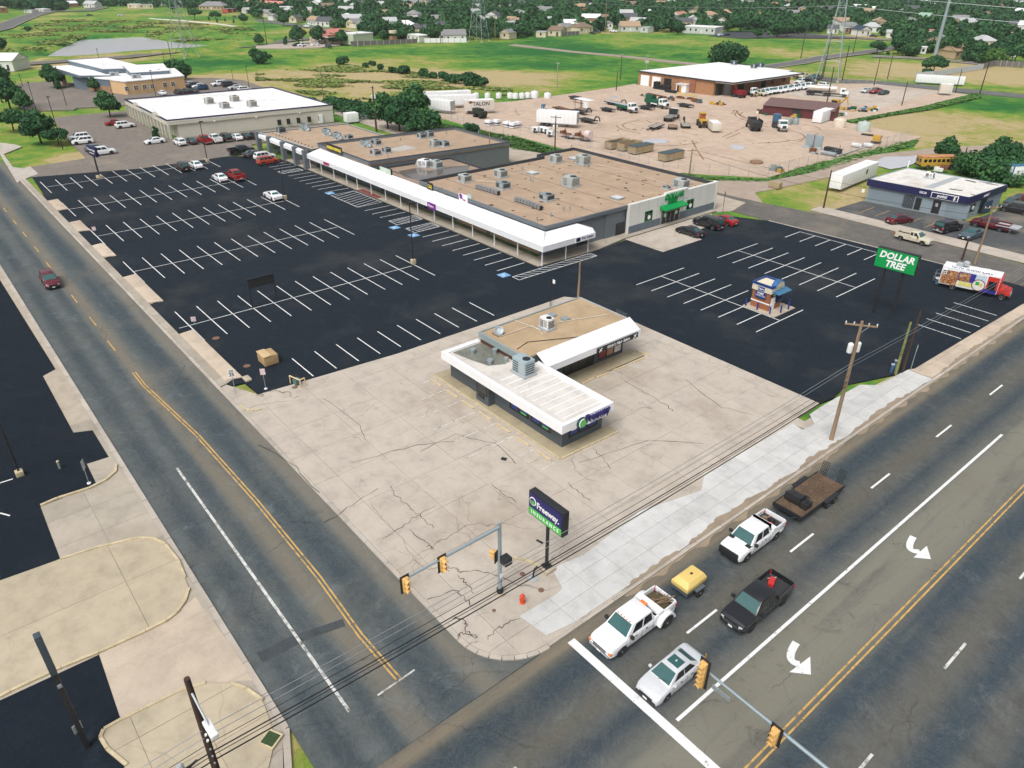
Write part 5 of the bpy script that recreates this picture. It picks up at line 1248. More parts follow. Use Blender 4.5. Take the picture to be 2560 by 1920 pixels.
for (x,y,l)in ((-47.9,78.75,'left corner'),(-46.2,78.75,'middle of the open sign side'),(-44.4,78.8,'front corner'),(-43.75,80.2,'before the ice hatch'),(-43.75,81.9,'before the water hatch'),(-44.3,82.9,'far right corner')):
 tag(inst('bollard',bol_me,None,(x,y,0.14)),'blue bollard at the %s of the ice kiosk' % l,'bollard','blue bollards round the kiosk')
# ================================================================== VEHICLES (local +x = forward)
def lerp_prof(prof,x):
 if x <= prof[0][0]:return prof[0][1]
 for (a,za),(b,zb)in zip(prof[:-1],prof[1:]):
  if x <= b:return za+(zb -za)*(x -a)/(b -a+1e-9)
 return prof[-1][1]
def loft(L,W,prof,sill,wheels,r,crown=0.04,tip=0.86):
 R=r+0.07
 xs=set([-L/2,-L/2+0.07,-L/2+0.25,L/2,L/2 -0.07,L/2 -0.25,L/2 -0.5])
 for p in prof:xs.add(p[0])
 for w in wheels:
  for k in range(9):xs.add(w+R*math.cos(PI*k/8)*0.999)
  xs.add(w+R+0.004); xs.add(w -R -0.004)
 xs=sorted(x for x in xs if -L/2 <= x <= L/2)
 vs=[]; rows=[]
 for x in xs:
  e=max(0,(abs(x)-(L/2 -0.5))/0.5)
  w=W/2*(1 -(1 -tip)*e ** 2.2)
  zt=lerp_prof(prof,x)
  if abs(x)> L/2 -0.01:zt -= 0.06
  zb=sill+(0.05 if abs(x)> L/2 -0.01 else 0)
  for ww in wheels:
   d=abs(x -ww)
   if d < R:zb=max(zb,r+math.sqrt(R*R -d*d))
  zm=max(zb+0.02,sill+(zt -sill)*0.45)
  zh=max(zm+0.02,zt -0.13)
  h=[(w*0.96,zb),(w,min(zm,zt -0.05)),(w*0.985,min(zh,zt -0.03)),(w*0.93,zt -0.015),(w*0.75,zt+crown*0.6),(0,zt+crown)]
  row=[]
  for (yy,z)in h:vs.append((x,yy,z)); row.append(len(vs)-1)
  for (yy,z)in h[-2::-1]:vs.append((x,-yy,z)); row.append(len(vs)-1)
  rows.append(row)
 fs=[]
 for a,b in zip(rows[:-1],rows[1:]):
  for i in range(len(a)-1):fs.append((a[i],a[i+1],b[i+1],b[i]))
  fs.append((a[-1],a[0],b[0],b[-1]))
 fs.append(tuple(reversed(rows[0]))); fs.append(tuple(rows[-1]))
 mb=MB().add(vs,fs)
 return mb
def pane(c,u0,u1,v0,v1,off=0.012,th=0.01):
 """panel inset on the four-cornered facet c = bottom-a, bottom-b, top-b, top-a"""
 c=[Vector(p)for p in c]
 n=(c[1]-c[0]).cross(c[3]-c[0]).normalized()
 def P(u,v):return (c[0]*(1 -u)+c[1]*u)*(1 -v)+(c[3]*(1 -u)+c[2]*u)*v
 q=[P(u0,v0),P(u1,v0),P(u1,v1),P(u0,v1)]
 return [p+n*off for p in q]+[p -n*th for p in q]
PF=[(0,1,2,3),(7,6,5,4),(0,4,5,1),(1,5,6,2),(2,6,7,3),(3,7,4,0)]
def green_house(belt,roof,xb0,xb1,xt0,xt1,wb,wt):
 """cab with four sloping sides; returns mesh builder and facets"""
 B=[(xb0,-wb,belt),(xb1,-wb,belt),(xb1,wb,belt),(xb0,wb,belt)]
 T=[(xt0,-wt,roof),(xt1,-wt,roof),(xt1,wt,roof),(xt0,wt,roof)]
 xm=(xt0+xt1)/2
 vs=B+T+[(xt0+0.12,0,roof+0.035),(xm,0,roof+0.06),(xt1 -0.12,0,roof+0.035),(xm,-wt,roof+0.012),(xm,wt,roof+0.012)]
 fs=[(0,1,5,11,4),(1,2,6,5),(2,3,7,12,6),(3,0,4,7),(4,11,9,8),(11,5,10,9),(5,6,10),(6,12,9,10),(12,7,8,9),(7,4,8),(3,2,1,0)]
 fac=dict(left=(B[0],B[1],T[1],T[0]),front=(B[1],B[2],T[2],T[1]),right=(B[2],B[3],T[3],T[2]),back=(B[3],B[0],T[0],T[3]))
 return MB().add(vs,fs),fac
SPECS={
'sedan':dict(L=4.75,W=1.82,r=0.33,wh=(-1.4,1.4),sill=0.22,prof=[(-2.38,0.86),(-2.1,1.0),(-1.5,1.03),(-0.6,0.98),(0.95,0.96),(1.6,0.88),(2.1,0.76),(2.38,0.62)],
   cab=(0.95,1.43,-1.75,1.25,-0.95,0.35,0.80,0.60),side=((0.14,0.5),(0.53,0.86))),
'coupe':dict(L=5.0,W=1.92,r=0.36,wh=(-1.45,1.5),sill=0.24,prof=[(-2.5,0.95),(-2.2,1.06),(-1.5,1.08),(-0.6,1.0),(0.8,0.98),(2.2,0.88),(2.5,0.7)],
   cab=(0.98,1.42,-1.65,0.95,-0.85,0.2,0.8,0.62),side=((0.2,0.5),(0.53,0.88))),
'suv':dict(L=4.8,W=1.9,r=0.37,wh=(-1.4,1.42),sill=0.3,prof=[(-2.4,1.02),(-2.2,1.1),(-0.6,1.08),(0.95,1.07),(1.6,1.02),(2.15,0.93),(2.4,0.72)],
   cab=(1.06,1.72,-2.28,1.3,-2.0,0.55,0.85,0.69),side=((0.05,0.32),(0.35,0.6),(0.63,0.88))),
'bigsuv':dict(L=5.3,W=2.0,r=0.4,wh=(-1.55,1.6),sill=0.34,prof=[(-2.65,1.1),(-2.45,1.18),(-0.6,1.16),(1.1,1.15),(1.7,1.1),(2.45,1.03),(2.65,0.8)],
   cab=(1.14,1.86,-2.58,1.4,-2.4,0.75,0.9,0.76),side=((0.03,0.3),(0.33,0.6),(0.63,0.88))),
'pickup':dict(L=5.9,W=2.02,r=0.41,wh=(-1.75,1.95),sill=0.42,prof=[(-2.95,0.9),(-0.86,0.9),(-0.84,1.16),(1.3,1.17),(1.9,1.14),(2.75,1.04),(2.95,0.82)],
   cab=(1.15,1.86,-0.84,1.62,-0.72,0.92,0.92,0.74),side=((0.06,0.4),(0.46,0.82)),bed=(-2.9,-0.9,1.36)),
'dually':dict(L=6.4,W=2.02,r=0.42,wh=(-1.95,2.1),sill=0.46,prof=[(-3.2,0.95),(-0.92,0.95),(-0.9,1.2),(1.4,1.24),(2.1,1.2),(3.0,1.12),(3.2,0.88)],
   cab=(1.2,1.95,-0.9,1.75,-0.78,1.0,0.93,0.77),side=((0.06,0.4),(0.46,0.82)),bed=(-3.15,-0.96,1.42),dual=True),
'oldpickup':dict(L=5.5,W=1.95,r=0.38,wh=(-1.65,1.75),sill=0.4,prof=[(-2.75,0.86),(-0.5,0.86),(-0.48,1.08),(0.95,1.1),(2.55,1.02),(2.75,0.8)],
   cab=(1.07,1.74,-0.48,1.3,-0.38,0.7,0.88,0.72),side=((0.06,0.36),(0.44,0.84)),bed=(-2.7,-0.55,1.26)),
}
_car={}
def car_parts(kind,rimm='rim'):
 """mesh of every part of one kind of vehicle, made once and shared"""
 key=kind+rimm
 if key in _car:return _car[key]
 s=SPECS[kind]; L,W,r,sill=s['L'],s['W'],s['r'],s['sill']
 P=[]   # (name, mesh, location, takes body colour, children)
 body=loft(L,W,s['prof'],sill,s['wh'],r)
 blank=paint('body_paint',(0.5,0.5,0.5))
 P.append(('body',body.mesh('body',blank,smooth=38),(0,0,0),1,[]))
 belt,roof,xb0,xb1,xt0,xt1,wb,wt=s['cab']
 gh,fac=green_house(belt,roof,xb0,xb1,xt0,xt1,wb,wt)
 P.append(('cabin',gh.mesh('cabin',blank,smooth=30,bevel=0.035),(0,0,0),1,[]))
 gl=M['carglass']
 P.append(('windscreen',MB().add(pane(fac['front'],0.05,0.95,0.1,0.93),PF).mesh('windscreen',gl),(0,0,0),0,[]))
 P.append(('rear_window',MB().add(pane(fac['back'],0.09,0.91,0.2,0.88),PF).mesh('rear_window',gl),(0,0,0),0,[]))
 for nm in ('left','right'):
  for (a,b)in s['side']:
   if nm == 'right':a,b=1 -b,1 -a
   P.append(('side_window',MB().add(pane(fac[nm],a,b,0.16,0.88),PF).mesh('side_window',M['sideglass']),(0,0,0),0,[]))
 zf=lerp_prof(s['prof'],L/2 -0.1)
 big=kind in ('pickup','dually','oldpickup','bigsuv')
 P.append(('underbody',MB().box(-L/2+0.25,L/2 -0.3,-W/2+0.2,W/2 -0.2,sill -0.1,sill+0.5).mesh('underbody',M['black']),(0,0,0),0,[]))
 gh_=0.36 if big else 0.2
 P.append(('grille',MB().box(L/2 -0.1,L/2+0.015,-W*0.27,W*0.27,zf -0.1 -gh_,zf -0.12).mesh('grille',M['black']),(0,0,0),0,[]))
 for i in range(3):P.append(('grille_bar',MB().box(L/2,L/2+0.03,-W*0.27,W*0.27,zf -0.14 -gh_*(i+0.6)/3,zf -0.11 -gh_*(i+0.6)/3).mesh('grille_bar',M['chrome']if big else M['black']),(0,0,0),0,[]))
 P.append(('front_bumper',MB().box(L/2 -0.3,L/2+0.06,-W*0.42,W*0.42,sill+0.02,sill+0.2).mesh('front_bumper',M['chrome']if kind in ('dually','oldpickup')else M['black'],bevel=0.03),(0,0,0),0,[]))
 P.append(('rear_bumper',MB().box(-L/2 -0.06,-L/2+0.2,-W*0.43,W*0.43,sill+0.04,sill+0.22).mesh('rear_bumper',M['chrome']if big else M['black'],bevel=0.03),(0,0,0),0,[]))
 P.append(('licence_plate',MB().box(L/2+0.06,L/2+0.075,-0.16,0.16,sill+0.04,sill+0.19).mesh('licence_plate',M['plate']),(0,0,0),0,[]))
 P.append(('licence_plate',MB().box(-L/2 -0.075,-L/2 -0.06,-0.16,0.16,sill+0.24,sill+0.38).mesh('licence_plate',M['plate']),(0,0,0),0,[]))
 zr=lerp_prof(s['prof'],-L/2+0.1)if 'bed' not in s else s['bed'][2]-0.1
 for sg_ in (-1,1):
  P.append(('headlight',MB().prism([(L/2 -0.34,sg_*W*0.455),(L/2 -0.02,sg_*W*0.41),(L/2+0.012,sg_*W*0.29),(L/2 -0.12,sg_*W*0.3)],zf -0.24,zf -0.06).mesh('headlight',M['lamp']),(0,0,0),0,[]))
  P.append(('tail_light',MB().box(-L/2 -0.015,-L/2+0.16,sg_*W*(0.405 if 'bed' in s else 0.34),sg_*W*(0.487 if 'bed' in s else 0.452),zr -0.34,zr -0.12).mesh('tail_light',M['redlens']),(0,0,0),0,[]))
  P.append(('mirror',MB().box(xb1 -0.42,xb1 -0.24,sg_*(W/2 -0.02),sg_*(W/2+(0.24 if big else 0.16)),belt+0.03,belt+(0.26 if big else 0.17)).mesh('mirror',M['black']if big else blank,bevel=0.025),(0,0,0),0 if big else 1,[]))
  for hx in ((xb0+xb1)/2 -0.55,(xb0+xb1)/2+0.45):
   P.append(('door_handle',MB().box(hx -0.09,hx+0.09,sg_*(W/2 -0.02),sg_*(W/2+0.025),belt -0.17,belt -0.13).mesh('door_handle',M['black']),(0,0,0),0,[]))
  for dx in (xb0+0.1,(xb0+xb1)/2 -0.1,xb1 -0.35):
   P.append(('door_seam',MB().box(dx -0.008,dx+0.008,sg_*(W/2 -0.02),sg_*(W/2+0.002),sill+0.12,belt -0.05).mesh('door_seam',M['black']),(0,0,0),0,[]))
 P.append(('wiper',MB().tube((xb1 -0.03,-0.1,belt+0.04),(xb1 -0.25,0.5,belt+0.17),0.012,n=4).mesh('wiper',M['black']),(0,0,0),0,[]))
 tw=0.24
 tyre=MB().lathe([(r*0.62,-tw/2),(r*0.93,-tw/2),(r,-tw/2+0.04),(r,tw/2 -0.04),(r*0.93,tw/2),(r*0.62,tw/2)],n=18).mesh('wheel',M['tyre'],smooth=40)
 rim=MB().lathe([(r*0.64,-tw/2+0.02),(r*0.64,tw/2+0.004),(r*0.52,tw/2 -0.03),(r*0.2,tw/2 -0.02),(r*0.16,tw/2+0.012)],n=14).mesh('rim',M[rimm],smooth=30)
 for x in s['wh']:
  for sg_ in (-1,1):
   P.append(('wheel',tyre,(x,sg_*(W/2 -tw/2 -0.01),r,(sg_*-PI/2)),0,[('rim',rim)]))
   if s.get('dual')and x < 0:P.append(('wheel',tyre,(x,sg_*(W/2+0.17),r,(sg_*-PI/2)),0,[('rim',rim)]))
 if s.get('dual'):
  for sg_ in (-1,1):
   x=s['wh'][0]; n=8; pts=[(x+0.8*math.cos(PI*i/n),0.55+0.75*math.sin(PI*i/n))for i in range(n+1)]
   b_=MB(); ya,yb=sg_*(W/2 -0.1),sg_*(W/2+0.3)
   for p,q in zip(pts[:-1],pts[1:]):b_.add([(p[0],ya,p[1]),(q[0],ya,q[1]),(q[0],yb,q[1]-.05),(p[0],yb,p[1]-.05)],[(0,1,2,3)])
   b_.add([(p[0],yb,p[1]-.05)for p in pts]+[(p[0]*1 -(p[0]-x)*0.25,yb,0.55+(p[1]-0.55)*0.75)for p in pts],[(i,i+1,n+2+i,n+1+i)for i in range(n)])
   P.append(('wheel_flare',b_.mesh('wheel_flare',blank,smooth=40),(0,0,0),1,[]))
 if 'bed' in s:
  x0,x1,zt=s['bed']; zb=lerp_prof(s['prof'],x0+0.3)
  w2=W/2*0.985
  P.append(('bed_side',MB().prism([(x0+0.1,w2 -0.1),(x1,w2 -0.1),(x1,w2),(x0+0.02,w2*0.97)],zb -0.12,zt).mesh('bed_side',blank,bevel=0.02),(0,0,0),1,[]))
  P.append(('bed_side',MB().prism([(x0+0.1,-w2+0.1),(x1,-w2+0.1),(x1,-w2),(x0+0.02,-w2*0.97)],zb -0.12,zt).mesh('bed_side',blank,bevel=0.02),(0,0,0),1,[]))
  P.append(('tailgate',MB().box(x0 -0.02,x0+0.06,-w2+0.12,w2 -0.12,zb -0.1,zt -0.01).mesh('tailgate',blank,bevel=0.02),(0,0,0),1,[]))
  P.append(('bed_floor',MB().box(x0+0.06,x1,-w2+0.1,w2 -0.1,zb+0.03,zb+0.06).mesh('bed_floor',mat('bed_liner',(0.03,0.03,0.033),0.8)),(0,0,0),0,[]))
  P.append(('bed_front',MB().box(x1 -0.05,x1+0.01,-w2+0.1,w2 -0.1,zb,zt).mesh('bed_front',blank),(0,0,0),1,[]))
 if kind in ('suv','bigsuv'):
  for sg_ in (-1,1):P.append(('roof_rail',MB().tube((xt0+0.3,sg_*(wt -0.07),roof+0.05),(xt1 -0.2,sg_*(wt -0.07),roof+0.05),0.02,n=5).mesh('roof_rail',M['chrome']),(0,0,0),0,[]))
 _car[key]=P
 return P
PAINTS=dict(white=((0.78,0.79,0.8),0),silver=((0.62,0.64,0.66),0.15),black=((0.012,0.013,0.016),0),grey=((0.07,0.075,0.085),0.3),red=((0.32,0.015,0.015),0.1),orange=((0.42,0.05,0.02),0.1),
   maroon=((0.12,0.008,0.018),0.2),blue=((0.02,0.06,0.14),0.3),cream=((0.6,0.55,0.42),0),slate=((0.08,0.13,0.16),0.4),navy=((0.01,0.015,0.05),0.2))
CATS=dict(sedan='car',coupe='car',suv='suv',bigsuv='suv',pickup='pickup truck',dually='pickup truck',oldpickup='pickup truck')
def car(kind,colour,q,rz,label,group=None,z=0.0,lod=0,rim='rim',name=None):
 c,me_=PAINTS[colour]
 pm=paint('paint_'+colour,c,me_)
 r=root(name or ('pickup_truck' if 'pickup' in kind or kind == 'dually' else 'suv' if 'suv' in kind else 'car'),label,CATS[kind],(q[0],q[1],z),rz,group)
 for nm,me,loc,pt,ch in car_parts(kind,rim):
  if lod and nm in ('door_seam','door_handle','wiper','grille_bar','licence_plate','roof_rail','mirror'):continue
  if lod > 1 and nm in ('grille','front_bumper','rear_bumper','headlight','tail_light','underbody'):continue
  if len(loc)== 4:
   o=inst(nm,me,r,loc[:3],(loc[3],0,0))
   if not lod:
    for cn_,cm_ in ch:inst(cn_,cm_,o)
  else:
   o=inst(nm,me,r,loc,0.0,pm if pt else None)
 return r
ZRD=-0.11
NW_,SE_,NE_,SW_=PI,0.0,PI/2,-PI/2
# -- traffic
car('suv','maroon',(-112.55,11.49),SE_ -0.02,'dark red suv driving down the left road toward the junction','vehicles in traffic',ZRD)
p=(-20.27,27.23); D1=car('dually','white',(-21.2,p[1]+.85),SW_,'white crew cab truck with flared rear wheels at the stop bar, wood in its bed','vehicles in traffic',ZRD)
p=(-16.50,26.54); S1=car('sedan','silver',(-17.1,p[1]+.5),SW_,'silver sedan with a sunroof waiting at the stop bar beside the white truck','vehicles in traffic',ZRD)
MB().box(-0.62,0.1,-0.42,0.42,1.455,1.485).build('sunroof',M['carglass'],S1)
p=(-16.54,35.39); B1=car('pickup','black',(-17.1,p[1]+.6),SW_,'black crew cab pickup in the inner lane with red fuel cans in its bed','vehicles in traffic',ZRD,rim='darkrim')
p=(-20.57,40.78); W1=car('pickup','white',(-21.2,p[1]+.6),SW_,'white crew cab pickup towing the rusty flatbed trailer','vehicles in traffic',ZRD)
# loads and fittings of the four trucks
MB().box(-1.75,-1.2,-1.02,1.02,1.38,1.6).build('tool_box',M['white'],D1,bevel=0.02); MB().box(-0.95,-0.75,-0.25,0.25,1.97,2.08).build('beacon',M['amber'],D1,bevel=0.03)
for y in (-.5,-.25,0,.25,.5):MB().box(1.0,1.08,y -.04,y+.04,1.99,2.03).build('roof_lamp',M['amber'],D1)
for sg_ in (-1,1):MB().box(2.98,3.21,sg_*0.85 -.1,sg_*0.85+.1,0.72,0.9).build('indicator',M['amber'],D1)
def load(name,label,cat,owner,dx,dy,z,mb,m,rz=0.0,**k):
 x=owner.location.x+math.cos(owner.rotation_euler.z)*dx -math.sin(owner.rotation_euler.z)*dy
 y=owner.location.y+math.sin(owner.rotation_euler.z)*dx+math.cos(owner.rotation_euler.z)*dy
 o=mb.build(name,m,None,(x,y,z+owner.location.z),owner.rotation_euler.z+rz,**k)
 return tag(o,label,cat)
TIM=mat('loose_timber',(0.2,0.14,0.08),0.9,0,0.4,3)
rr=random.Random(3)
for k in range(9):
 a=rr.uniform(-0.5,0.5)
 load('timber','rough wooden stake lying in the bed of the white dually truck','timber',D1,rr.uniform(-2.6,-2.3),rr.uniform(-.5,.6),1.1+k*0.045,MB().box(-0.75,0.75,-0.035,0.035,0,0.06),TIM,a)['group']='stakes in the dually bed'
load('brush','heap of dark brushwood in the bed of the white dually truck','brushwood',D1,-2.45,-0.1,0.98,MB().lathe([(0.9,0),(0.75,0.15),(0.4,0.25),(0.1,0.28)],n=9),mat('brushwood',(0.08,0.06,0.03),0.95,0,0.6,6))
load('fuel_can','red fuel can in the bed of the black pickup, nearer the cab','fuel can',B1,-1.7,-0.15,0.94,MB().box(-.2,.2,-.2,.2,0,.4),mat('can_red',(0.5,0.03,0.03),0.4),0.4,bevel=0.04)
load('fuel_can','red fuel can in the bed of the black pickup, nearer the tailgate','fuel can',B1,-2.1,-0.3,0.94,MB().box(-.2,.2,-.2,.2,0,.38),bpy.data.materials['can_red'],0.1,bevel=0.04)
load('folded_stroller','folded silver frame beside the red cans in the black pickup','metal frame',B1,-2.35,-0.45,1.0,MB().tube((-.2,-.2,0),(.3,.2,.3),.03).tube((-.2,.2,.2),(.3,-.2,.1),.03).tube((-.1,-.3,.2),(.1,.3,.3),.03),M['chrome'])
MB().box(-1.5,-1.1,-1.0,1.0,1.3,1.5).build('tool_box',M['white'],W1,bevel=0.02)
for sg_ in (-1,1):MB().box(1.45,1.85,sg_*.72 -.2,sg_*.72+.2,1.175,1.23).build('cowl_vent',M['black'],W1); MB().box(-0.98,-0.93,-0.8,0.8,1.5,1.9).build('headache_rack',M['steel'],W1)
MB().box(2.96,3.1,-0.8,0.8,0.5,1.1).build('push_bar',M['black'],W1,bevel=0.03)
for k,(dx,dy,m_,s_,l)in enumerate(((-1.75,0.3,'can_red',.2,'red gas can'),(-1.8,0.65,'black_plastic',.22,'dark tool bag near the cab'),(-2.2,0.1,'black_plastic',.25,'dark bundle'),(-2.1,-0.4,'loose_timber',.2,'brown block'),(-1.6,-0.2,'black_plastic',.18,'round black bucket'),(-2.45,-0.2,'amber_lens',.14,'small orange box'))):
 load('tool_load','%s in the bed of the white pickup towing the flatbed' % l,'tool',W1,dx,dy,0.94,MB().box(-s_,s_,-s_*.7,s_*.7,0,s_*1.5),bpy.data.materials[m_],k*0.7,bevel=0.03)
# -- flatbed trailer with a loader attachment
p=(-20.55,49.29)
ft=root('flatbed_trailer','black flatbed trailer with a rusty brown deck and raised rear ramps','trailer',(-21.2,p[1],ZRD),SW_)
RUSTD=mat('rusty_deck',(0.11,0.07,0.042),0.8,0.1,0.8,0.9)
for i in range(12):MB().box(-3.2,3.2,-1.2+i*0.2,-1.01+i*0.2,0.72,0.77+rnd.uniform(0,.008)).build('deck_plank',RUSTD,ft)
MB().box(-3.3,3.3,-1.28,-1.2,0.55,0.82).build('side_rail',M['black'],ft); MB().box(-3.3,3.3,1.2,1.28,0.55,0.82).build('side_rail',M['black'],ft)
MB().box(3.2,3.3,-1.2,1.2,0.55,0.9).build('front_rail',M['black'],ft)
MB().tube((3.3,-0.8,0.6),(4.6,0,0.55),0.06).tube((3.3,0.8,0.6),(4.6,0,0.55),0.06).build('tongue',M['black'],ft)
for sg_ in (-1,1):
 MB().prism([(-1.9,sg_*1.28),(0.1,sg_*1.28),(0.1,sg_*1.6),(-1.9,sg_*1.6)],0.78,0.84).build('fender',M['black'],ft)
 for x in (-1.4,-0.45):o=inst('wheel',bpy.data.meshes['wheel'],ft,(x,sg_*1.42,0.38),(sg_*-PI/2,0,0)); inst('rim',bpy.data.meshes['rim'],o)
 rm=MB()
 for k in range(5):rm.tube((-3.25,sg_*0.75 -0.28+0.14*k,0.8),(-3.55,sg_*0.75 -0.28+0.14*k,2.0),0.022,n=4)
 for k in range(6):rm.tube((-3.25 -0.05*k,sg_*0.75 -0.3,0.85+k*0.22),(-3.25 -0.05*k,sg_*0.75+0.3,0.85+k*0.22),0.022,n=4)
 rm.build('ramp',M['black'],ft)
sk=root('loader_attachment','black hydraulic bucket attachment with hoses on the front of the flatbed','machine attachment',(-21.2,p[1]-1.7,ZRD+0.77),SW_)
MB().prism([(-0.6,-1.0),(0.5,-1.0),(0.5,0.35),(-0.6,0.35)],0.1,[0.5,0.85,0.85,0.5]).build('housing',M['black'],sk,bevel=0.04); MB().box(-.3,.5,.4,1.0,0,.55).tube((-.4,.3,.5),(.2,.9,.7),.05).build('frame',M['black'],sk)
for k in range(4):MB().path([(-.5+k*.1,.2,.6),(-.2,.5+k*.1,.9),(.3,.8,.5+k*.05),(.6,.6,.05)],0.02).build('hose',M['cable'],sk)
# -- yellow compressor trailer
p=(-20.75,33.84)
yc=root('compressor_trailer','yellow topped air compressor trailer towed by the white dually','trailer',(-21.2,p[1],ZRD),SW_)
YCV=mat('compressor_yellow',(0.68,0.5,0.16),0.45,0,0.06,1)
hood=MB()
base=[(-1.0,-0.72),(1.15,-0.72),(1.15,0.72),(-1.0,0.72)]; top=[(-0.85,-0.5),(0.75,-0.5),(0.75,0.5),(-0.85,0.5)]
hood.add([(x,y,0.85)for x,y in base]+[(x,y,1.2)for x,y in base]+[(x,y,1.5)for x,y in top],[(3,2,1,0)]+[(i,(i+1)% 4,4+(i+1)% 4,4+i)for i in range(4)]+[(4+i,4+(i+1)% 4,8+(i+1)% 4,8+i)for i in range(4)]+[(8,9,10,11)])
hood.build('canopy',YCV,yc,smooth=20,bevel=0.06)
MB().box(-0.95,1.1,-0.68,0.68,0.5,0.86).build('chassis',mat('compressor_grey',(0.09,0.11,0.12),0.6),yc,bevel=0.04); MB().box(-0.2,0.0,-0.08,0.08,1.5,1.53).build('exhaust_port',M['black'],yc)
MB().box(0.0,0.5,-0.735,-0.725,0.95,1.12).build('decal',M['black'],yc); MB().tube((1.1,0,0.55),(2.3,0,0.5),0.05).build('tongue',M['black'],yc)
for sg_ in (-1,1):
 o=inst('wheel',bpy.data.meshes['wheel'],yc,(-0.1,sg_*0.85,0.36),(sg_*-PI/2,0,0)); inst('rim',bpy.data.meshes['rim'],o); MB().prism([(-0.55,sg_*0.7),(0.4,sg_*0.7),(0.4,sg_*1.0),(-0.55,sg_*1.0)],0.76,0.8).build('mudguard',bpy.data.materials['compressor_grey'],yc)
# -- parked by the discount store
car('sedan','black',(-70.75,96.07),NW_,'black sedan parked nearest the camera before the discount store','cars before the discount store',0.01)
car('bigsuv','black',(-71.31,101.63),NW_,'black suv parked between the black and the red sedans','cars before the discount store',0.01)
car('sedan','red',(-70.86,105.32),NW_,'red sedan half hidden behind the black suv','cars before the discount store',0.01)
# -- in the big car park
car('coupe','white',(-132.87,52.49),NW_,'white muscle coupe standing by the middle lamp post','cars in the big car park',0.01,rim='darkrim')
car('sedan','white',(-151.94,49.72),NW_,'white sedan parked beside the red pickup','cars in the big car park',0.01)
car('pickup','red',(-151.06,52.61),NW_,'red pickup parked beside the white sedan in the second row','cars in the big car park',0.01)
car('suv','black',(-165.36,46.82),NW_,'black hatchback suv in the far row beside a white sedan','cars in the big car park',0.01)
car('sedan','white',(-165.58,49.65),NW_,'white sedan in the far row by the far lamp post','cars in the big car park',0.01)
car('suv','orange',(-159.19,63.01),NE_,'orange red suv nose in to the mall pillars','cars by the mall pillars',0.01)
car('suv','white',(-163.59,64.21),NE_,'white suv just beyond the orange red one','cars by the mall pillars',0.01)
car('sedan','grey',(-167.34,63.74),NE_,'dark grey sedan beyond the white suv by the pillars','cars by the mall pillars',0.01)
car('pickup','black',(-172.71,62.41),NE_,'black pickup at the far corner of the mall front','cars by the mall pillars',0.01)
car('sedan','black',(-167.92,63.27),NE_,'black sedan between the pickup and the grey sedan','cars by the mall pillars',0.01)
# -- beside the arcade office
g='cars along the side of the beige office'
for (kx,cx,qq,l)in (('suv','white',(-190.52,54.55),'white small suv at the corner island end of the office row'),('sedan','grey',(-190.62,57.30),'dark grey sedan second in the office row'),('pickup','red',(-188.98,59.91),'red pickup in the office row'),('pickup','white',(-188.74,62.35),'white pickup next to the red one in the office row'),('bigsuv','black',(-188.51,64.83),'black suv right of the white pickup in the office row'),('sedan','white',(-188.04,67.45),'white sedan after the black suv in the office row'),('sedan','black',(-187.71,69.64),'black sedan after the white sedan in the office row'),('suv','black',(-186.36,71.41),'black suv last in the office row, cut by the mall corner')):
 car(kx,cx,qq,NW_,l,g,-0.02,1)
car('suv','white',(-220.94,50.40),NE_,'white suv parked nose to the arcade of the beige office',None,-0.02,1)
car('sedan','red',(-226.62,49.33),NE_,'red car hidden behind the white suv at the arcade',None,-0.02,1)
car('sedan','white',(-196.12,50.44),SW_,'white sedan behind the small tree island',None,-0.02,1)
g='cars by the lawn'
car('suv','white',(-211.60,37.24),SW_ -0.1,'white suv parked farther along the lawn edge',g,-0.02,1); car('suv','white',(-206.40,36.84),SW_ -0.1,'white suv with dark wheels beside another white one at the lawn',g,-0.02,1,'darkrim')
car('sedan','slate',(-196.26,37.46),NE_,'blue grey car behind the navy pylon sign',g,-0.02,1); car('bigsuv','white',(-191.11,37.61),NE_,'white large suv right behind the navy pylon sign',g,-0.02,1)
# -- clinic
g='cars at the clinic'
for (kx,cx,qq,rz,l)in (('sedan','white',(-271.21,75.44),NW_,'white sedan alone beside the clinic wall'),('suv','black',(-269.23,80.01),NW_,'black suv first of three by the clinic'),('suv','black',(-269.35,82.68),NW_,'black suv second of three by the clinic'),('suv','grey',(-269.00,85.15),NW_,'dark grey suv third of three by the clinic'),('suv','blue',(-274.12,89.15),SW_,'blue suv right of the clinic corner'),('sedan','white',(-279.93,90.38),SW_,'white car behind the blue suv at the clinic'),('suv','navy',(-281.24,88.87),SW_,'navy suv behind the clinic corner'),('sedan','white',(-286.56,89.18),SW_,'white car farthest behind the clinic corner'),('bigsuv','white',(-279.63,97.41),SW_,'white suv left in the clinic back row'),('bigsuv','black',(-275.77,99.56),NE_,'long black suv in the clinic back row'),('sedan','silver',(-268.97,98.99),SW_,'silver sedan in the clinic back row'),('suv','white',(-261.60,99.49),NE_,'white suv by the clinic lamp post')):
 car(kx,cx,qq,rz,l,g,-0.02,1)
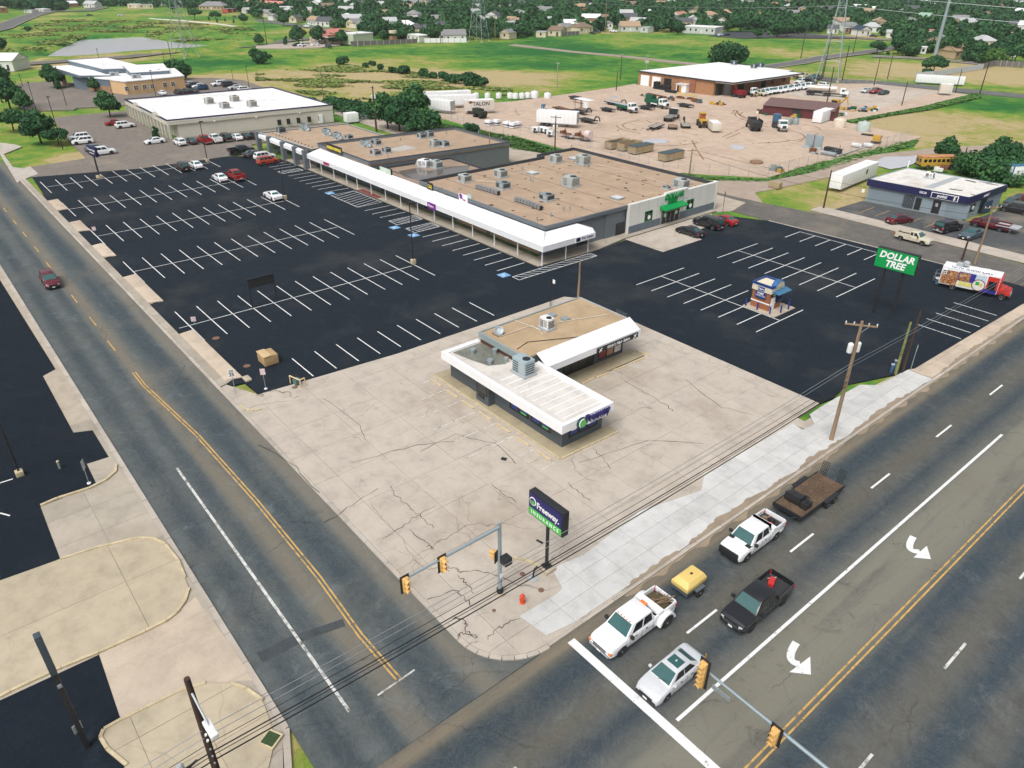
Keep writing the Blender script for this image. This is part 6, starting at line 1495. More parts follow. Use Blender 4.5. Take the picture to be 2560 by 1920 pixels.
# -- tyre shop
car('sedan','maroon',(-52.33,129.01),NE_ -0.35,'dark red sedan parked before the tyre shop','cars at the tyre shop',-0.03)
car('bigsuv','black',(-45.12,130.81),NE_ -0.2,'black suv parked nose to the tyre shop','cars at the tyre shop',-0.03)
car('coupe','slate',(-41.23,130.47),SW_ -0.1,'old chrome nosed muscle car in front of the tyre shop','cars at the tyre shop',-0.03)
mp=car('pickup','maroon',(-41.23,137.77),NW_+0.05,'long maroon work pickup with a flat steel bed by the tyre shop','cars at the tyre shop',-0.03); MB().box(-4.3,-1.0,-1.2,1.2,1.0,1.12).build('flat_bed',M['ltgrey'],mp)
car('oldpickup','cream',(-46.25,121.24),SE_,'old cream white pickup driving along the side road','vehicles in traffic',ZRD)
car('bigsuv','black',(-42.07,150.92),NW_+0.1,'black pickup like suv at the right edge beside the tyre shop','cars at the tyre shop',-0.03)
car('sedan','grey',(-44.31,155.58),NE_,'dark car wreck beside the tyre shop wall','cars at the tyre shop',-0.03); car('sedan','maroon',(-44.08,159.46),NE_ -0.3,'maroon car behind the dark wreck','cars at the tyre shop',-0.03)
# -- yard and warehouse
g='row of white company pickups at the warehouse'
for i,(qq,cx)in enumerate((((-148.05,229.63),'cream'),((-148.62,232.96),'white'),((-148.89,235.72),'white'),((-148.68,237.44),'white'),((-148.11,239.83),'white'),((-148.25,242.83),'white'),((-148.27,246.02),'white'),((-147.87,249.14),'white'),((-147.42,252.57),'white'),((-148.01,256.29),'white'),((-147.03,258.21),'white'))):
 car('pickup',cx,qq,SE_ -0.25,('cream pickup at the left end of the white row by the warehouse' if i == 0 else 'white pickup, number %s from the left in the warehouse row' % ['','two','three','four','five','six','seven','eight','nine','ten','eleven'][i]),g,-0.03,1)
for (kx,cx,qq,rz,l)in (('suv','white',(-144.09,263.12),SE_,'white suv alone right of the maroon box at the warehouse'),('bigsuv','white',(-154.61,265.00),SW_,'white suv in the second warehouse row'),('bigsuv','black',(-152.14,266.69),SE_,'black suv in the second warehouse row'),('sedan','maroon',(-164.48,278.92),SW_,'maroon car farthest behind the warehouse'),('pickup','cream',(-161.84,279.16),SW_,'pale pickup farthest behind the warehouse'),('pickup','slate',(-157.68,279.71),SW_,'dark slate pickup next to the lattice tower'),('sedan','silver',(-128.99,263.76),SW_,'silver car left of three in the fenced lot'),('pickup','red',(-126.14,264.27),SW_,'red pickup middle of three in the fenced lot'),('coupe','black',(-123.18,264.09),SW_,'dark sports car right of three in the fenced lot')):
 car(kx,cx,qq,rz,l,None,-0.03,1)
# -- far vehicles
for (kx,cx,qq,rz,l)in (('suv','black',(-392.53,180.42),SW_,'black suv under the round tree by the red roofed station'),('suv','white',(-391.03,182.37),SW_,'white suv beside the black one at the red roofed station'),('sedan','white',(-389.93,189.69),NE_,'white car under the red canopy'),('suv','black',(-377.13,190.54),SE_,'black suv at the right end of the station forecourt'),('bigsuv','white',(-506.14,241.21),SE_,'white van on the street before the white gabled house'),('sedan','maroon',(-492.18,253.69),SE_,'maroon car beside the white gabled house'),('sedan','grey',(-714.66,157.12),NE_,'dark car on the street beyond the pond'),('sedan','silver',(-700.07,176.90),NE_,'silver car on the street beyond the pond, right'),('sedan','black',(-352.84,356.26),SE_,'dark car beside the cream house at the field edge'),('suv','grey',(-356.78,364.52),SE_,'grey suv behind the cream house'),('pickup','white',(-353.52,375.36),SE_,'white pickup in the drive by the brown roofed house'),('sedan','silver',(-297.00,409.13),NE_,'silver car beside the blue banded building'),('sedan','navy',(-295.94,413.88),NE_,'dark blue car beside the silver one at the blue banded building'),('sedan','black',(-235.96,476.00),SE_,'dark car by the white cottages in the distance'),('sedan','red',(-682.23,252.73),SE_,'red car by the red shed beyond the park'),('sedan','black',(-629.10,240.67),SE_,'black car on the park street'),('suv','grey',(-627.20,245.00),SE_,'grey suv on the park street')):
 car(kx,cx,qq,rz,l,None,-0.1,2)
# -- food truck
def food_truck():
 a=(-34.39,106.46); c=(-27.81,108.00)
 r=root('food_truck','colourful taco food truck with food pictures along its white roofed side','food truck',(*(-31.26,106.89),0.0),math.atan2(c[1]-a[1],c[0]-a[0]))
 WH=M['white']
 # local: +x forward, the camera sees the -y side
 MB().box(-4.4,2.5,-1.15,1.15,0.55,2.9).build('body',WH,r,bevel=0.06)
 MB().box(-4.4,2.5,-1.17,1.17,2.9,3.02).build('roof',WH,r,bevel=0.04)
 RED=mat('wrap_red',(0.5,0.03,0.02),0.4); BL=mat('wrap_blue',(0.03,0.03,0.25),0.4,0,0.7,3)
 PIC=[]
 def pic(name,x0,x1,z0,z1,m,o=0.0):return MB().box(x0,x1,-1.165 -o,-1.15,z0,z1).build(name,m,r)
 foodm,nt,b=newmat('food_photo'); tc=N(nt,'ShaderNodeTexCoord')
 vz=N(nt,'ShaderNodeTexVoronoi',Scale=2.6); nt.links.new(tc.outputs['Object'],vz.inputs['Vector'])
 cc=ramp(nt,noise(nt,tc.outputs['Object'],2.2,6.0,0.7,1.0),[(0.3,(0.12,0.02,0.01)),(0.45,(0.35,0.12,0.04)),(0.58,(0.6,0.38,0.2)),(0.7,(0.65,0.55,0.4))]).outputs[0]
 nt.links.new(mixc(nt,rng(nt,vz.outputs['Distance'],0.3,0.6,0,0.4),cc,(0.05,0.01,0.01)),b.inputs['Base Color']); b.inputs['Roughness'].default_value=0.4
 pic('food_picture',-4.3,-2.3,0.65,2.6,foodm); pic('food_picture',-2.2,-0.9,1.5,2.6,foodm,0.004); pic('night_blue_panel',-2.3,-0.3,1.45,2.7,BL)
 ICE=mat('wrap_pale_blue',(0.5,0.6,0.68),0.4,0,0.4,3); pic('pale_panel',-0.3,1.0,1.3,2.7,ICE,0.002)
 pic('menu_board',-2.1,-0.5,0.8,1.45,mat('menu_yellow',(0.62,0.58,0.2),0.5,0,0.3,4),0.01); pic('red_panel',1.1,2.45,0.75,2.8,RED,0.003)
 pic('blue_flame_panel',0.6,2.45,0.55,1.1,BL,0.008)
 d=MB().tube((0.25,-1.2,1.35),(0.25,-1.19,1.35),0.8,n=24).build('badge_ring',mat('badge_maroon',(0.12,0.01,0.02),0.4),r)
 MB().tube((0.25,-1.215,1.35),(0.25,-1.2,1.35),0.7,n=24).build('badge_face',mat('badge_white',(0.7,0.66,0.6),0.5),d)
 MB().box(-0.15,0.3,-1.235,-1.215,1.35,1.8).build('green_patch',mat('badge_green',(0.02,0.35,0.05),0.5),d); MB().box(0.35,0.65,-1.235,-1.215,1.25,1.65).build('yellow_patch',mat('badge_yellow',(0.65,0.5,0.08),0.5),d)
 win(r,1.75,-1.17,1.0,0.9,1.2,'y',bars=(0,0)); win(r,-4.0,-1.17,2.0,0.5,0.6,'y',bars=(1,1),frame=WH)
 sf=MB().add([(-4.2,-1.19,2.88),(2.3,-1.19,2.88),(2.3,-0.75,3.2),(-4.2,-0.75,3.2),(-4.2,-0.72,3.0),(2.3,-0.72,3.0)],[(0,1,2,3),(3,2,5,4)]).build('roof_sign',WH,r)
 text('TACOS  GUADALAJARA',0.46,NAVY,r,(-1.0,-1.02,3.075),(R_(36),0,0),'sign_lettering',0.01,0.02,sx=1.0)
 MB().box(-3.0,-2.2,-0.4,0.4,3.02,3.5).build('roof_vent',M['ltgrey'],r,bevel=0.05); MB().lathe([(0.4,3.3),(0.4,3.7),(0.2,3.85)],-1.9,0.1,12).build('exhaust_fan',M['ltgrey'],r); MB().box(0.2,1.0,-0.3,0.5,3.02,3.25).build('roof_vent',WH,r,bevel=0.04)
 cab=MB();
 cab.add([(2.5,-1.1,0.6),(4.0,-0.95,0.6),(4.0,0.95,0.6),(2.5,1.1,0.6),(2.5,-1.1,1.55),(4.0,-0.9,1.3),(4.0,0.9,1.3),(2.5,1.1,1.55)],[(3,2,1,0),(4,5,6,7),(0,1,5,4),(1,2,6,5),(2,3,7,6),(3,0,4,7)]); cab.build('bonnet',RED,r,bevel=0.07)
 MB().box(2.45,2.75,-1.1,1.1,1.5,2.75).build('windscreen_frame',RED,r,bevel=0.04); MB().box(2.74,2.78,-0.98,0.98,1.65,2.6).build('windscreen',M['carglass'],r)
 MB().box(3.95,4.12,-0.95,0.95,0.5,0.75).build('bumper',M['chrome'],r); MB().box(3.98,4.02,-0.6,0.6,0.8,1.2).build('grille',M['black'],r)
 for sg_ in (-1,1):MB().box(3.95,4.03,sg_*.7 -.12,sg_*.7+.12,.9,1.15).build('headlight',M['lamp'],r)
 for x in (-2.6,3.2):
  for sg_ in (-1,1):o=inst('wheel',bpy.data.meshes['wheel'],r,(x,sg_*1.02,0.41),(sg_*-PI/2,0,0)); o.scale=(1.15,)*3; inst('rim',bpy.data.meshes['rim'],o)
 rk=MB()
 for z in (0.7,1.2,1.7):
  rk.tube((-4.4,-1.0,z),(-5.1,-1.0,z),0.025,n=4).tube((-5.1,-1.0,z),(-5.1,0.9,z),0.025,n=4).tube((-5.1,0.9,z),(-4.4,0.9,z),0.025,n=4)
 for y in (-1.0,0,0.9):rk.tube((-5.1,y,0.6),(-5.1,y,1.7),0.025,n=4)
 rk.build('rear_rack',M['chrome'],r)
food_truck()
q=(-35.72,105.84); bk=root('water_drum','blue drum with a white lid behind the food truck','drum',(q[0],q[1],0.01)); MB().tube((0,0,0),(0,0,0.75),0.3,n=12).build('drum',mat('drum_blue',(0.08,0.16,0.24),0.5),bk,smooth=40); MB().tube((0,0,0.75),(0,0,0.85),0.42,n=12).build('lid',WHITEL,bk,smooth=40)
# ================================================================== STREET FURNITURE
def T(name,label,cat,q,rz,parts,group=None,z=0.0):
 """thing from plain lists: parts = (name, material, shapes[, bevel]); box = 6 numbers, tube = (p0, p1, r)"""
 r=root(name,label,cat,(q[0],q[1],z),rz,group)
 for p in parts:
  b_=MB()
  for s in p[2]:
   if len(s)== 6:b_.box(*s)
   else:b_.tube(*s,n=10)
  b_.build(p[0],p[1],r,bevel=p[3]if len(p)> 3 else None,smooth=35 if any(len(s)== 3 for s in p[2])else None)
 return r
SIGY=mat('signal_yellow',(0.7,0.42,0.14),0.5,0,0.08,2)
SIGP=mat('pale_steel_pole',(0.3,0.37,0.4),0.45,0.3,0.1,2)
LENS=[mat('lens_red',(0.12,0.01,0.01),0.3),mat('lens_amber',(0.12,0.06,0.01),0.3),mat('lens_green',(0.01,0.08,0.06),0.3)]
def signal_head(parent,x,y,z,rz,n=3,name='signal_head',plate=True):
 """hanging head; faces local +x"""
 H=n*0.36
 o=MB().box(-0.1,0.12,-0.19,0.19,-H,0).build(name,SIGY,parent,(x,y,z),rz,bevel=0.02)
 if plate:MB().box(-0.14,-0.11,-0.32,0.32,-H -0.14,0.14).build('backplate',M['black'],o)
 for i in range(n):
  zc=-0.18 -i*0.36
  MB().tube((0.12,0,zc),(0.14,0,zc),0.14,n=12).build('lens',LENS[min(i,2)],o)
  v=MB(); k=7
  P=[(0.16*math.cos(R_(-20+220*j/k)),0.16*math.sin(R_(-20+220*j/k)))for j in range(k+1)]
  for a,c in zip(P[:-1],P[1:]):v.quad((0.12,a[0],zc+a[1]),(0.42,a[0],zc+a[1]),(0.42,c[0],zc+c[1]),(0.12,c[0],zc+c[1]))
  v.build('visor',SIGY,o)
 return o
s1=root('traffic_signal','pale grey mast with two yellow signal heads reaching over the left road','traffic light',(-29.3,23.3,0))
MB().tube((0,0,0),(0,0,6.4),0.16,0.12,12).build('mast',SIGP,s1,smooth=40); MB().tube((0,0,0),(0,0,0.12),0.42,n=12).build('base',M['concrete_plain'],s1); MB().tube((0,0,0.12),(0,0,0.5),0.24,n=8).build('base_cover',M['black'],s1)
MB().tube((0.02,0,6.05),(0.2,-7.6,6.2),0.12,0.07,12).build('mast_arm',SIGP,s1,smooth=40)
signal_head(s1,0.3,-4.75,6.35,0.0); signal_head(s1,0.35,-7.5,6.4,0.0)
signal_head(s1,-0.35,-0.1,3.7,R_(200),2,'pedestrian_signal'); MB().box(0.12,0.75,-0.1,0.5,3.0,3.6).build('signal_back',M['black'],s1,bevel=0.04)
MB().box(0.14,0.2,-.1,.1,1.6,1.95).build('push_button',M['plate'],s1)
s2=root('traffic_signal','pale mast arm over the main road with five light and three light signals','traffic light',(6.5,24.2,-0.1))
MB().tube((0,0,0),(0,0,6.9),0.2,0.15,12).build('mast',SIGP,s2,smooth=40); MB().tube((0,0,6.3),(-20.0,0.35,6.2),0.17,0.07,12).build('mast_arm',SIGP,s2,smooth=40)
signal_head(s2,-20.0,0.0,7.1,R_(-90),5); signal_head(s2,-15.6,-0.1,6.6,R_(-90),3)
MB().box(-19.3,-18.2,-0.02,0.02,5.8,6.1).build('street_name_sign',M['steel'],s2); MB().tube((-20.1,.2,6.2),(-20.1,.2,7.5),0.05).build('bracket',mat('brass',(0.4,0.25,0.06),0.4,0.5),s2)
# insurance pylon sign
fs=root('pylon_sign','navy and green insurance sign on a single black post at the corner','sign',(-29.0,27.4,0))
MB().box(-0.55,0.55,-0.45,0.45,0,0.3).build('footing',M['concrete_plain'],fs,bevel=0.04); MB().tube((0,0,0.3),(0,0,4.4),0.13,n=12).box(-.3,.3,-.3,.3,.3,.4).build('post',M['black'],fs)
MB().box(-1.75,1.75,-0.3,0.3,4.3,6.35).build('sign_cabinet',M['black'],fs,bevel=0.05)
MB().box(-1.65,1.65,-0.33,-0.3,5.0,6.25).build('sign_face',NB,fs); MB().box(-1.65,1.65,-0.33,-0.3,4.4,4.98).build('sign_face_green',mat('sign_bright_green',(0.08,0.5,0.08),0.5),fs)
text('Freeway.',0.72,WHITEL,fs,(0.3,-0.35,5.55),FY,'sign_lettering',0.01,0.02,sx=0.88); text('I N S U R A N C E',0.42,WHITEL,fs,(0,-0.35,4.69),FY,'sign_lettering',0.01,0.01,sx=0.88)
MB().tube((-1.25,-0.36,5.65),(-1.25,-0.33,5.65),0.34,n=18).build('logo_ring',WHITEL,fs); MB().tube((-1.25,-0.375,5.65),(-1.25,-0.36,5.65),0.27,n=18).build('logo_disc',NB,fs); MB().tube((-1.2,-0.385,5.57),(-1.2,-0.37,5.57),0.18,n=14).build('logo_leaf',bpy.data.materials['sign_bright_green'],fs)
# discount store pylon
ds=root('pylon_sign','green discount store sign raised on two dark legs in the right car park','sign',(-35.5,90.0,0))
for y in (-1.1,):MB().tube((-1.1,0,0),(-1.1,0,6.4),0.17,n=8).build('leg',M['black'],ds); MB().tube((1.1,0.1,0),(1.1,0.1,6.4),0.17,n=8).build('leg',M['black'],ds)
MB().box(-2.45,2.45,-0.35,0.35,5.9,8.35).build('sign_cabinet',M['black'],ds,bevel=0.04); MB().box(-2.38,2.38,-0.39,-0.35,5.98,8.27).build('sign_face',mat('store_green',(0.0,0.3,0.07),0.45,0,0.03),ds)
text('DOLLAR',1.12,WHITEL,ds,(0,-0.41,7.6),FY,'sign_lettering',0.01,0.035,shear=0.2,sx=0.95); text('TREE',1.12,WHITEL,ds,(0,-0.41,6.6),FY,'sign_lettering',0.01,0.035,shear=0.2,sx=0.95)
ds.rotation_euler=(0,0,R_(4))
# navy pylon by the lawn
ns=root('pylon_sign','navy pylon sign on a dark post at the far end of the car park','sign',(*(-169.27,31.50),0))
MB().tube((0,0,0),(0,0,5),0.16,n=10).build('post',M['black'],ns); MB().box(-.5,.5,-.5,.5,0,.5).build('footing',M['yellow_kerb'],ns); MB().box(-2.0,2.0,-0.25,0.25,4.4,6.3).build('sign_cabinet',NAVY,ns,bevel=0.05)
text('Western Road',0.62,WHITEL,ns,(0,-0.27,5.6),FY,'sign_lettering',0.01,0.005,shear=0.25); text('SHOPPING CENTER',0.26,WHITEL,ns,(0,-0.27,4.95),FY,'sign_lettering',0.01)
ns.rotation_euler=(0,0,R_(8))
# empty black sign frame
T('billboard','empty black billboard frame on two posts among the parking lines','sign frame',(-87.3,29.5),0,[('post',M['black'],[((0,0,0),(0,0,3.9),0.08)]),('post',M['black'],[((0,3.3,0),(0,3.3,3.9),0.08)]),('board',mat('dark_board',(0.02,0.02,0.022),0.8),[(-0.06,0.06,0.05,3.25,2.75,3.8)]),('rail',M['black'],[(-0.1,0.1,0,3.3,3.8,3.9)]),('rail',M['black'],[(-0.1,0.1,0,3.3,2.65,2.75)])])
sl=T('speed_limit_sign','white speed limit 35 sign on a thin post at the left road','road sign',(-67.77,19.59),0,[('post',M['steel'],[((0,0,0),(0,0,2.8),0.035)]),('plate',M['plate'],[(0.03,0.05,-0.35,0.35,1.95,2.85)])])
sl.rotation_euler=(0,0,R_(-25)); text('35',0.52,M['black'],sl,(0.06,0,2.25),FX,'lettering',0.005,0.02); text('SPEED',0.17,M['black'],sl,(0.06,0,2.72),FX,'lettering',0.005); text('LIMIT',0.17,M['black'],sl,(0.06,0,2.56),FX,'lettering',0.005)
T('parking_sign','small pinkish notice on a thin post with a white foot by the tan bin','sign',(-66.77,22.37),R_(-30),[('post',M['steel'],[((0,0,0),(0,0,2.2),0.03)]),('foot',WHITEL,[((0,0,0),(0,0,0.08),0.16)]),('plate',mat('faded_notice',(0.65,0.5,0.52),0.6,0,0.5,8),[(0.03,0.05,-0.25,0.25,1.7,2.4)])])
for q,l in (((-132.42,21.77),'pinkish notice at the start of the third parking row'),((-87.25,22.15),'pinkish notice at the start of the nearest parking row')):
 T('parking_sign',l,'sign',q,R_(-25),[('post',M['steel'],[((0,0,0),(0,0,0.6),0.03)]),('plate',bpy.data.materials['faded_notice'],[(-0.02,0.02,-0.28,0.28,0.35,0.95)])])
T('parking_sign','white notice plate with its back turned at the lot across the left road','sign',(-61.07,4.27),R_(60),[('post',M['steel'],[((0,0,0),(0,0,2.2),0.03)]),('foot',WHITEL,[((0,0,0),(0,0,0.08),0.16)]),('plate',M['ltgrey'],[(0.03,0.05,-0.25,0.25,1.5,2.4)])])
T('rubbish_bin','tan metal skip with a sloping lid in the car park corner','skip',(-72.08,25.02),R_(90),[('body',mat('tan_skip',(0.42,0.28,0.14),0.7,0,0.15,2),[(-0.8,0.8,-0.95,0.95,0.1,1.2)],0.03),('lid',mat('tan_lid',(0.55,0.4,0.22),0.6,0,0.1,2),[(-0.85,0.1,-1.0,1.0,1.2,1.28)],0.02),('handle',M['black'],[(0.8,0.86,-0.9,0.9,0.9,0.95)])])
T('backflow_guard','green backflow valve inside a cream pipe guard at the lot edge','valve',(-65.49,25.08),R_(15),[('pipe_guard',mat('cream_pipe',(0.6,0.47,0.28),0.6),[((-.8,0,0),(-.8,0,0.9),0.07),((.8,0,0),(.8,0,.9),.07),((-.8,0,.9),(.8,0,.9),.07),((.8,.6,0),(.8,.6,.9),.07),((.8,0,.9),(.8,.6,.9),.07)]),('valve',mat('valve_green',(0.08,0.16,0.14),0.5),[(-.3,.3,-.1,.5,.2,.7),((0,0,0),(0,0,.8),.08)])])
T('concrete_footing','half round white concrete block by the speed limit sign','concrete block',(-69.98,21.66),0,[('block',M['concrete_plain'],[(-0.5,0.7,-0.35,0.35,0,0.25)],0.1)])
hyd=root('fire_hydrant','bright orange fire hydrant on the corner pavement','fire hydrant',(*(-27.63,23.95),0.0))
HO=mat('hydrant_orange',(0.6,0.07,0.02),0.45)
MB().lathe([(0.2,0),(0.2,0.06),(0.13,0.08),(0.13,0.55),(0.17,0.57),(0.17,0.63),(0.14,0.7),(0.07,0.8),(0.04,0.88)],n=14).build('barrel',HO,hyd,smooth=40); MB().tube((-0.25,0,0.45),(0.25,0,0.45),0.07,n=8).tube((0,-0.24,0.45),(0,0,0.45),0.08,n=8).build('outlet',HO,hyd)
T('pipe_stub','black bent pipe stub beside the pylon sign','pipe',(-28.93,26.01),0,[('pad',M['ltgrey'],[(-.35,.35,-.3,.3,0.01,.07)]),('pipe',M['black'],[((0,0,0),(0.05,.1,.8),.06),((.05,.1,.8),(.05,.4,.9),.1)])])
T('yard_valve','rusty standpipe with green cap standing in the dark lot across the road','valve',(-64.98,2.86),0,[('pipe',mat('standpipe',(0.2,0.25,0.2),0.6,0,0.5,8),[((0,0,0),(0,0,.7),.1),((-.3,0,.5),(.2,0,.5),.06)]),('cap',M['yellow_kerb'],[((0,0,.7),(0,0,.8),.12)])])
tag(MB().box(-.25,.25,-.18,.18,0.02,.12).build('rag',M['black'],None,(*(-41.54,33.58),0),0.5,bevel=0.04),'black rag lying on the forecourt before the corner office','rag')
tag(MB().box(-.3,.3,-.1,.1,0.02,.06).build('debris',M['black'],None,(*(-31.48,28.93),0),0.2,bevel=0.02),'dark scrap lying near the pylon sign','debris')
T('drain_planter','square weedy drain pit in the corner paving','drain',(-28.81,6.23),0.5,[('rim',M['yellow_kerb'],[(-.5,.5,-.5,-.4,.05,.16),(-.5,.5,.4,.5,.05,.16),(-.5,-.4,-.4,.4,.05,.16),(.4,.5,-.4,.4,.05,.16)]),('weeds',mat('weed_green',(0.03,0.06,0.018),0.9,0,0.6,6),[(-.4,.4,-.4,.4,.05,.14)])])
# ---- lamp posts
def lamp(q,h,label,base=True,rz=0.0,z=0.0,head=1):
 r=root('lamp_post',label,'lamp post',(q[0],q[1],z),rz,'car park lamp posts')
 MB().tube((0,0,0),(0,0,h),0.1,0.07,8).build('post',M['black'],r)
 if base:MB().box(-.32,.32,-.32,.32,0,.7).build('footing',M['yellow_kerb'],r,bevel=0.05)
 MB().box(-.15,.65,-.25,.25,h -.05,h+.15).build('lamp_head',M['black']if head else M['ltgrey'],r,bevel=0.04)
for a in (((-87.78,54.05),8.9,'tall lamp post with a round head nearest the middle of the car park'),((-131.31,54.05),6.3,'lamp post beside the white muscle coupe'),((-169.13,53.38),8.4,'lamp post at the inner end of the farthest parking row')):lamp(*a,rz=PI/2)
for a in (((-202.03,31.58),11.6,'tall lamp post in the lawn with a dark head'),((-259.68,36.77),8.2,'lamp post left of the office lot trees'),((-268.45,46.33),5.6,'lamp post under the clinic tree'),((-266.29,71.96),8.1,'lamp post before the tan clinic wall'),((-260.58,100.69),7.8,'lamp post by the rightmost white suv at the clinic'),((-288.28,105.87),3.7,'double lamp post behind the clinic back row'),((-343.16,98.98),5.5,'lamp post behind the clinic roof'),((-376.45,82.16),5.5,'lamp post behind the slanted clinic eaves'),((-320.97,43.52),4.0,'thin lamp post by the left trees')):lamp(*a,base=False)
wl=root('lamp_post','black lamp post in a yellow footing in the dark lot across the left road','lamp post',(*(-66.04,-0.00),0)); MB().tube((0,0,0),(0,0,8.5),.09,.07,8).build('post',M['black'],wl); MB().box(-.3,.3,-.3,.3,0,.5).build('footing',M['yellow_kerb'],wl,bevel=.05)
T('sign_column','thick black square column with a long flat box head in the lower left lot','sign column',(-35.0,-1.9),R_(0),[('column',M['black'],[(-.13,.13,-.13,.13,0,6.2)]),('box_head',mat('slate_head',(0.05,0.07,0.09),0.5),[(-.22,.22,-.16,.16,6.2,9.0)],0.02),('small_box',M['steel'],[(.14,.22,-.1,.1,5.2,5.4)])])
T('notice_post','grey framed notice on a short post behind the black square column','sign',(-35.14,-1.96),0.4,[('post',M['steel'],[((0,0,0),(0,0,1.7),.03)]),('plate',M['ltgrey'],[(-.02,.02,-.25,.25,1.3,1.9)])])
# ---- utility poles and lines
def upole(q,h,label,m=None,arm=0.0,az=0.0,cans=0,r=0.15,z=0.0):
 o=root('utility_pole',label,'utility pole',(q[0],q[1],z),0,'wooden utility poles')
 MB().tube((0,0,0),(0,0,h),r,r*0.62,10).build('pole',m or M['wood'],o)
 d=Vector((math.cos(az),math.sin(az)))
 if arm:
  MB().obox((-d.x*arm,-d.y*arm),(d.x*arm,d.y*arm),0.1,h -0.45,h -0.32).build('crossarm',m or M['wood'],o)
  for t in (-.95,-.45,.45,.95):MB().tube((d.x*arm*t,d.y*arm*t,h -.32),(d.x*arm*t,d.y*arm*t,h -.12),.05,n=6).build('insulator',M['plate'],o)
  MB().tube((d.x*arm*.5,d.y*arm*.5,h -.45),(0,0,h -1.2),.02,n=4).build('brace',M['steel'],o)
 for k in range(cans):
  a=az+PI/2+k*2.3 -.6
  MB().lathe([(.22,h -3.0),(.24,h -2.9),(.24,h -2.2),(.15,h -2.1)],math.cos(a)*.42,math.sin(a)*.42,12).build('transformer',M['ltwhite'],o,smooth=40)
 return o
PA=(-24.7,59.0)
upole(PA,12.1,'tall brown utility pole with a crossarm and two white transformers beside the main road',arm=1.3,az=R_(35),cans=2,r=0.2)
pj=upole((-24.6,2.7),12.2,'dark utility pole with a street lamp arm at the lower left corner',M['darkwood'],r=0.21)
LQ=(-22.90,2.76)
MB().tube((0,0,11.4),(LQ[0]+24.6,LQ[1]-2.7,10.75),.05,n=8).build('lamp_arm',M['ltgrey'],pj); MB().box(-.45,.55,-.16,.16,-.1,.12).build('lamp_head',M['ltwhite'],pj,(LQ[0]+24.6,LQ[1]-2.7,10.7),math.atan2(LQ[1]-2.7,LQ[0]+24.6),bevel=.04)
for z in (8.6,8.2):MB().tube((.2,0,z),(.3,0,z+.2),.06,n=6).build('insulator',M['plate'],pj)
for z in (7.6,7.1,6.6):MB().box(-.25,.25,-.04,.04,z,z+.05).build('bracket',M['steel'],pj)
MB().lathe([(.16,6.3),(.18,6.4),(.18,6.8),(.1,6.9)],-.5,-1.3,10).build('splice_case',M['ltgrey'],pj)
for dy,z in ((-.9,6.9),(-.6,7.2),(-2.2,6.3)):MB().tube((0,dy,z),(.1,dy -.5,z -.05),.06,n=8).build('splice',M['black'],pj)
def wire(a,c,sag,r,m,label,n=14):
 pts=[(a[0]+(c[0]-a[0])*t,a[1]+(c[1]-a[1])*t,a[2]+(c[2]-a[2])*t -sag*4*t*(1 -t))for t in [i/n for i in range(n+1)]]
 return tag(MB().path(pts,r,5).build('overhead_wire',m),label,'overhead wire','overhead wires')
FARP=(-24.6,128.0); NEARP=(-24.5,-40.0)
for a,c,r,m_,l in ((8.9,8.2,.018,'paleccable','upper pale wire along the main road'),(8.4,7.8,.018,'paleccable','lower pale wire along the main road'),(7.9,6.9,.016,'cable','thin black wire between the pale ones and the thick cables'),(7.3,6.3,.034,'cable','upper thick black cable along the main road'),(7.05,6.1,.02,'cable','middle black cable along the main road'),(6.7,5.8,.036,'cable','lowest thick black cable along the main road')):
 mm=M[m_]
 wire((-24.5,2.7,a),(-24.6,59,c),0.55,r,mm,l+', middle span'); wire((-24.6,59,c),(*FARP,c+.4),.7,r*.8,mm if r < .03 else M['cable'],l+', far span'); wire((-24.5,2.7,a),(*NEARP,a),.5,r,mm,l+', near span')
SALP=(-62.8,63.3)
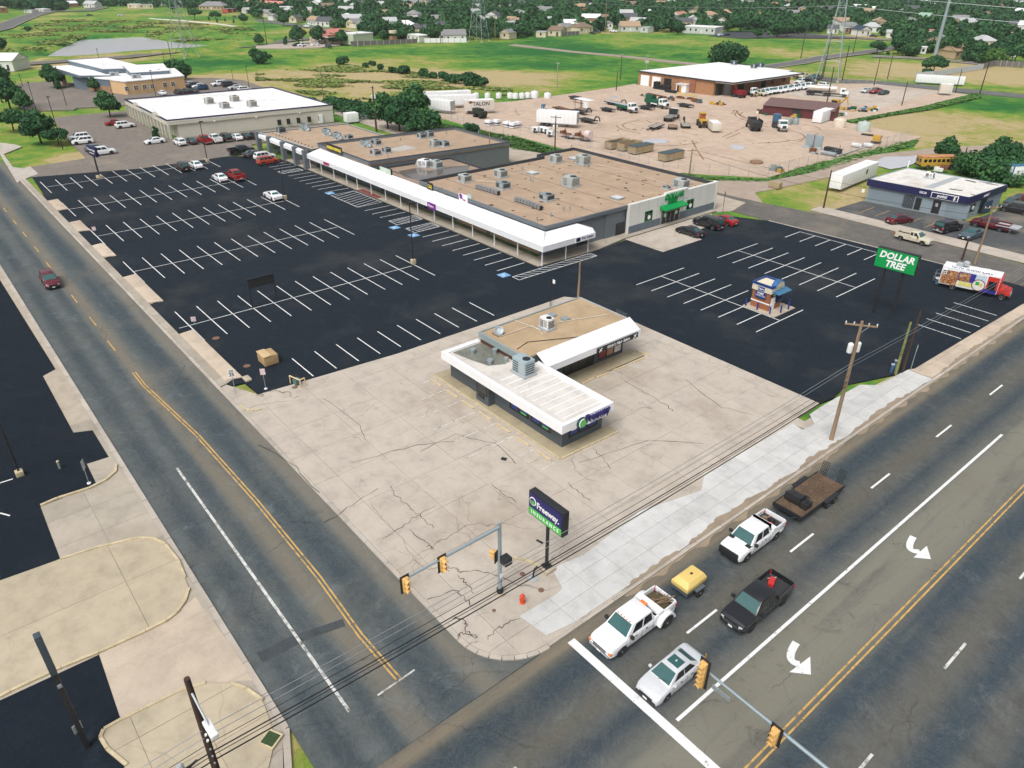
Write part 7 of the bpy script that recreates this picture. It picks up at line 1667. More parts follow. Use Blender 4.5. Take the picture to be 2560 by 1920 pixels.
for k,(q,h,l,m_,arm,az,cans)in enumerate(((SALP,5.4,'short old wooden pole behind the salon',M['wood'],0,0,0),((-27.02,76.13),6.2,'mossy green wooden pole at the pavement edge',mat('mossy_pole',(0.2,0.22,0.07),0.9,0,0.5,3,0.3),0,0,0),((-26.87,77.46),7.2,'thin red brown pole beside the mossy one',M['darkwood'],0,0,0),((-35.8,118.3),8.8,'tall brown pole with a crossarm behind the food truck',M['wood'],1.3,R_(60),0),((-37.7,118.6),3.4,'short dark post beside the tall pole behind the food truck',M['darkwood'],0,0,0),((-65.1,127.0),6.8,'red brown pole on the grass before the white container',M['darkwood'],0,0,0),
  ((-96.1,127.8),5.2,'pole with a crossarm and grey box at the yard fence behind the discount store',M['wood'],1.1,R_(60),1),((-130.3,121.0),7.8,'dark red pole with a crossarm and transformers at the yard fence',M['darkwood'],1.3,R_(30),2),((-176,99.8),11.0,'dark pole with white transformers behind the furniture store',M['darkwood'],0.6,R_(30),2),((-218,106.5),9.9,'brown pole with a white crossarm behind the beige office',M['wood'],1.1,R_(40),0),((-190.2,122.5),7.5,'grey pole with a transformer beside the parked trailers',mat('grey_pole',(0.3,0.29,0.25),0.8),1.1,R_(40),1),
  ((-127.9,99.7),7.0,'thin tan pole standing by the furniture store side wall',M['wood'],0,0,0),((-202.2,220.1),9.0,'dark red pole in the field left of the warehouse',M['darkwood'],0.5,0,0),((-185.3,200),6.0,'shorter dark pole at the yard edge left of the warehouse',M['darkwood'],0,0,0),((-202.9,188.6),8.2,'pale thin pole in the green field',bpy.data.materials['grey_pole'],0.8,0,0),((-216.8,251.2),5.5,'pole with white boxes behind the warehouse roof',bpy.data.materials['grey_pole'],0.9,0,2),((-353.4,105),9.0,'brown pole behind the clinic toward the pond',M['darkwood'],0.6,0,0),((-174.6,99.2),6.0,'second thin pole close to the dark pole behind the furniture store',M['darkwood'],0,0,0),
  ((-117.2,217.1),12.5,'dark pole rising beside the tanker truck',M['darkwood'],0,0,0),((-157.39,284.73),19,'tallest dark pole leaning past the lattice tower',M['darkwood'],0,0,0),((-149.42,284.65),12,'dark pole right of the lattice tower',M['darkwood'],0,0,0),((-153.54,276.93),8,'short dark pole at the left foot of the lattice tower',M['darkwood'],0,0,0),((-135.56,281.79),9.5,'dark pole at the corner of the fenced lot',M['darkwood'],0,0,0),((-140.35,301.22),9.5,'dark pole with a red foot in the straw field',M['darkwood'],0,0,0),((-108.78,247.22),7,'dark pole by the pale blue tank',M['darkwood'],0,0,0),((-109.59,287.41),7.5,'dark pole before the cream container',M['darkwood'],0,0,0),((-103.29,291.28),10,'dark pole on the green bank at the right',M['darkwood'],0,0,0),((-199.46,337.88),15,'thin dark pole beyond the warehouse street, left',M['darkwood'],0,0,0),((-197.38,381.04),12,'thin faint pole beyond the curved street',M['darkwood'],0,0,0),((-61.12,174.33),5,'thin slanting post by the bushes behind the tyre shop',M['darkwood'],0,0,0),
  ((-384.61,242.08),14,'brown pole by the dark fence behind the station',M['darkwood'],0.6,0,0),((-362.02,249.45),14,'dark pole before the white fence',M['darkwood'],0.6,0,0),((-357.35,283.38),15,'thin pole right of the middle lattice tower',M['wood'],0,0,0),((-408.34,171.02),13,'dark pole left of the red roofed station',M['darkwood'],0,0,0),((-372.62,204.92),12,'thin pole before the pale green wall',bpy.data.materials['grey_pole'],0,0,0),((-352.35,366.47),18,'brown pole by the drive at the field edge',M['wood'],0,0,0),((-384.35,180.05),10,'dark pole on the station forecourt edge',M['darkwood'],0,0,0),((-100.87,61.57),0.6,'low stub post in the car park',M['wood'],0,0,0))):
 if h > 1:upole(q,h,l,m_,arm,az,cans,r=0.17 if h < 10 else 0.2,z=-0.1)
wire((-35.8,118.3,8.3),(40,132,8),1.0,.02,M['cable'],'black service wire from the pole behind the food truck to the right'); wire((-35.8,118.3,8.3),(-96.1,127.8,5),.8,.02,M['cable'],'black wire from the food truck pole to the yard fence pole'); wire((-35.8,118.3,7.0),(-96.1,127.8,4.2),1.4,.025,M['cable'],'lower black wire crossing the side road')
wire((-62.8,63.3,5.0),(-57,57,3.5),.3,.015,M['cable'],'service drop from the short pole to the salon')
for q,h,l in (((-26.40,78.26),3.0,'grey metal sign post seen edge on at the pavement'),((-38.04,137.12),1.2,'low bollard post by the maroon truck'),((-75.09,110.74),3.6,'dark sign on a post at the corner behind the red sedan')):
 T('sign_post',l,'sign',q,.4,[('post',M['steel']if h < 3.5 else M['black'],[((0,0,0),(0,0,h),.04)]),('plate',M['ltgrey']if h < 3.5 else M['black'],[(-.03,.03,-.2,.2,h -.7,h)])])
for q,l in (((-27.47,76.04),'left'),((-27.67,77.18),'right')):
 T('utility_pedestal','%s blue grey utility pedestal at the foot of the mossy pole' % l,'utility box',q,0.3,[('box',mat('pedestal_blue',(0.04,0.1,0.2),0.5),[(-.15,.15,-.15,.15,0,.95)],.03),('cap',M['ltgrey'],[(-.17,.17,-.17,.17,.95,1.02)])])
def lattice(q,h,wb,label,az=0.4):
 r=root('transmission_tower',label,'transmission tower',(q[0],q[1],-.2),az,'steel lattice towers')
 b_=MB(); lv=[0,.2,.38,.54,.68,.8,.9,1.0]
 def wd(t):return wb*(1 -t)** 1.15+0.9
 for k in range(4):
  sx,sy=((1,1),(1,-1),(-1,-1),(-1,1))[k]
  l_=MB()
  for a,c in zip(lv[:-1],lv[1:]):l_.tube((sx*wd(a)/2,sy*wd(a)/2,a*h),(sx*wd(c)/2,sy*wd(c)/2,c*h),.13,n=4)
  l_.build('tower_leg',M['steel'],r)
  sx2,sy2=((1,1),(1,-1),(-1,-1),(-1,1))[(k+1)% 4]
  for a,c in zip(lv[:-1],lv[1:]):
   b_.tube((sx*wd(a)/2,sy*wd(a)/2,a*h),(sx2*wd(c)/2,sy2*wd(c)/2,c*h),.06,n=3).tube((sx2*wd(a)/2,sy2*wd(a)/2,a*h),(sx*wd(c)/2,sy*wd(c)/2,c*h),.06,n=3).tube((sx*wd(c)/2,sy*wd(c)/2,c*h),(sx2*wd(c)/2,sy2*wd(c)/2,c*h),.07,n=3)
 b_.build('bracing',M['steel'],r)
 for t,w_ in ((.7,5.5),(.82,5),(.93,4.5)):MB().tube((0,-w_,t*h),(0,w_,t*h),.12,n=4).build('crossarm',M['steel'],r)
 for sx,sy in ((1,1),(1,-1),(-1,-1),(-1,1)):MB().box(sx*wd(0)/2 -.5,sx*wd(0)/2+.5,sy*wd(0)/2 -.5,sy*wd(0)/2+.5,0,.5).build('footing',M['yellow_kerb'],r)
lattice((-153.5,281.5),36,7.0,'nearest steel lattice tower rising beside the brick warehouse'); lattice((-356,271),38,7.5,'middle lattice tower at the edge of the town'); lattice((-378,119),38,7.5,'left lattice tower between the pond road and the clinic')
mpo=root('steel_monopole','tall grey steel monopole leaning out of the frame behind the green tree','steel pole',(*(-154.12,370.52),0)); MB().tube((0,0,0),(0,0,34),.85,.5,14).build('shaft',SIGP,mpo,smooth=40)
for k,z in enumerate((25,29,33)):
 wire((-153.5,281.5,z),(-356,271,z+1),4,.05,M['paleccable'],'high voltage line %s from the near tower to the middle tower' % ['low','mid','top'][k],20); wire((-356,271,z),(-378,119,z),3,.05,M['paleccable'],'high voltage line %s from the middle tower to the left tower' % ['low','mid','top'][k],20)
 wire((-153.5,281.5,z),(150,330,z),5,.05,M['paleccable'],'high voltage line %s leaving the near tower to the right' % ['low','mid','top'][k],20)
# ================================================================== YARD
OLIVE=mat('rolloff_tan',(0.36,0.28,0.17),0.75,0.1,0.25,1); TARP=mat('blue_green_tarp',(0.05,0.08,0.09),0.6); RUST=mat('rust_brown',(0.16,0.06,0.03),0.85,0.1,0.5,2)
TGREEN=mat('truck_green',(0.01,0.1,0.05),0.4); MYEL=mat('machine_yellow',(0.5,0.3,0.04),0.5,0,0.15); POLY=mat('white_poly_tank',(0.66,0.66,0.66),0.4,0,0.08)
WH_=bpy.data.meshes['wheel']; RM_=bpy.data.meshes['rim']
def wheels(r,xs,w_,rad=0.5,n='wheel'):
 for x in xs:
  for sg_ in (-1,1):
   o=inst(n,WH_,r,(x,sg_*w_,rad),(sg_*-PI/2,0,0)); o.scale=(rad/0.33,)*3; inst('rim',RM_,o)
for i,(a,c,t,l)in enumerate((((-121.34,131.19),(-124.49,137.31),0,'leftmost open roll off container with junk in it'),((-118.72,132.52),(-120.81,137.80),0,'second open roll off container from the left'),((-114.30,131.42),(-117.39,138.06),1,'roll off container with a dark cover, beside the open ones'),((-105.58,131.57),(-108.28,137.99),1,'roll off container with a dark cover standing alone at the fence'))):
 an=R_(90)
 r=T('rolloff_container',l,'skip',((a[0]+c[0])/2,(a[1]+c[1])/2),an,[('wall',OLIVE,[(-3.1,3.1,-1.2,-1.12,.2,1.7)]),('wall',OLIVE,[(-3.1,3.1,1.12,1.2,.2,1.7)]),('end_wall',OLIVE,[(3.05,3.12,-1.12,1.12,.2,1.7)]),('end_wall',OLIVE,[(-3.12,-3.05,-1.12,1.12,.2,1.7)]),('floor',RUST,[(-3.05,3.05,-1.12,1.12,.2,.3)])]+([('cover',TARP,[(-3.2,3.2,-1.25,1.25,1.7,1.8)])]if t else []),'roll off containers at the fence')
 for k in range(8):MB().box(-3.0+k*.85,-2.92+k*.85,-1.28,-1.2,.2,1.7).build('rib',OLIVE,r)
 for k in range(4):MB().box(-3.2,-3.12,-1.0+k*.62,-.93+k*.62,.2,1.7).build('rib',OLIVE,r)
 if i == 0:MB().box(-2,1,-.8,.8,.9,1.5).build('scrap',M['black'],r,bevel=.2)
def box_trailer(a,c,h,label,m=None,side=M['white'],zb=1.0,name='box_trailer',group=None,wd=2.6,wheel=True):
 L=math.hypot(c[0]-a[0],c[1]-a[1]); an=math.atan2(c[1]-a[1],c[0]-a[0])
 r=root(name,label,'trailer',((a[0]+c[0])/2,(a[1]+c[1])/2,-.05),an,group)
 MB().box(-L/2,L/2,0,wd,zb,h).build('box',side,r,bevel=.04); MB().box(-L/2,L/2,.02,wd -.02,h,h+.04).build('roof',m or M['ltwhite'],r)
 MB().box(L/2 -.02,L/2+.03,.1,wd -.1,zb+.1,h -.1).build('door',M['ltgrey'],r); MB().box(-L/2,L/2,-.03,.03,zb -.06,zb+.06).build('side_rail',M['ltgrey'],r)
 for k in range(int(L/1.2)):MB().box(-L/2+.6+k*1.2,-L/2+.63+k*1.2,-.015,0,zb,h -.1).build('seam',M['ltgrey'],r)
 if wheel:
  for x in (-L/2+1.6,-L/2+2.9):
   for y in (.25,wd -.25):o=inst('wheel',WH_,r,(x,y,.5),(R_(90)if y < 1 else R_(-90),0,0)); o.scale=(1.5,)*3; inst('rim',RM_,o)
  MB().box(L/2 -3,L/2 -2.8,.4,.6,0,zb).box(L/2 -3,L/2 -2.8,wd -.6,wd -.4,0,zb).build('landing_leg',M['black'],r)
 return r
box_trailer((-155.16,137.00),(-145.56,142.66),4.0,'long white box trailer parked in the middle of the dirt yard')
g='white trailers parked side by side at the yard corner'
box_trailer((-189.97,125.95),(-183.11,128.54),3.6,'rear end white trailer nearest the fence in the corner block',group=g,wheel=False); box_trailer((-195.27,128.70),(-187.81,141.32),3.6,'long white trailer in the middle of the corner block',group=g,wheel=False); box_trailer((-201.27,131.03),(-195.40,145.26),3.6,'long white trailer farthest back in the corner block',group=g,wheel=False)
r=box_trailer((-180.40,131.93),(-176.66,139.63),3.8,'white trailer with rust stains and the word TALON',group=g,side=mat('rust_streaked_white',(0.66,0.6,0.54),0.6,0,0.25,0.5)); text('TALON',1.5,M['black'],r,(.4,-.02,2.8),FY,'lettering',.01,.02); MB().box(-3.2,-2.2,-.02,0,3.0,3.6).build('rust_patch',RUST,r)
r=box_trailer((-68.73,139.06),(-70.07,155.60),3.1,'white container trailer on the grass beside the tyre shop',zb=.5,wheel=False); MB().box(2.6,3.4,-.03,.01,1.6,2.5).build('window',M['glass'],r)
box_trailer((-130.06,301.81),(-115.52,308.35),2.6,'very long low white trailer box along the right street',zb=.1,wheel=False)
box_trailer((-110.88,277.68),(-107.77,279.63),3.4,'cream square trailer at the right street',zb=.6,side=mat('cream_trailer',(0.6,0.56,0.48),0.6),wheel=False)
r=box_trailer((-108.46,200.02),(-109.69,208.04),3.0,'white box body with its dark end open beside the maroon shed',zb=.2,wheel=False); MB().box(-2.9,-2.6,.25,2.3,.4,2.7).build('dark_opening',M['black'],r)
_q=(-118.02,167.92)
box_trailer(_q,(_q[0]-3.9,_q[1]+3.2),2.4,'small off white enclosed trailer standing end on in the yard',zb=.5,wd=2.2,side=mat('cream_box',(0.6,0.57,0.5),0.6),wheel=False)
box_trailer((-189.99,98.87),(-189.40,102.28),2.4,'short white container in the alley behind the wing',zb=.2,wheel=False)
def poly_tank(q,label,rad=.9,h=1.6,m=None,group=None,name='storage_tank'):
 r=root(name,label,'tank',(q[0],q[1],-.05),0,group); MB().lathe([(rad,0),(rad,h),(rad*.85,h+rad*.2),(rad*.3,h+rad*.32),(rad*.2,h+rad*.4)],n=16).build('tank_body',m or POLY,r,smooth=40); MB().tube((0,0,h),(0,0,h+rad*.5),rad*.2,n=8).build('lid',M['ltgrey'],r)
for k in range(10):poly_tank((-197.24,149.85)if 0 else ((-194.24,160.82)[0]-3.6*k*.62 -1,(-194.24,160.82)[1]-3.6*k*.80+0),'white plastic tank, number %d from the right in the long row behind the yard' % (k+4),.95,1.4,group='white tanks along the yard back edge')
for q,l in (((-193.55,161.70),'third'),((-192.71,163.68),'second'),((-192.17,165.69),'first'),):poly_tank(q,'white plastic tank, %s from the right in the row behind the yard' % l,.95,1.4,group='white tanks along the yard back edge')
poly_tank((-191.03,167.69),'largest white tank at the right end of the row behind the yard',1.3,1.7); poly_tank((-187.96,170.62),'single pinkish white tank apart from the row',1.2,1.3)
poly_tank((-102.77,199.30),'cream round water tank at the yard edge',1.6,1.9,mat('cream_tank',(0.6,0.52,0.42),0.6)); poly_tank((-96.31,199.87),'pale green round water tank on the grass edge',1.7,1.8,mat('green_tank',(0.4,0.47,0.43),0.6))
for q,l in (((-113.68,192.15),'left'),((-112.44,193.71),'right')):poly_tank(q,'%s silver drum with a pale lid near the maroon shed' % l,.9,1.3,STEELB)
# maroon shed
sh=root('long_shed','long low maroon metal shed with a lean roof in the yard','shed',(0,0,0)); A_=(-126.90,199.52); B_=(-108.38,206.21)
MAR=mat('maroon_metal',(0.1,0.018,0.022),0.6,0,0.1,1); MARR=mat('brown_metal_roof',(0.17,0.1,0.09),0.5,0.1,0.1,1)
d=Vector((B_[0]-A_[0],B_[1]-A_[1])); Ls=d.length; an=math.atan2(d.y,d.x); sh.location=(A_[0],A_[1],0); sh.rotation_euler=(0,0,an)
MB().box(0,Ls,.1,7.5,0,2.6).build('wall',MAR,sh)
for k in range(15):MB().add([(Ls*k/15,-.4,2.6),(Ls*(k+1)/15 -.04,-.4,2.6),(Ls*(k+1)/15 -.04,8,3.7),(Ls*k/15,8,3.7),(Ls*k/15,-.4,2.5),(Ls*(k+1)/15 -.04,-.4,2.5),(Ls*(k+1)/15 -.04,8,3.6),(Ls*k/15,8,3.6)],[(0,1,2,3),(7,6,5,4),(0,4,5,1),(1,5,6,2),(2,6,7,3),(3,7,4,0)]).build('roof_sheet',MARR,sh)
MB().box(Ls*.42,Ls*.53,.02,.1,0,2.3).build('door',M['black'],sh)
# trucks
def truck(q,rz,label,cabm,bodyparts,L=7.5,cab=True):
 r=root('truck',label,'truck',(q[0],q[1],-.05),rz); wheels(r,(-L*.33,-L*.2,L*.36),1.05)
 MB().box(-L/2,L/2 -.4,-.5,.5,.7,1.0).build('chassis',M['black'],r)
 if cab:
  MB().box(L*.18,L*.36,-1.1,1.1,1.0,2.7).build('cab',cabm,r,bevel=.1); MB().box(L*.36,L*.5,-.9,.9,.9,1.75).build('bonnet',cabm,r,bevel=.12); MB().box(L*.355,L*.365,-.95,.95,1.8,2.5).build('windscreen',M['carglass'],r); MB().box(L*.24,L*.34,-1.12,1.12,1.75,2.45).build('side_glass',M['carglass'],r); MB().box(L*.5,L*.51,-.5,.5,1.0,1.6).build('grille',M['black'],r); MB().box(L*.5,L*.53,-1.05,1.05,.55,.8).build('bumper',M['chrome'],r)
 for nm,m_,sh_ in bodyparts:
  b_=MB()
  for s in sh_:
   if len(s)== 6:b_.box(*s)
   else:b_.tube(*s,n=12)
  b_.build(nm,m_,r,smooth=35 if any(len(s)== 3 for s in sh_)else None)
 return r
truck((-155.12,172.54),-0.15,'white cab truck with a low green tank body',M['white'],[('tank_bed',TGREEN,[(-4.2,1.2,-1.15,1.15,1.0,1.75)]),('deck',M['ltgrey'],[(-4.1,.6,-1.0,1.0,1.75,1.82)])],8.6)
truck((-154.50,185.35),-0.1,'white cab drilling truck with a tall green rig body',M['white'],[('rig_body',TGREEN,[(-4.4,1.4,-1.2,1.2,1.0,2.2),(-4.2,-1.5,-1.0,1.0,2.2,3.3)]),('mast',RUST,[((-4.4,0,3.4),(3.4,.2,3.3),.2)]),('tool_rack',M['ltwhite'],[(-1.5,1.2,-1.25,-1.2,.9,1.2)])],9)
truck((-138.10,172.44),R_(112),'flatbed truck with a black backed cab seen from behind',M['white'],[('deck',mat('grey_deck',(0.2,0.2,0.18),0.8),[(-4.2,1.2,-1.25,1.25,1.1,1.25)]),('headboard',M['black'],[(1.2,1.35,-1.25,1.25,1.1,2.8)])],8.5)
truck((-115.89,179.10),R_(138),'black dump truck seen from behind with its bed toward the camera',M['black'],[('dump_bed',M['black'],[(-4,.9,-1.25,1.25,1.1,2.3)]),('side_board',M['black'],[(-4,.9,-1.3,-1.25,2.3,2.8),(-4,.9,1.25,1.3,2.3,2.8)])],8)
truck((-111.49,184.60),R_(-42),'white and black road tractor facing the camera below the blue water tank',M['white'],[('rear_frame',M['black'],[(-4,1,-1,1,1.0,1.5)]),('water_tank',mat('tank_blue',(0.05,0.13,0.22),0.4),[((-3.6,0,1.5),(-3.6,0,3.2),1.1)])],8.5)
r=truck((-131.19,246.95),0.45,'silver tanker lorry with a white cab in the concrete lot',M['white'],[('tank',mat('tanker_skin',(0.5,0.46,0.4),0.35,.3),[((-8.5,0,2.3),(.3,0,2.3),1.05)]),('tank_end',M['ltgrey'],[((-8.7,0,2.3),(-8.5,0,2.3),.9)]),('rear_frame',M['black'],[(-9,-4,-1.0,1.0,.8,1.2)])],8.5); wheels(r,(-8,-6.8),1.05)
truck((-149.69,226.53),-0.2,'small white cabbed loader beside the red machine',M['white'],[('boom',MYEL,[((0,0,1.2),(3.4,0,.5),.15)])],5)
r=T('red_machine','dark red trencher like machine by the warehouse wall','machine',(-150.27,220.95),-.2,[('hopper',mat('machine_red',(0.2,0.01,0.015),0.5),[(-2.4,2.4,-1,1,.8,2.2)],.1),('boom',mat('machine_red2',(0.35,0.03,0.02),0.5),[((-1.5,0,2.0),(-2.6,.2,4.0),.3),((-2.6,.2,4.0),(-3.4,.2,3.8),.4)]),('platform',M['black'],[(-2.6,2.6,-.9,.9,.5,.8)])]); wheels(r,(-1.8,-.8,1.6),1.0)
T('excavator_arm','yellow backhoe parked behind the maroon shed','backhoe',(-118.74,225.38),.1,[('cab',MYEL,[(-1.2,1.0,-.9,.9,.8,2.6)],.08),('glass',M['glass'],[(-1.0,.8,-.93,.93,1.5,2.4)]),('boom',MYEL,[((1,0,1.2),(3.0,0,3.6),.25),((3,0,3.6),(3.8,0,1.4),.2)]),('bucket',M['black'],[(-2.8,-1.2,-.9,.9,.3,.9)]),('wheel',M['tyre'],[((-.9,-1.0,.6),(-.9,-.7,.6),.6),((.9,-1,.6),(.9,-.7,.6),.6)])])
r=T('road_roller','tall yellow grader facing the camera in the yard','machine',(-126.33,171.11),R_(-42),[('body',MYEL,[(-2.5,2.4,-.9,.9,.8,1.9)],.1),('cab',MYEL,[(-2.2,-.6,-.8,.8,1.9,3.2)],.08),('canopy',MYEL,[(-2.5,-.3,-.95,.95,3.2,3.3)]),('cab_glass',mat('orange_mesh',(0.3,0.08,0.03),0.6),[(-.6,-.55,-.7,.7,2.0,3.1)]),('grille',M['black'],[(2.4,2.45,-.6,.6,.9,1.8)])]); wheels(r,(-1.7,1.7),1.0,.75)
def flat(q,rz,L,label,m=None,neck=False,ramps=False,name='flat_trailer',wd=2.2):
 r=root(name,label,'trailer',(q[0],q[1],-.05),rz); dm=m or M['black']
 for k in range(5):MB().box(-L/2,L/2,-wd/2+k*wd/5,-wd/2+(k+1)*wd/5 -.03,.72,.8).build('deck_plank',dm,r)
 MB().box(-L/2,L/2,-wd/2 -.06,-wd/2,.6,.85).box(-L/2,L/2,wd/2,wd/2+.06,.6,.85).build('rail',M['black'],r); wheels(r,(-L*.2,-L*.2+1.0),wd/2,.38)
 if neck:MB().path([(L/2 -.3,0,.9),(L/2+.2,0,1.9),(L/2+1.4,0,2.1),(L/2+1.9,0,1.7),(L/2+2.1,0,1.0)],.16,6).build('gooseneck',M['black'],r)
 else:MB().tube((L/2,-.5,.7),(L/2+1.3,0,.6),.05).tube((L/2,.5,.7),(L/2+1.3,0,.6),.05).build('tongue',M['black'],r)
 if ramps:
  for y in (-.7,.7):MB().box(-L/2 -1.5,-L/2,y -.25,y+.25,.3,.38).build('ramp',M['black'],r)
flat((-150.01,151.37),-.1,6,'black gooseneck trailer with a curved neck beside the long white trailer',neck=True); flat((-161.04,158.97),-.1,6.5,'dark flat trailer behind the long white trailer',neck=True); flat((-167.46,157.82),-.15,7,'rusty flat trailer lying behind the long white trailer',RUST); flat((-158.66,168.10),-.1,4.5,'short flat trailer with upright ramps behind the green tank truck',ramps=False); flat((-165.25,177.75),-.1,7,'pale decked gooseneck trailer in the back of the yard',M['ltgrey'],neck=True)
flat((-132.51,159.57),R_(105),5.5,'grey decked trailer with two ramps down toward the camera',mat('worn_deck',(0.3,0.28,0.25),0.8),ramps=True); flat((-129.55,162.65),R_(128),4,'short trailer with a rusty deck left of the gooseneck trailer',mat('brown_deck',(0.25,0.16,0.1),0.8,0,0.4)); flat((-128.70,166.87),R_(136),5,'gooseneck trailer pointing away from the camera',bpy.data.materials['worn_deck'],neck=True); flat((-149.08,192.16),-.1,5,'low dark skid lying beside the drilling truck'); flat((-153.76,179.75),-.05,5,'low dark trailer before the drilling truck'); flat((-180.72,176.01),-.05,4,'dark drawbar lying near the back of the yard')
r=T('frame_canopy','rusty steel frame with a white canopy and white panel in the yard','canopy frame',(-164.10,163.62),-.1,[('post',RUST,[((-3,-1,0),(-3,-1,3),.08)]),('post',RUST,[((-3,1.2,0),(-3,1.2,3),.08)]),('post',RUST,[((0,-1,0),(0,-1,3),.08)]),('canopy',M['white'],[(-3.3,3.2,-1.3,1.4,3.0,3.12)]),('panel',M['white'],[(1.2,3.2,-1.2,-1.0,1.0,3.0)]),('beam',RUST,[((-4,-1,2),(1,-1,2.1),.1)])])
for q,rz,l,tk in (((-133.93,133.85),-.05,'trailer with rusty gear and a pinkish white round tank',1),((-138.28,132.84),-.05,'rusty gear trailer behind the one with the round tank',0)):
 r=T('gear_trailer',l,'trailer',q,rz,[('deck',mat('pale_deck',(0.4,0.33,0.28),0.8),[(-3,2.4,-.9,.9,.55,.7)]),('gear',RUST,[(-2.6,-1.4,-.6,.6,.7,1.4),((-2.2,0,.7),(-1.4,.3,2.0),.12),((-.6,-.4,.7),(-.4,-.4,1.9),.08),(-1,.6,-.6,.5,.7,1.1)])]); wheels(r,(.2,.95),.95,.35)
 if tk:MB().tube((1.2,-.1,1.65),(2.8,-.1,1.65),.95,n=16).build('round_tank',mat('pink_white_tank',(0.62,0.52,0.5),0.5),r,smooth=40)
for q,l in (((-148.26,130.75),'leftmost'),((-147.14,132.16),'second'),((-145.38,131.99),'third'),((-142.15,130.27),'rightmost')):
 T('white_generator','%s small white wheeled unit at the fence beside the dark red pole' % l,'generator',q,.3,[('housing',M['white'],[(-.9,.9,-.6,.6,.5,1.5)],.08),('vent',M['black'],[(-.3,.5,-.62,-.6,.7,1.2)]),('wheel',M['tyre'],[((0,-.75,.35),(0,.75,.35),.35)])],'white wheeled units at the fence')
for q,l in (((-156.66,130.03),'left'),((-156.84,131.69),'right'),((-163.24,126.99),'single far left'),((-162.51,129.20),'far left pair, first'),((-158.88,129.88),'far left pair, second')):
 T('white_cube_tank','%s white caged cube tank with a dark band at the fence' % l,'tank',q,.2,[('cube',M['white'],[(-.8,.8,-.8,.8,.1,1.4)],.06),('band',NAVY,[(-.82,.82,-.82,.82,.45,.75)])],'white cube tanks at the fence')
for q,rz,l,sh_ in (((-176.72,213.89),0,'large stack of black pipes and tyres against the warehouse',[((-3+(k % 7)*1.0,-.8,.4+(k // 7)*.75),(-3+(k % 7)*1.0,.8,.4+(k // 7)*.75),.48)for k in range(16)]),((-170.58,211.16),0,'lower heap of black pipes beside the small shed',[((-1.8+k*.9,-.7,.4),(-1.8+k*.9,.7,.4),.42)for k in range(5)]),((-91.37,194.78),.15,'bundle of black pipes near the yellow compressor',[((-2.5,k*.25,.15),(2.5,k*.25,.2),.13)for k in range(4)])):
 r=root('pipe_stack',l,'pipes',(q[0],q[1],0),rz)
 for s in sh_:MB().tube(*s,n=9).build('pipe',M['black'],r)
T('small_shed','small white and orange tool shed by the warehouse wall','shed',(-168.83,215.43),.1,[('wall',M['ltwhite'],[(-2,2,-1.4,1.4,0,2.4)]),('roof',POLY,[(-2.2,2.2,-1.6,1.6,2.4,2.6)]),('door',M['black'],[(-1.6,-.8,-1.45,-1.4,0,2.1)]),('orange_door',mat('orange_door',(0.5,0.25,0.05),0.6),[(-.7,.2,-1.5,-1.4,0,2.1)])])
for q,l in (((-160.61,204.11),'left'),((-157.02,204.92),'right')):T('yellow_bench','%s yellow steel work frame near the warehouse' % l,'work frame',q,0,[('top',mat('frame_yellow',(0.55,0.38,0.1),0.6),[(-1.7,1.7,-.9,.9,1.1,1.25)]),('leg',MYEL,[((-1.5,-.8,0),(-1.5,-.8,1.1),.05)]),('leg',MYEL,[((1.5,-.8,0),(1.5,-.8,1.1),.05)]),('scrap',RUST,[(-1.2,1,-.6,.6,0,.5)])])
for q,rz,l in (((-94.13,170.32),.1,'left grey steel panel standing upright in the yard'),((-92.31,170.58),.2,'right grey steel panel standing upright in the yard')):T('standing_steel_sheet',l,'steel sheet',q,rz,[('panel',SIGP,[(-1.1,1.1,-.15,.15,0,3.0)],.03),('stiffener',RUST if 'left' in l else SIGP,[(.9,1.05,-.25,-.15,0,3)]),('foot',M['ltgrey'],[(-1.6,1.4,-.7,.5,0,.3)])])
T('black_tank','long black tank lying by the fence','tank',(-87.65,169.56),-.05,[('tank',M['black'],[(-2.0,2.0,-.7,.7,0,1.1)],.15),('vent',RUST,[((1.6,0,1.1),(1.6,0,1.9),.08)])])
T('steel_cylinder','silver cylinder lying at the fence before the black tank','tank',(-86.66,166.08),.02,[('cylinder',M['steel'],[((-1.8,0,.45),(1.8,0,.45),.45)])])
T('white_tank','white oval tank behind the long pipes','tank',(-86.97,179.25),.1,[('tank',POLY,[((-1.1,0,.5),(1.1,0,.5),.5)])]); T('white_tank','grey ended white tank by the yellow compressor','tank',(-85.18,181.48),.1,[('tank',POLY,[((-1.1,0,.5),(1.1,0,.5),.5)]),('dark_end',M['steel'],[((-1.2,0,.5),(-1.1,0,.5),.5)])])
q0,q1=(-84.79,166.55),(-85.47,180.11)
for k in range(3):tag(MB().tube((q0[0],q0[1]+k*.5,.15),(q1[0],q1[1]+k*.5,.15),.14,n=8).build('long_pipe',(POLY,M['steel'],M['ltgrey'])[k]),'%s of three long pale pipes laid along the yard fence' % ['nearest','middle','farthest'][k],'pipe','long pipes at the yard fence')
T('compressor','yellow square compressor at the right end of the yard','compressor',(-86.31,187.31),.2,[('hood',MYEL,[(-.9,.9,-.6,.6,.5,1.9)],.1),('base',M['black'],[(-1.1,1.1,-.6,.6,.2,.5)])])
T('dirt_mound','low mound of brown soil in the yard','soil mound',(-93.04,147.17),0,[('mound',RUT,[((0,0,-.1),(0,0,.4),1.5)],.3)])
T('brown_crate','tan box like shed on the grass corner behind the discount store','crate',(-78.54,132.24),.1,[('box',OLIVE,[(-1.1,1.1,-.7,.7,0,1.1)],.03)])
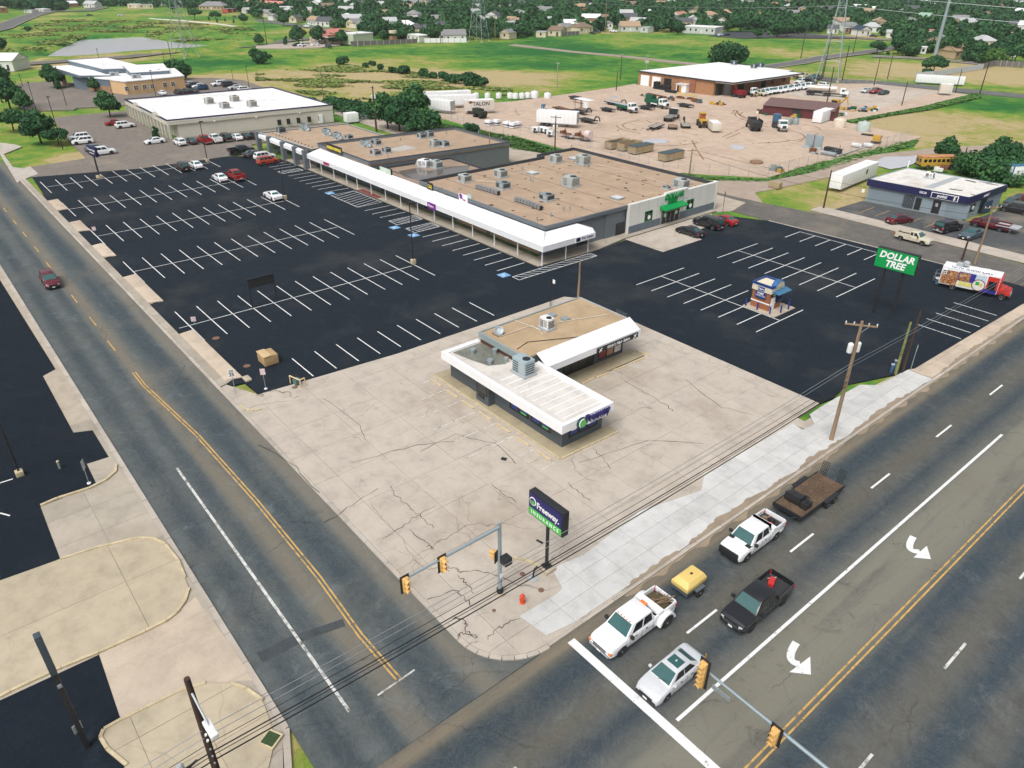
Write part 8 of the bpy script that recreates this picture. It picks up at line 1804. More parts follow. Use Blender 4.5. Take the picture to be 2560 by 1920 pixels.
T('military_truck','dark olive covered truck by the TALON trailer','truck',(-174.29,132.31),-.05,[('cover',mat('dark_olive',(0.02,0.028,0.014),0.8),[(-2.2,1,-1,1,1.0,2.4)],.15),('cab',bpy.data.materials['dark_olive'],[(1,2.6,-1,1,.8,1.9)],.1),('wheel',M['tyre'],[((-1.2,-1.1,.5),(-1.2,1.1,.5),.5),((1.6,-1.1,.5),(1.6,1.1,.5),.5)])])
r=T('school_bus','derelict yellow school bus with a rusty roof behind the tyre shop','bus',(-65.92,173.20),R_(55),[('body',MYEL,[(-4,4,-1.2,1.2,.6,2.3)],.1),('roof',mat('rusty_bus_roof',(0.45,0.22,0.1),0.7,0,0.5,1),[(-4.02,4.02,-1.15,1.15,2.3,2.65)],.15),('rear_window',M['glass'],[(-4.05,-4.0,-.9,-.2,1.4,2.1)]),('rear_window',M['glass'],[(-4.05,-4.0,.2,.9,1.4,2.1)]),('bumper',M['black'],[(-4.2,-4,-1.2,1.2,.6,.85)])]); wheels(r,(-2.4,2.8),1.1,.45)
for k in range(7):MB().box(-3.6+k*1.0,-2.9+k*1.0,-1.23,1.23,1.5,2.1).build('side_window',M['glass'],r)
T('junk_pile','heap of white and red junk beside the school bus','junk heap',(-63.76,171.05),.3,[('white_panel',POLY,[(-1.3,.5,-.8,.8,0,.8)],.1),('red_scrap',RUST,[(-.3,1.3,-.5,.9,.5,1.3)],.1)]); T('metal_tub','pale blue metal tub behind the school bus','tub',(-64.01,177.23),0,[('tub',SIGP,[(-1,1,-.8,.8,0,1.4)],.05)])
r=T('box_lorry','white and blue lorry at the right edge behind the bushes','lorry',(-48.85,173.29),R_(60),[('box',M['white'],[(-4,4,-1.3,1.3,1,3.9)],.06),('blue_roof',mat('lorry_blue',(0.05,0.17,0.33),0.5),[(-4.1,4.1,-1.35,1.35,3.9,4.05)]),('blue_edge',bpy.data.materials['lorry_blue'],[(-4.1,-4.0,-1.35,-1.1,1,3.9)])]); wheels(r,(-2.5,2.8),1.1)
T('steel_gates','dark folded steel gates beside the tyre shop door','gate',(-45.78,146.63),R_(80),[('gate_leaf',M['steel'],[(-1.3,1.3,0,.08,0,2.4)]),('gate_leaf',mat('dark_blue_gate',(0.03,0.06,0.1),0.5),[(-1.3,1.3,-.5,-.42,0,2.1)])])
rr=random.Random(11)
SCR=[RUST,M['black'],M['ltgrey'],STEELB,MYEL,POLY,TGREEN,bpy.data.materials['tank_blue']]
for k,(qq,n_,sx,sy,l)in enumerate((((-169.68,198.38),7,5,2,'scrap heap left of the drilling truck'),((-162.26,198.31),9,6,2.5,'scrap and frames behind the drilling truck'),((-151.94,202.27),8,4,2,'scrap row below the warehouse corner'),((-145.37,203.57),8,5,1.6,'barrels and scrap in the yard centre'),((-162.30,227.87),8,2,5,'pallets and timber against the warehouse'),((-127.24,200.60),7,3,2,'scrap and white tank at the left end of the maroon shed'),((-123.09,202.81),8,4,2,'white sacks and drums before the maroon shed'),((-118.50,202.69),6,3,1.5,'blue grey scrap before the maroon shed door'),((-113.99,226.54),12,8,3,'long heap of pipes and beams behind the green bank'),((-110.89,232.02),10,6,3,'pale beams and a blue drum at the bank'),((-112.33,216.31),9,3,3,'rusty parts behind the white box body'),((-90.28,166.28),5,2,1,'small blue parts at the foot of the steel panels'),((-85.65,143.97),4,3,1,'blue scrap at the fence corner'),((-174.22,156.49),3,1,1,'small rusty frame behind the long white trailer'),((-145.17,134.62),4,2,1,'ladders and frames by the fence pole'))):
 r=root('scrap_heap',l,'scrap heap',(qq[0],qq[1],-.05),rr.uniform(-.4,.4))
 for j in range(int(n_*1.7)):
  x,y=rr.uniform(-sx/2,sx/2),rr.uniform(-sy/2,sy/2); s=rr.uniform(.3,.9); m_=SCR[rr.randrange(len(SCR))]
  if rr.random()< .4:MB().tube((x,y,.2+.2*j/n_),(x+rr.uniform(-2,2),y+rr.uniform(-1,1),.25),rr.uniform(.07,.25),n=7).build('scrap_tube',m_,r)
  else:MB().box(-s,s,-s*.6,s*.6,0,rr.uniform(.3,1.2)).build('scrap_block',m_,r,(x,y,0),rr.uniform(0,3),bevel=.05)
# ---- fences
def fence(pts,h,label,gap=3.0,mesh=True,m=None,z=-.05):
 m=m or M['steel']; r=root('chain_link_fence',label,'fence',(pts[0][0],pts[0][1],z),0); o=Vector((pts[0][0],pts[0][1]))
 P=[(p[0]-o.x,p[1]-o.y)for p in pts]
 for a,c in zip(P[:-1],P[1:]):
  L=math.hypot(c[0]-a[0],c[1]-a[1]); k=max(1,round(L/gap))
  for i in range(k):t=i/k; MB().tube((a[0]+(c[0]-a[0])*t,a[1]+(c[1]-a[1])*t,0),(a[0]+(c[0]-a[0])*t,a[1]+(c[1]-a[1])*t,h),.045,n=5).build('fence_post',m,r)
  MB().tube((a[0],a[1],h),(c[0],c[1],h),.025,n=4).build('top_rail',m,r)
  b_=MB(); k2=int(L/.45); u=Vector((c[0]-a[0],c[1]-a[1]))/L
  for i in range(k2):
   s0=i*.45
   for dd in (1,-1):
    x0,x1=(s0,s0+.45*4)if dd > 0 else (s0+.45*4,s0)
    x0,x1=min(x0,L),min(x1,L); b_.tube((a[0]+u.x*x0,a[1]+u.y*x0,.05),(a[0]+u.x*x1,a[1]+u.y*x1,h),.006,n=3,cap=False)
  tag(b_.build('wire_mesh',m,r),kind='stuff')
fence([(-156.25,129.39),(-134.43,129.01),(-122.83,129.23),(-106.88,127.32),(-93.54,130.97),(-84.06,138.17)],1.9,'chain link fence between the yard and the alley behind the mall',3.5); fence([(-85.16,139.83),(-84.77,161.73),(-84.15,181.35),(-83.72,201.04)],1.9,'chain link fence along the weedy right edge of the yard',3.5); fence([(-189.32,125.10),(-165.70,122.62),(-148.78,123.21)],1.9,'chain link fence below the parked white trailers',3.5); fence([(-143.72,265.75),(-141.55,275.35),(-136.38,284.24),(-131.61,290.28),(-121.07,289.97)],1.9,'chain link fence round the concrete lot behind the shed',3.5)
def panel_fence(pts,h,label,m,w_=2.4,name='panel_fence',pn='panel'):
 r=root(name,label,'fence',(pts[0][0],pts[0][1],-.1),0); o=pts[0]
 P=[(p[0]-o[0],p[1]-o[1])for p in pts]
 for a,c in zip(P[:-1],P[1:]):
  L=math.hypot(c[0]-a[0],c[1]-a[1]); k=max(1,round(L/w_))
  for i in range(k):
   f=lambda t:(a[0]+(c[0]-a[0])*t,a[1]+(c[1]-a[1])*t)
   MB().obox(f(i/k),f((i+.93)/k),.08,0,h+rnd.uniform(-.06,.06)).build(pn,m,r); MB().obox(f((i+.93)/k),f((i+1)/k),.16,0,h+.1).build('post',M['ltgrey'],r)
PF_=mat('pale_fence_panel',(0.45,0.5,0.52),0.7,0,0.15,1); WF=mat('grey_wood_fence',(0.14,0.13,0.12),0.9,0,0.3,1)
panel_fence([(-135.99,314.55),(-133.17,323.48),(-133.00,329.13),(-130.80,364.07)],2.0,'long pale panel fence climbing to the right toward the houses',PF_); panel_fence([(-130.80,364.07),(-132.68,380.91),(-122.27,384.44)],2.2,'dark wooden fence continuing the pale one at the right edge',WF)
panel_fence([(-377.56,203.45),(-372.40,220.25),(-369.64,239.54)],2.2,'dark wooden fence behind the red roofed station',WF,3.5); panel_fence([(-368.72,243.42),(-356.08,262.59)],2.2,'white fence before the white house in the distance',M['white'],3.5); panel_fence([(-355.70,328.35),(-353.07,344.95)],2.2,'grey wooden fence beside the cream house at the field',WF,3)
fence([(-198.97,99.94),(-197.53,103.16),(-185.24,103.49)],2.0,'green tinted fence round the utility yard behind the wing',2.5)
# ================================================================== TOWN AND TREES
HM={}
def hm(c):
 D=dict(white=(0.66,0.66,0.63),cream=(0.6,0.52,0.38),tan=(0.42,0.31,0.2),pale=(0.5,0.52,0.5),blue=(0.18,0.28,0.34),yellow=(0.6,0.5,0.22),green=(0.2,0.3,0.22),brick=(0.3,0.16,0.1),red=(0.45,0.06,0.05),
   dk=(0.08,0.085,0.095),gr=(0.22,0.22,0.22),br=(0.2,0.14,0.1),lg=(0.42,0.43,0.43),nv=(0.03,0.05,0.09),tn=(0.36,0.25,0.16),pk=(0.5,0.2,0.15),wt=(0.7,0.7,0.7),gn=(0.25,0.4,0.3))
 if c not in HM:HM[c]=mat('house_'+c,D[c],0.85,0,0.12,0.6)
 return HM[c]
HP=[]
WIN_ME=MB().box(-.5,.5,-.05,.03,-.6,.6).mesh('window',M['glass'])
def house(q0,q1,dep,h,wc,rc,label,kind='gable',group=None,rise=None,win_=True,cat='house',name='house'):
 """q0,q1 = the ends of the wall towards the camera; the house lies behind it"""
 dx,dy=q1[0]-q0[0],q1[1]-q0[1]; L=math.hypot(dx,dy); an=math.atan2(dy,dx)
 r=root(name,label,cat,(q0[0],q0[1],-.3),an,group); HP.append(((q0[0]+q1[0])/2,(q0[1]+q1[1])/2,max(L,dep)/2+1.5,an,dep))
 MB().box(0,L,0,dep,0,h+.3).build('wall',hm(wc),r)
 e=.4; rs=rise if rise is not None else min(L,dep)*.28; H=h+.3
 if kind == 'flat':MB().box(-.2,L+.2,-.2,dep+.2,H,H+.25).build('roof',hm(rc),r)
 elif kind == 'gable':
  MB().add([(-e,-e,H),(L+e,-e,H),(L+e,dep+e,H),(-e,dep+e,H),(-e,dep/2,H+rs),(L+e,dep/2,H+rs)],[(0,1,5,4),(2,3,4,5),(3,2,1,0)]).build('roof',hm(rc),r)
  for x in (-e+.25,L+e -.25):MB().add([(x,0,H),(x,dep,H),(x,dep/2,H+rs*.93),(x -.08,0,H),(x -.08,dep,H),(x -.08,dep/2,H+rs*.93)],[(0,1,2),(5,4,3),(0,2,5,3),(1,4,5,2)]).build('gable',hm(wc),r)
 elif kind == 'front':
  MB().add([(-e,-e,H),(L+e,-e,H),(L+e,dep+e,H),(-e,dep+e,H),(L/2,-e,H+rs),(L/2,dep+e,H+rs)],[(0,4,5,3),(1,2,5,4),(3,2,1,0)]).build('roof',hm(rc),r)
  MB().add([(0,-.05,H),(L,-.05,H),(L/2,-.05,H+rs*.9),(0,.1,H),(L,.1,H),(L/2,.1,H+rs*.9)],[(0,1,2),(5,4,3),(0,3,4,1),(1,4,5,2),(2,5,3,0)]).build('gable',hm(wc),r)
 else:
  k=min(L,dep)*.45; MB().add([(-e,-e,H),(L+e,-e,H),(L+e,dep+e,H),(-e,dep+e,H),(k,dep/2,H+rs),(L -k,dep/2,H+rs)],[(0,1,5,4),(1,2,5),(2,3,4,5),(3,0,4),(3,2,1,0)]).build('roof',hm(rc),r)
 if win_:
  n=max(1,int(L/3.2))
  for i in range(n):inst('window',WIN_ME,r,(L*(i+.5)/n,-.02,.3+h*.55))if i != n // 2 or n == 1 else MB().box(L*(i+.5)/n -.45,L*(i+.5)/n+.45,-.05,.02,.3,2.4).build('door',M['black']if wc == 'white' else hm('white'),r)
 return r
for a in (((-510.58,250.36),(-502.91,256.30),9,3,'white','dk','white house with a dark roof and gable on the street beyond the station','gable'),((-531.30,253.69),(-515.30,252.72),8,3,'white','tn','white house with a tan roof left of the dark roofed one','gable'),((-554.24,251.20),(-548.52,254.05),8,3,'cream','dk','small cream house with a dark roof by the street','front'),((-580.59,250.86),(-580.96,255.56),8,3,'white','gr','small white house with porch left of the round dark tree','front'),((-623.07,259.62),(-611.80,263.26),8,3,'cream','gr','grey roofed cream house at the far street end','gable'),((-678.09,301.45),(-678.67,315.18),9,3.4,'white','wt','long white building with a white roof in the trees','flat'),((-704.74,341.23),(-695.19,346.30),8,5,'white','wt','tall white house in the trees above the station','front'),((-629.38,300.02),(-629.64,312.62),8,3,'white','lg','white house with a pale roof below the tall white one','gable'),
  ((-489.44,261.62),(-481.87,263.48),8,3,'cream','gr','cream gabled house in trees right of the red roof','front'),((-481.87,263.48),(-479.12,267.12),8,2.6,'white','gr','white house joined to the cream gable','gable'),((-811.21,379.18),(-802.83,380.36),8,5,'white','lg','small white house high up left in the trees','front'),((-760.13,315.33),(-729.14,324.05),9,3,'cream','pk','long cream building with reddish roof far left','gable'),((-568.76,332.94),(-560.35,332.64),8,3,'cream','tn','cream house peeking out above the dark trees','front'),((-739.80,388.88),(-729.02,394.52),9,3,'brick','lg','house with a pale roof far above the station','gable'),((-727.07,416.07),(-723.40,421.19),9,3,'pale','pk','pinkish roofed house far above the wooden fence','gable'),
  ((-499.69,314.46),(-491.87,320.16),9,5.6,'white','gr','two storey white house with dark windows among trees','hip'),((-681.80,406.31),(-687.68,415.62),8,3,'cream','lg','cream house at the far left of the middle town','front'),((-707.93,442.73),(-666.50,436.13),12,3.4,'cream','gr','large grey roofed hall in the distance','gable'),((-670.81,466.09),(-661.78,469.44),8,4,'yellow','tn','pale yellow house high in the middle distance','front'),((-491.68,329.94),(-485.58,333.30),8,3,'white','gr','white house with a grey roof behind the green street tree','gable'),((-442.14,300.09),(-436.23,300.11),8,3,'blue','dk','blue house with a dark roof in the trees','front'),((-417.84,287.37),(-415.23,290.79),8,3,'green','gn','green walled shed beside the blue house','gable'),((-432.05,283.06),(-429.85,285.96),8,3,'pale','dk','pale gabled house left of the green street tree','front'),((-367.50,255.97),(-361.68,266.34),9,3.2,'white','gr','white house with a wide grey roof behind the white fence','gable'),((-373.46,256.62),(-370.29,257.93),7,3.6,'white','lg','white wing at the left of the wide grey roofed house','front'),
  ((-465.43,360.18),(-458.21,365.06),9,5,'white','dk','two storey white house with a black roof by the middle tower','front'),((-481.54,383.67),(-481.65,388.78),8,3.5,'white','dk','white house with dark roof behind the two storey one','gable'),((-538.32,398.24),(-529.98,397.27),8,3,'white','lg','white house left of the middle tower top','front'),((-468.64,351.15),(-457.53,347.37),8,3,'white','lg','pale roofed white house just left of the middle tower','gable'),((-364.18,292.21),(-358.12,294.13),8,3,'cream','gr','cream gabled house at the field edge right of the middle tower','front'),((-574.46,457.77),(-571.41,461.94),8,3,'yellow','lg','pale yellow house right of the middle tower','front'),((-567.70,459.59),(-560.41,462.23),8,3.2,'white','gr','white porch house beside the pale yellow one','front'),((-414.34,336.86),(-411.36,336.87),6,4,'white','lg','narrow white house by the slope right of the tower','front'),((-446.30,362.33),(-438.88,363.16),8,3,'cream','tn','tan roofed house behind the narrow white one','gable'),((-387.36,244.22),(-374.61,243.93),7,2.8,'white','wt','white flat shed behind the dark fence','flat'),((-659.35,437.33),(-657.42,439.99),8,3,'white','lg','tiny white house above the grey hall','front'),
  ((-361.58,327.16),(-354.02,330.55),8,2.8,'cream','br','cream house with a brown roof at the field edge, left','gable'),((-367.96,345.93),(-367.37,353.79),8,3,'cream','gr','cream house with a grey roof between the two brown ones','gable'),((-358.92,350.86),(-358.47,361.95),9,3.4,'cream','br','cream stucco house with a brown roof at the field edge, right','hip'),((-358.55,315.04),(-353.70,318.24),6,2.6,'cream','lg','small cream shed at the field edge left of the houses','flat'),((-516.58,459.60),(-511.37,466.68),8,3.4,'white','gr','white house on the small clearing in the trees','gable'),((-539.53,469.23),(-529.74,468.63),8,3,'white','gr','white house left of the clearing','front'),((-563.87,510.83),(-560.08,516.03),8,3,'white','gr','white house above the clearing','front'),((-542.99,539.50),(-535.21,542.25),9,3,'white','lg','white roofed house far in the middle','gable'),((-550.92,528.62),(-530.71,525.18),9,3,'tan','tn','tan roofed house far in the middle','hip'),((-355.41,384.09),(-347.96,393.91),10,2.8,'pale','tn','long tan roofed building at the field edge','gable'),((-373.57,390.76),(-371.49,393.52),7,3.5,'white','gr','white porch house left of the tan roofed building','front'),((-400.63,432.41),(-391.96,439.30),10,4,'brick','dk','dark roofed brick house behind the tan roofed building','gable'),((-434.62,468.09),(-428.70,476.05),9,4,'blue','lg','blue house with a pale ridge behind the dark roof','gable'),((-438.88,363.16),(-432.84,362.31),7,3,'cream','tn','tan roofed cream house at the left of the middle field','front'),((-505.54,418.29),(-491.60,413.82),8,3,'white','gr','white house high left of the middle field','gable'),((-436.22,394.40),(-433.72,397.74),7,3,'white','lg','white roof in the trees above the cream shed','gable'),((-591.62,624.37),(-570.82,614.29),9,3,'cream','pk','far cream house with a pinkish roof','gable'),
  ((-325.78,408.53),(-305.36,414.36),14,3.4,'pale','wt','long pale hall with a blue band and white roof at the field edge','flat'),((-389.83,506.63),(-376.66,503.49),9,4,'white','tn','white house with a tan hip roof behind the pale hall','hip'),((-349.28,473.37),(-342.95,477.34),9,3,'white','br','white gabled house by the yellow tree','front'),((-385.04,472.34),(-381.45,477.13),8,2.8,'tan','dk','small brown house behind the big dark trees','gable'),((-407.03,505.16),(-407.54,515.63),8,2.8,'white','pk','house with a brown roof above the small brown one','gable'),((-441.57,568.13),(-437.70,573.38),8,4,'cream','br','two storey cream house far behind the hall','hip'),((-373.35,556.00),(-369.22,561.54),8,3,'yellow','tn','pale yellow house at the upper right of the hall lot','front'),((-541.11,627.56),(-538.39,631.32),8,3,'yellow','lg','tiny yellow house far away in the trees','front'),((-536.03,653.15),(-536.90,661.41),8,4,'white','lg','pale pink tall house far away','front'),((-344.94,390.54),(-339.09,391.01),6,2.6,'pale','lg','round topped pale shed at the field edge','flat'),((-507.95,721.07),(-498.17,715.21),8,3,'white','lg','far white house right of the hall','gable'),
  ((-245.15,476.54),(-242.06,483.92),8,3,'white','nv','white cottage with a navy roof by the far street','front'),((-250.72,479.28),(-246.42,478.21),7,2.6,'white','nv','white cottage porch left of the navy roofed one','gable'),((-263.28,498.10),(-261.03,504.77),8,3.4,'white','gr','grey roofed white cottage behind the navy one','front'),((-267.41,478.19),(-262.01,481.75),8,2.6,'white','dk','white house half hidden under the dark trees','gable'),((-375.56,657.80),(-372.68,675.44),10,3,'tan','dk','dark roofed house behind the lattice tower','gable'),((-369.15,590.44),(-359.80,591.32),10,2.8,'tan','gr','grey roof rising from the trees left of the tower','gable'),((-282.15,562.58),(-278.28,563.25),6,3.6,'brick','wt','small brick building with a white roof in the trees','flat'),((-229.30,477.92),(-224.96,480.45),7,2.6,'white','lg','white sheds at the far street right end','gable'),((-456.38,700.25),(-446.16,697.28),8,3,'white','pk','pinkish house at the upper left of the tower','gable'),((-261.84,489.09),(-258.90,489.38),6,2.4,'brick','dk','small brick garage left of the cottages','flat'),
  ((-155.18,394.79),(-153.39,404.82),9,3,'tan','tn','tan house with a brown roof and shaded porch behind the monopole','gable'),((-164.70,402.22),(-161.34,402.51),7,2.8,'tan','br','low wing left of the brown roofed house','gable'),((-208.23,515.11),(-203.46,514.91),8,3.4,'white','gr','white house with a grey roof behind the pale bare tree','front'),((-266.03,584.01),(-262.00,589.37),8,3,'white','gr','white porch house below the green roof','front'),((-287.86,643.36),(-279.38,644.07),9,3,'white','gn','house with a pale green metal roof in the trees','gable'),((-225.39,512.53),(-217.98,515.51),7,2.6,'white','pk','long low white shed with reddish edge','flat'),((-231.05,587.38),(-226.90,601.18),10,3,'tan','lg','long grey roofed house in the middle right','gable'),((-178.61,466.79),(-169.46,458.52),9,3,'cream','lg','cream house roof below the bare tree','hip'),((-198.74,521.10),(-196.58,523.92),7,2.8,'cream','lg','small pale house right of the bare tree','gable'),((-181.74,518.52),(-178.16,517.22),8,3,'cream','tn','tan roofed house at the right in the trees','gable'),((-204.24,598.73),(-199.44,605.07),10,3.4,'brick','dk','big dark roofed house at the right edge','hip'),((-175.72,404.68),(-173.35,405.62),5,2.6,'white','wt','small white shed in the garden left of the monopole','flat'),((-382.36,820.03),(-377.15,827.23),10,4,'pale','nv','blue roofed house far away at the right','hip'),((-303.12,829.03),(-296.06,823.39),9,3,'cream','pk','far pinkish roof at the upper right','gable'),((-142.59,426.65),(-140.55,427.28),5,1.8,'white','wt','white trailer in the garden at the right edge','flat'),
  ((-794.57,217.54),(-792.15,228.96),10,3,'cream','lg','cream building with a white door beyond the pond','flat'),((-749.64,255.65),(-732.34,271.69),12,3,'tan','gr','long tan house with a grey hip roof beyond the park','hip'),((-696.86,261.67),(-700.57,270.73),7,2.4,'red','gr','red and white shed beyond the park','flat'),((-810.43,211.92),(-804.95,219.48),9,3,'cream','wt','low white roofed building beyond the pond, left','flat'),((-847.59,248.33),(-838.88,251.12),8,3,'white','wt','white house in trees left of the lattice tower','front'),((-815.86,255.79),(-812.69,260.18),8,3,'white','gr','house beside the left tower head','gable'),((-672.53,267.53),(-673.20,273.33),7,2.6,'pale','lg','pale roofed house at the right of the park','gable'),((-800.17,314.34),(-789.39,319.93),9,3,'tan','tn','tan roofed house far right above the park','gable'),((-803.75,109.03),(-804.36,115.02),14,3.6,'brick','cream','brick building with a pale roof at the upper left','flat'),((-849.10,183.62),(-838.04,190.44),9,3,'white','lg','white house by the upper left road','gable'),((-874.91,173.91),(-861.51,175.01),7,3,'brick','wt','small brick house at the road bend','front'),((-804.55,135.76),(-791.51,139.48),6,1.8,'white','wt','white parked motorhome at the upper left road','flat'),((-792.10,124.90),(-783.82,129.42),6,1.6,'pale','lg','pale boats under cover at the upper left road','flat'),((-375.69,42.49),(-370.51,49.10),12,3.6,'white','wt','white shed at the left edge by the dirt heap','gable')):
 house(*a[:7],kind=a[7]if len(a)> 7 else 'gable')
# red roofed station
gs=root('filling_station','filling station with a wide red canopy roof and a pale green rear building','filling station',(0,0,0))
RR=mat('red_canopy_roof',(0.5,0.17,0.13),0.6,0,0.08); pts=[(-412.07,196.84),(-384.67,194.45),(-389.21,208.67),(-423.28,221.35)]
MB().prism(pts,4.2,5.0).build('canopy_roof',RR,gs); MB().prism([(p[0],p[1])for p in grow(pts,.98)],3.6,4.2).build('canopy_fascia',hm('white'),gs)
for q in ((-395.60,190.10),(-398.85,201.53),(-400.17,199.81)):MB().cbox(q[0],q[1],1.8,.9,.9,3.8).build('canopy_column',hm('cream'),gs)
q0,q1=(-397.58,200.53),(-390.99,209.10); MB().obox(q0,q1,6,0,3.4).build('wall',hm('cream'),gs)
q0,q1=(-383.94,205.25),(-386.00,218.26); MB().obox(q0,q1,10,0,5.0).build('wall',mat('pale_green_wall',(0.45,0.5,0.38),0.85),gs); MB().obox(q0,q1,10.4,5.0,5.4).build('roof',hm('wt'),gs)
HP.append((pts[0][0],pts[0][1],22,0,8)); HP.append(((q0[0]+q1[0])/2,(q0[1]+q1[1])/2,22,0,8))
T('playground_tower','small wooden play tower with a peaked roof behind the dark fence','play tower',(-380.33,231.01),0,[('post',hm('brick'),[(-1.5,1.5,-1.5,1.5,0,3)]),('roof',hm('cream'),[((0,0,4.5),(0,0,5.8),2.2)])])
# ---- foliage
def leafmat(name,cols):
 m,nt,b=newmat(name); oi=N(nt,'ShaderNodeObjectInfo'); at=N(nt,'ShaderNodeAttribute',attribute_name='tint')
 v=wpos(nt); n=noise(nt,v,.25,4.0); f=mul(nt,mul(nt,at.outputs['Fac'],.6),mul(nt,rng(nt,n,.3,.7),.25),'ADD'); f=mul(nt,f,mul(nt,oi.outputs['Random'],.2),'ADD')
 c=ramp(nt,f,[(0.0,cols[0]),(0.5,cols[1]),(1.0,cols[2])]).outputs[0]
 nt.links.new(c,b.inputs['Base Color']); b.inputs['Roughness'].default_value=.75; b.inputs['Specular IOR Level'].default_value=.2
 return m
LF=leafmat('leaf_dark',((0.01,0.04,0.018),(0.026,0.092,0.032),(0.07,0.17,0.05))); LFL=leafmat('leaf_light',((0.03,0.08,0.02),(0.06,0.14,0.03),(0.14,0.21,0.05))); LFG=leafmat('leaf_grey',((0.06,0.075,0.06),(0.12,0.14,0.11),(0.2,0.22,0.18)))
def foliage(seed,lobes,n,leaf):
 """leaf clumps spread through the crown's volume, denser at its surface"""
 r=np.random.RandomState(seed); V=[]; F=[]; Tn=[]
 tot=sum(l[3]** 2 for l in lobes)
 for (cx,cy,cz,R,sq)in lobes:
  k=int(n*R*R/tot); lt=r.uniform(-.25,.25)
  d=r.normal(size=(k,3)); d /=np.linalg.norm(d,axis=1)[:,None]
  rad=R*(r.uniform(.45,1.0,k)** .5)*(1+.16*np.sin(d[:,0]*5+seed)*np.cos(d[:,1]*6+cx))
  c=d*rad[:,None]*[1,1,sq]+[cx,cy,cz]
  nr=d*.8+r.normal(size=(k,3))*.55+[0,0,.25]; nr /=np.linalg.norm(nr,axis=1)[:,None]
  u=np.cross(nr,r.normal(size=(k,3))); u /=np.linalg.norm(u,axis=1)[:,None]; w_=np.cross(nr,u)
  s=leaf*r.uniform(.6,1.35,k)[:,None]; b0=len(V)
  for a,bb in ((-1,-.7),(.3,-1),(1,.2),(.1,1),(-.8,.6)):pass
  P=[c+u*s*a+w_*s*bb for a,bb in ((-1,-.6),(.4,-1),(1,.35),(-.25,1))]
  V.extend(np.stack(P,1).reshape(-1,3).tolist()); F.extend((np.arange(k)[:,None]*4+b0+np.arange(4)).tolist()); Tn.extend(np.clip(.5+lt+r.normal(size=k)*.22,0,1).tolist())
 return V,F,Tn
def foliage_mesh(name,V,F,Tn,m):
 me=bpy.data.meshes.new(name); me.from_pydata(V,[],F); me.materials.append(m); a=me.attributes.new('tint','FLOAT','FACE'); a.data.foreach_set('value',Tn); return me
def lobes_for(kind,seed):
 r=random.Random(seed)
 if kind == 'round':return [(0,0,3.6,2.4,.85)]+[(math.cos(a)*1.7,math.sin(a)*1.7,3.0+r.uniform(-.4,.9),r.uniform(1.2,1.7),.8)for a in [i*1.05+r.random()*.5 for i in range(6)]]+[(r.uniform(-.6,.6),r.uniform(-.6,.6),5.1,1.4,.8)]
 if kind == 'wide':return [(math.cos(a)*r.uniform(1.6,2.9),math.sin(a)*r.uniform(1.6,2.9),3.0+r.uniform(-.3,.9),r.uniform(1.2,1.9),.65)for a in [i*.8+r.random()*.5 for i in range(8)]]+[(0,0,3.9,2.1,.65)]
 if kind == 'bush':return [(r.uniform(-1.5,1.5),r.uniform(-1.5,1.5),1.1+r.uniform(-.2,.8),r.uniform(.9,1.5),.9)for i in range(6)]
 if kind == 'dome':return [(r.uniform(-2.6,2.6),r.uniform(-2.6,2.6),1.6+r.uniform(-.5,1.4),r.uniform(1.4,2.0),.85)for i in range(13)]+[(0,0,2.2,2.9,.8)]
 return [(r.uniform(-.5,.5),r.uniform(-.5,.5),1.6+i*.85,1.35 -i*.2,1.0)for i in range(5)]
TM={}
def tree_kind(kind,seed,n,leaf,m):
 k=(kind,seed,n)
 if k not in TM:
  V,F,Tn=foliage(seed,lobes_for(kind,seed),n,leaf); r=random.Random(seed)
  tr=MB().tube((0,0,0),(.1,0,2.2),.2,.13,7)
  for i in range(4):a=i*1.6+r.random(); tr.tube((.1,0,1.5+i*.2),(math.cos(a)*1.4,math.sin(a)*1.4,3.2),.09,.04,5)
  TM[k]=(foliage_mesh('crown',V,F,Tn,m),tr.mesh('trunk',M['darkwood'],smooth=40))
 return TM[k]
def tree(q,sc,label,kind='round',seed=1,n=1500,leaf=.24,m=None,cat='tree',name='tree',group=None,z=-.2,sz=None):
 me,tr=tree_kind(kind,seed,n,leaf,m or LF); r=root(name,label,cat,(q[0],q[1],z),random.Random(int(q[0]*7+q[1])).uniform(0,6),group)
 r.scale=(sc,sc,sz or sc); inst('crown',me,r)
 if kind not in ('bush',):inst('trunk',tr,r)
 return r
for q,sc,l,kd in (((-239.76,51.49),1.15,'green tree on the kerbed island before the beige office arcade','round'),((-198.82,51.91),.62,'small tree on the island before the parked row','column'),((-309.56,51.40),1.25,'round tree at the clinic drive','round'),((-305.79,51.89),.7,'lighter small tree beside the round clinic tree','column'),((-292.47,60.39),.75,'light green small tree before the clinic slate wall','round'),((-272.06,32.03),1.5,'large dark tree at the left edge by the clinic drive','round'),((-265.04,34.60),.9,'slim tree right of the large dark tree','round'),((-234.37,26.82),1.0,'dark tree behind the lawn sign, left','wide'),((-212.82,29.17),1.3,'broad dark tree in the lawn beside the lamp post','round'),((-208.81,32.11),.75,'small dark tree leaning behind the lamp post in the lawn','wide'),((-440.80,54.64),1.3,'dark tree cut by the left edge below the pond','round'),((-306.89,92.18),1.5,'dark bushy tree behind the clinic corner','dome'),((-321.16,36.72),1.4,'tree at the very left edge of the clinic drive','round')):
 tree(q,sc,l,kd,seed=3+len(l)% 4,n=2200,leaf=.26,z=-.05)
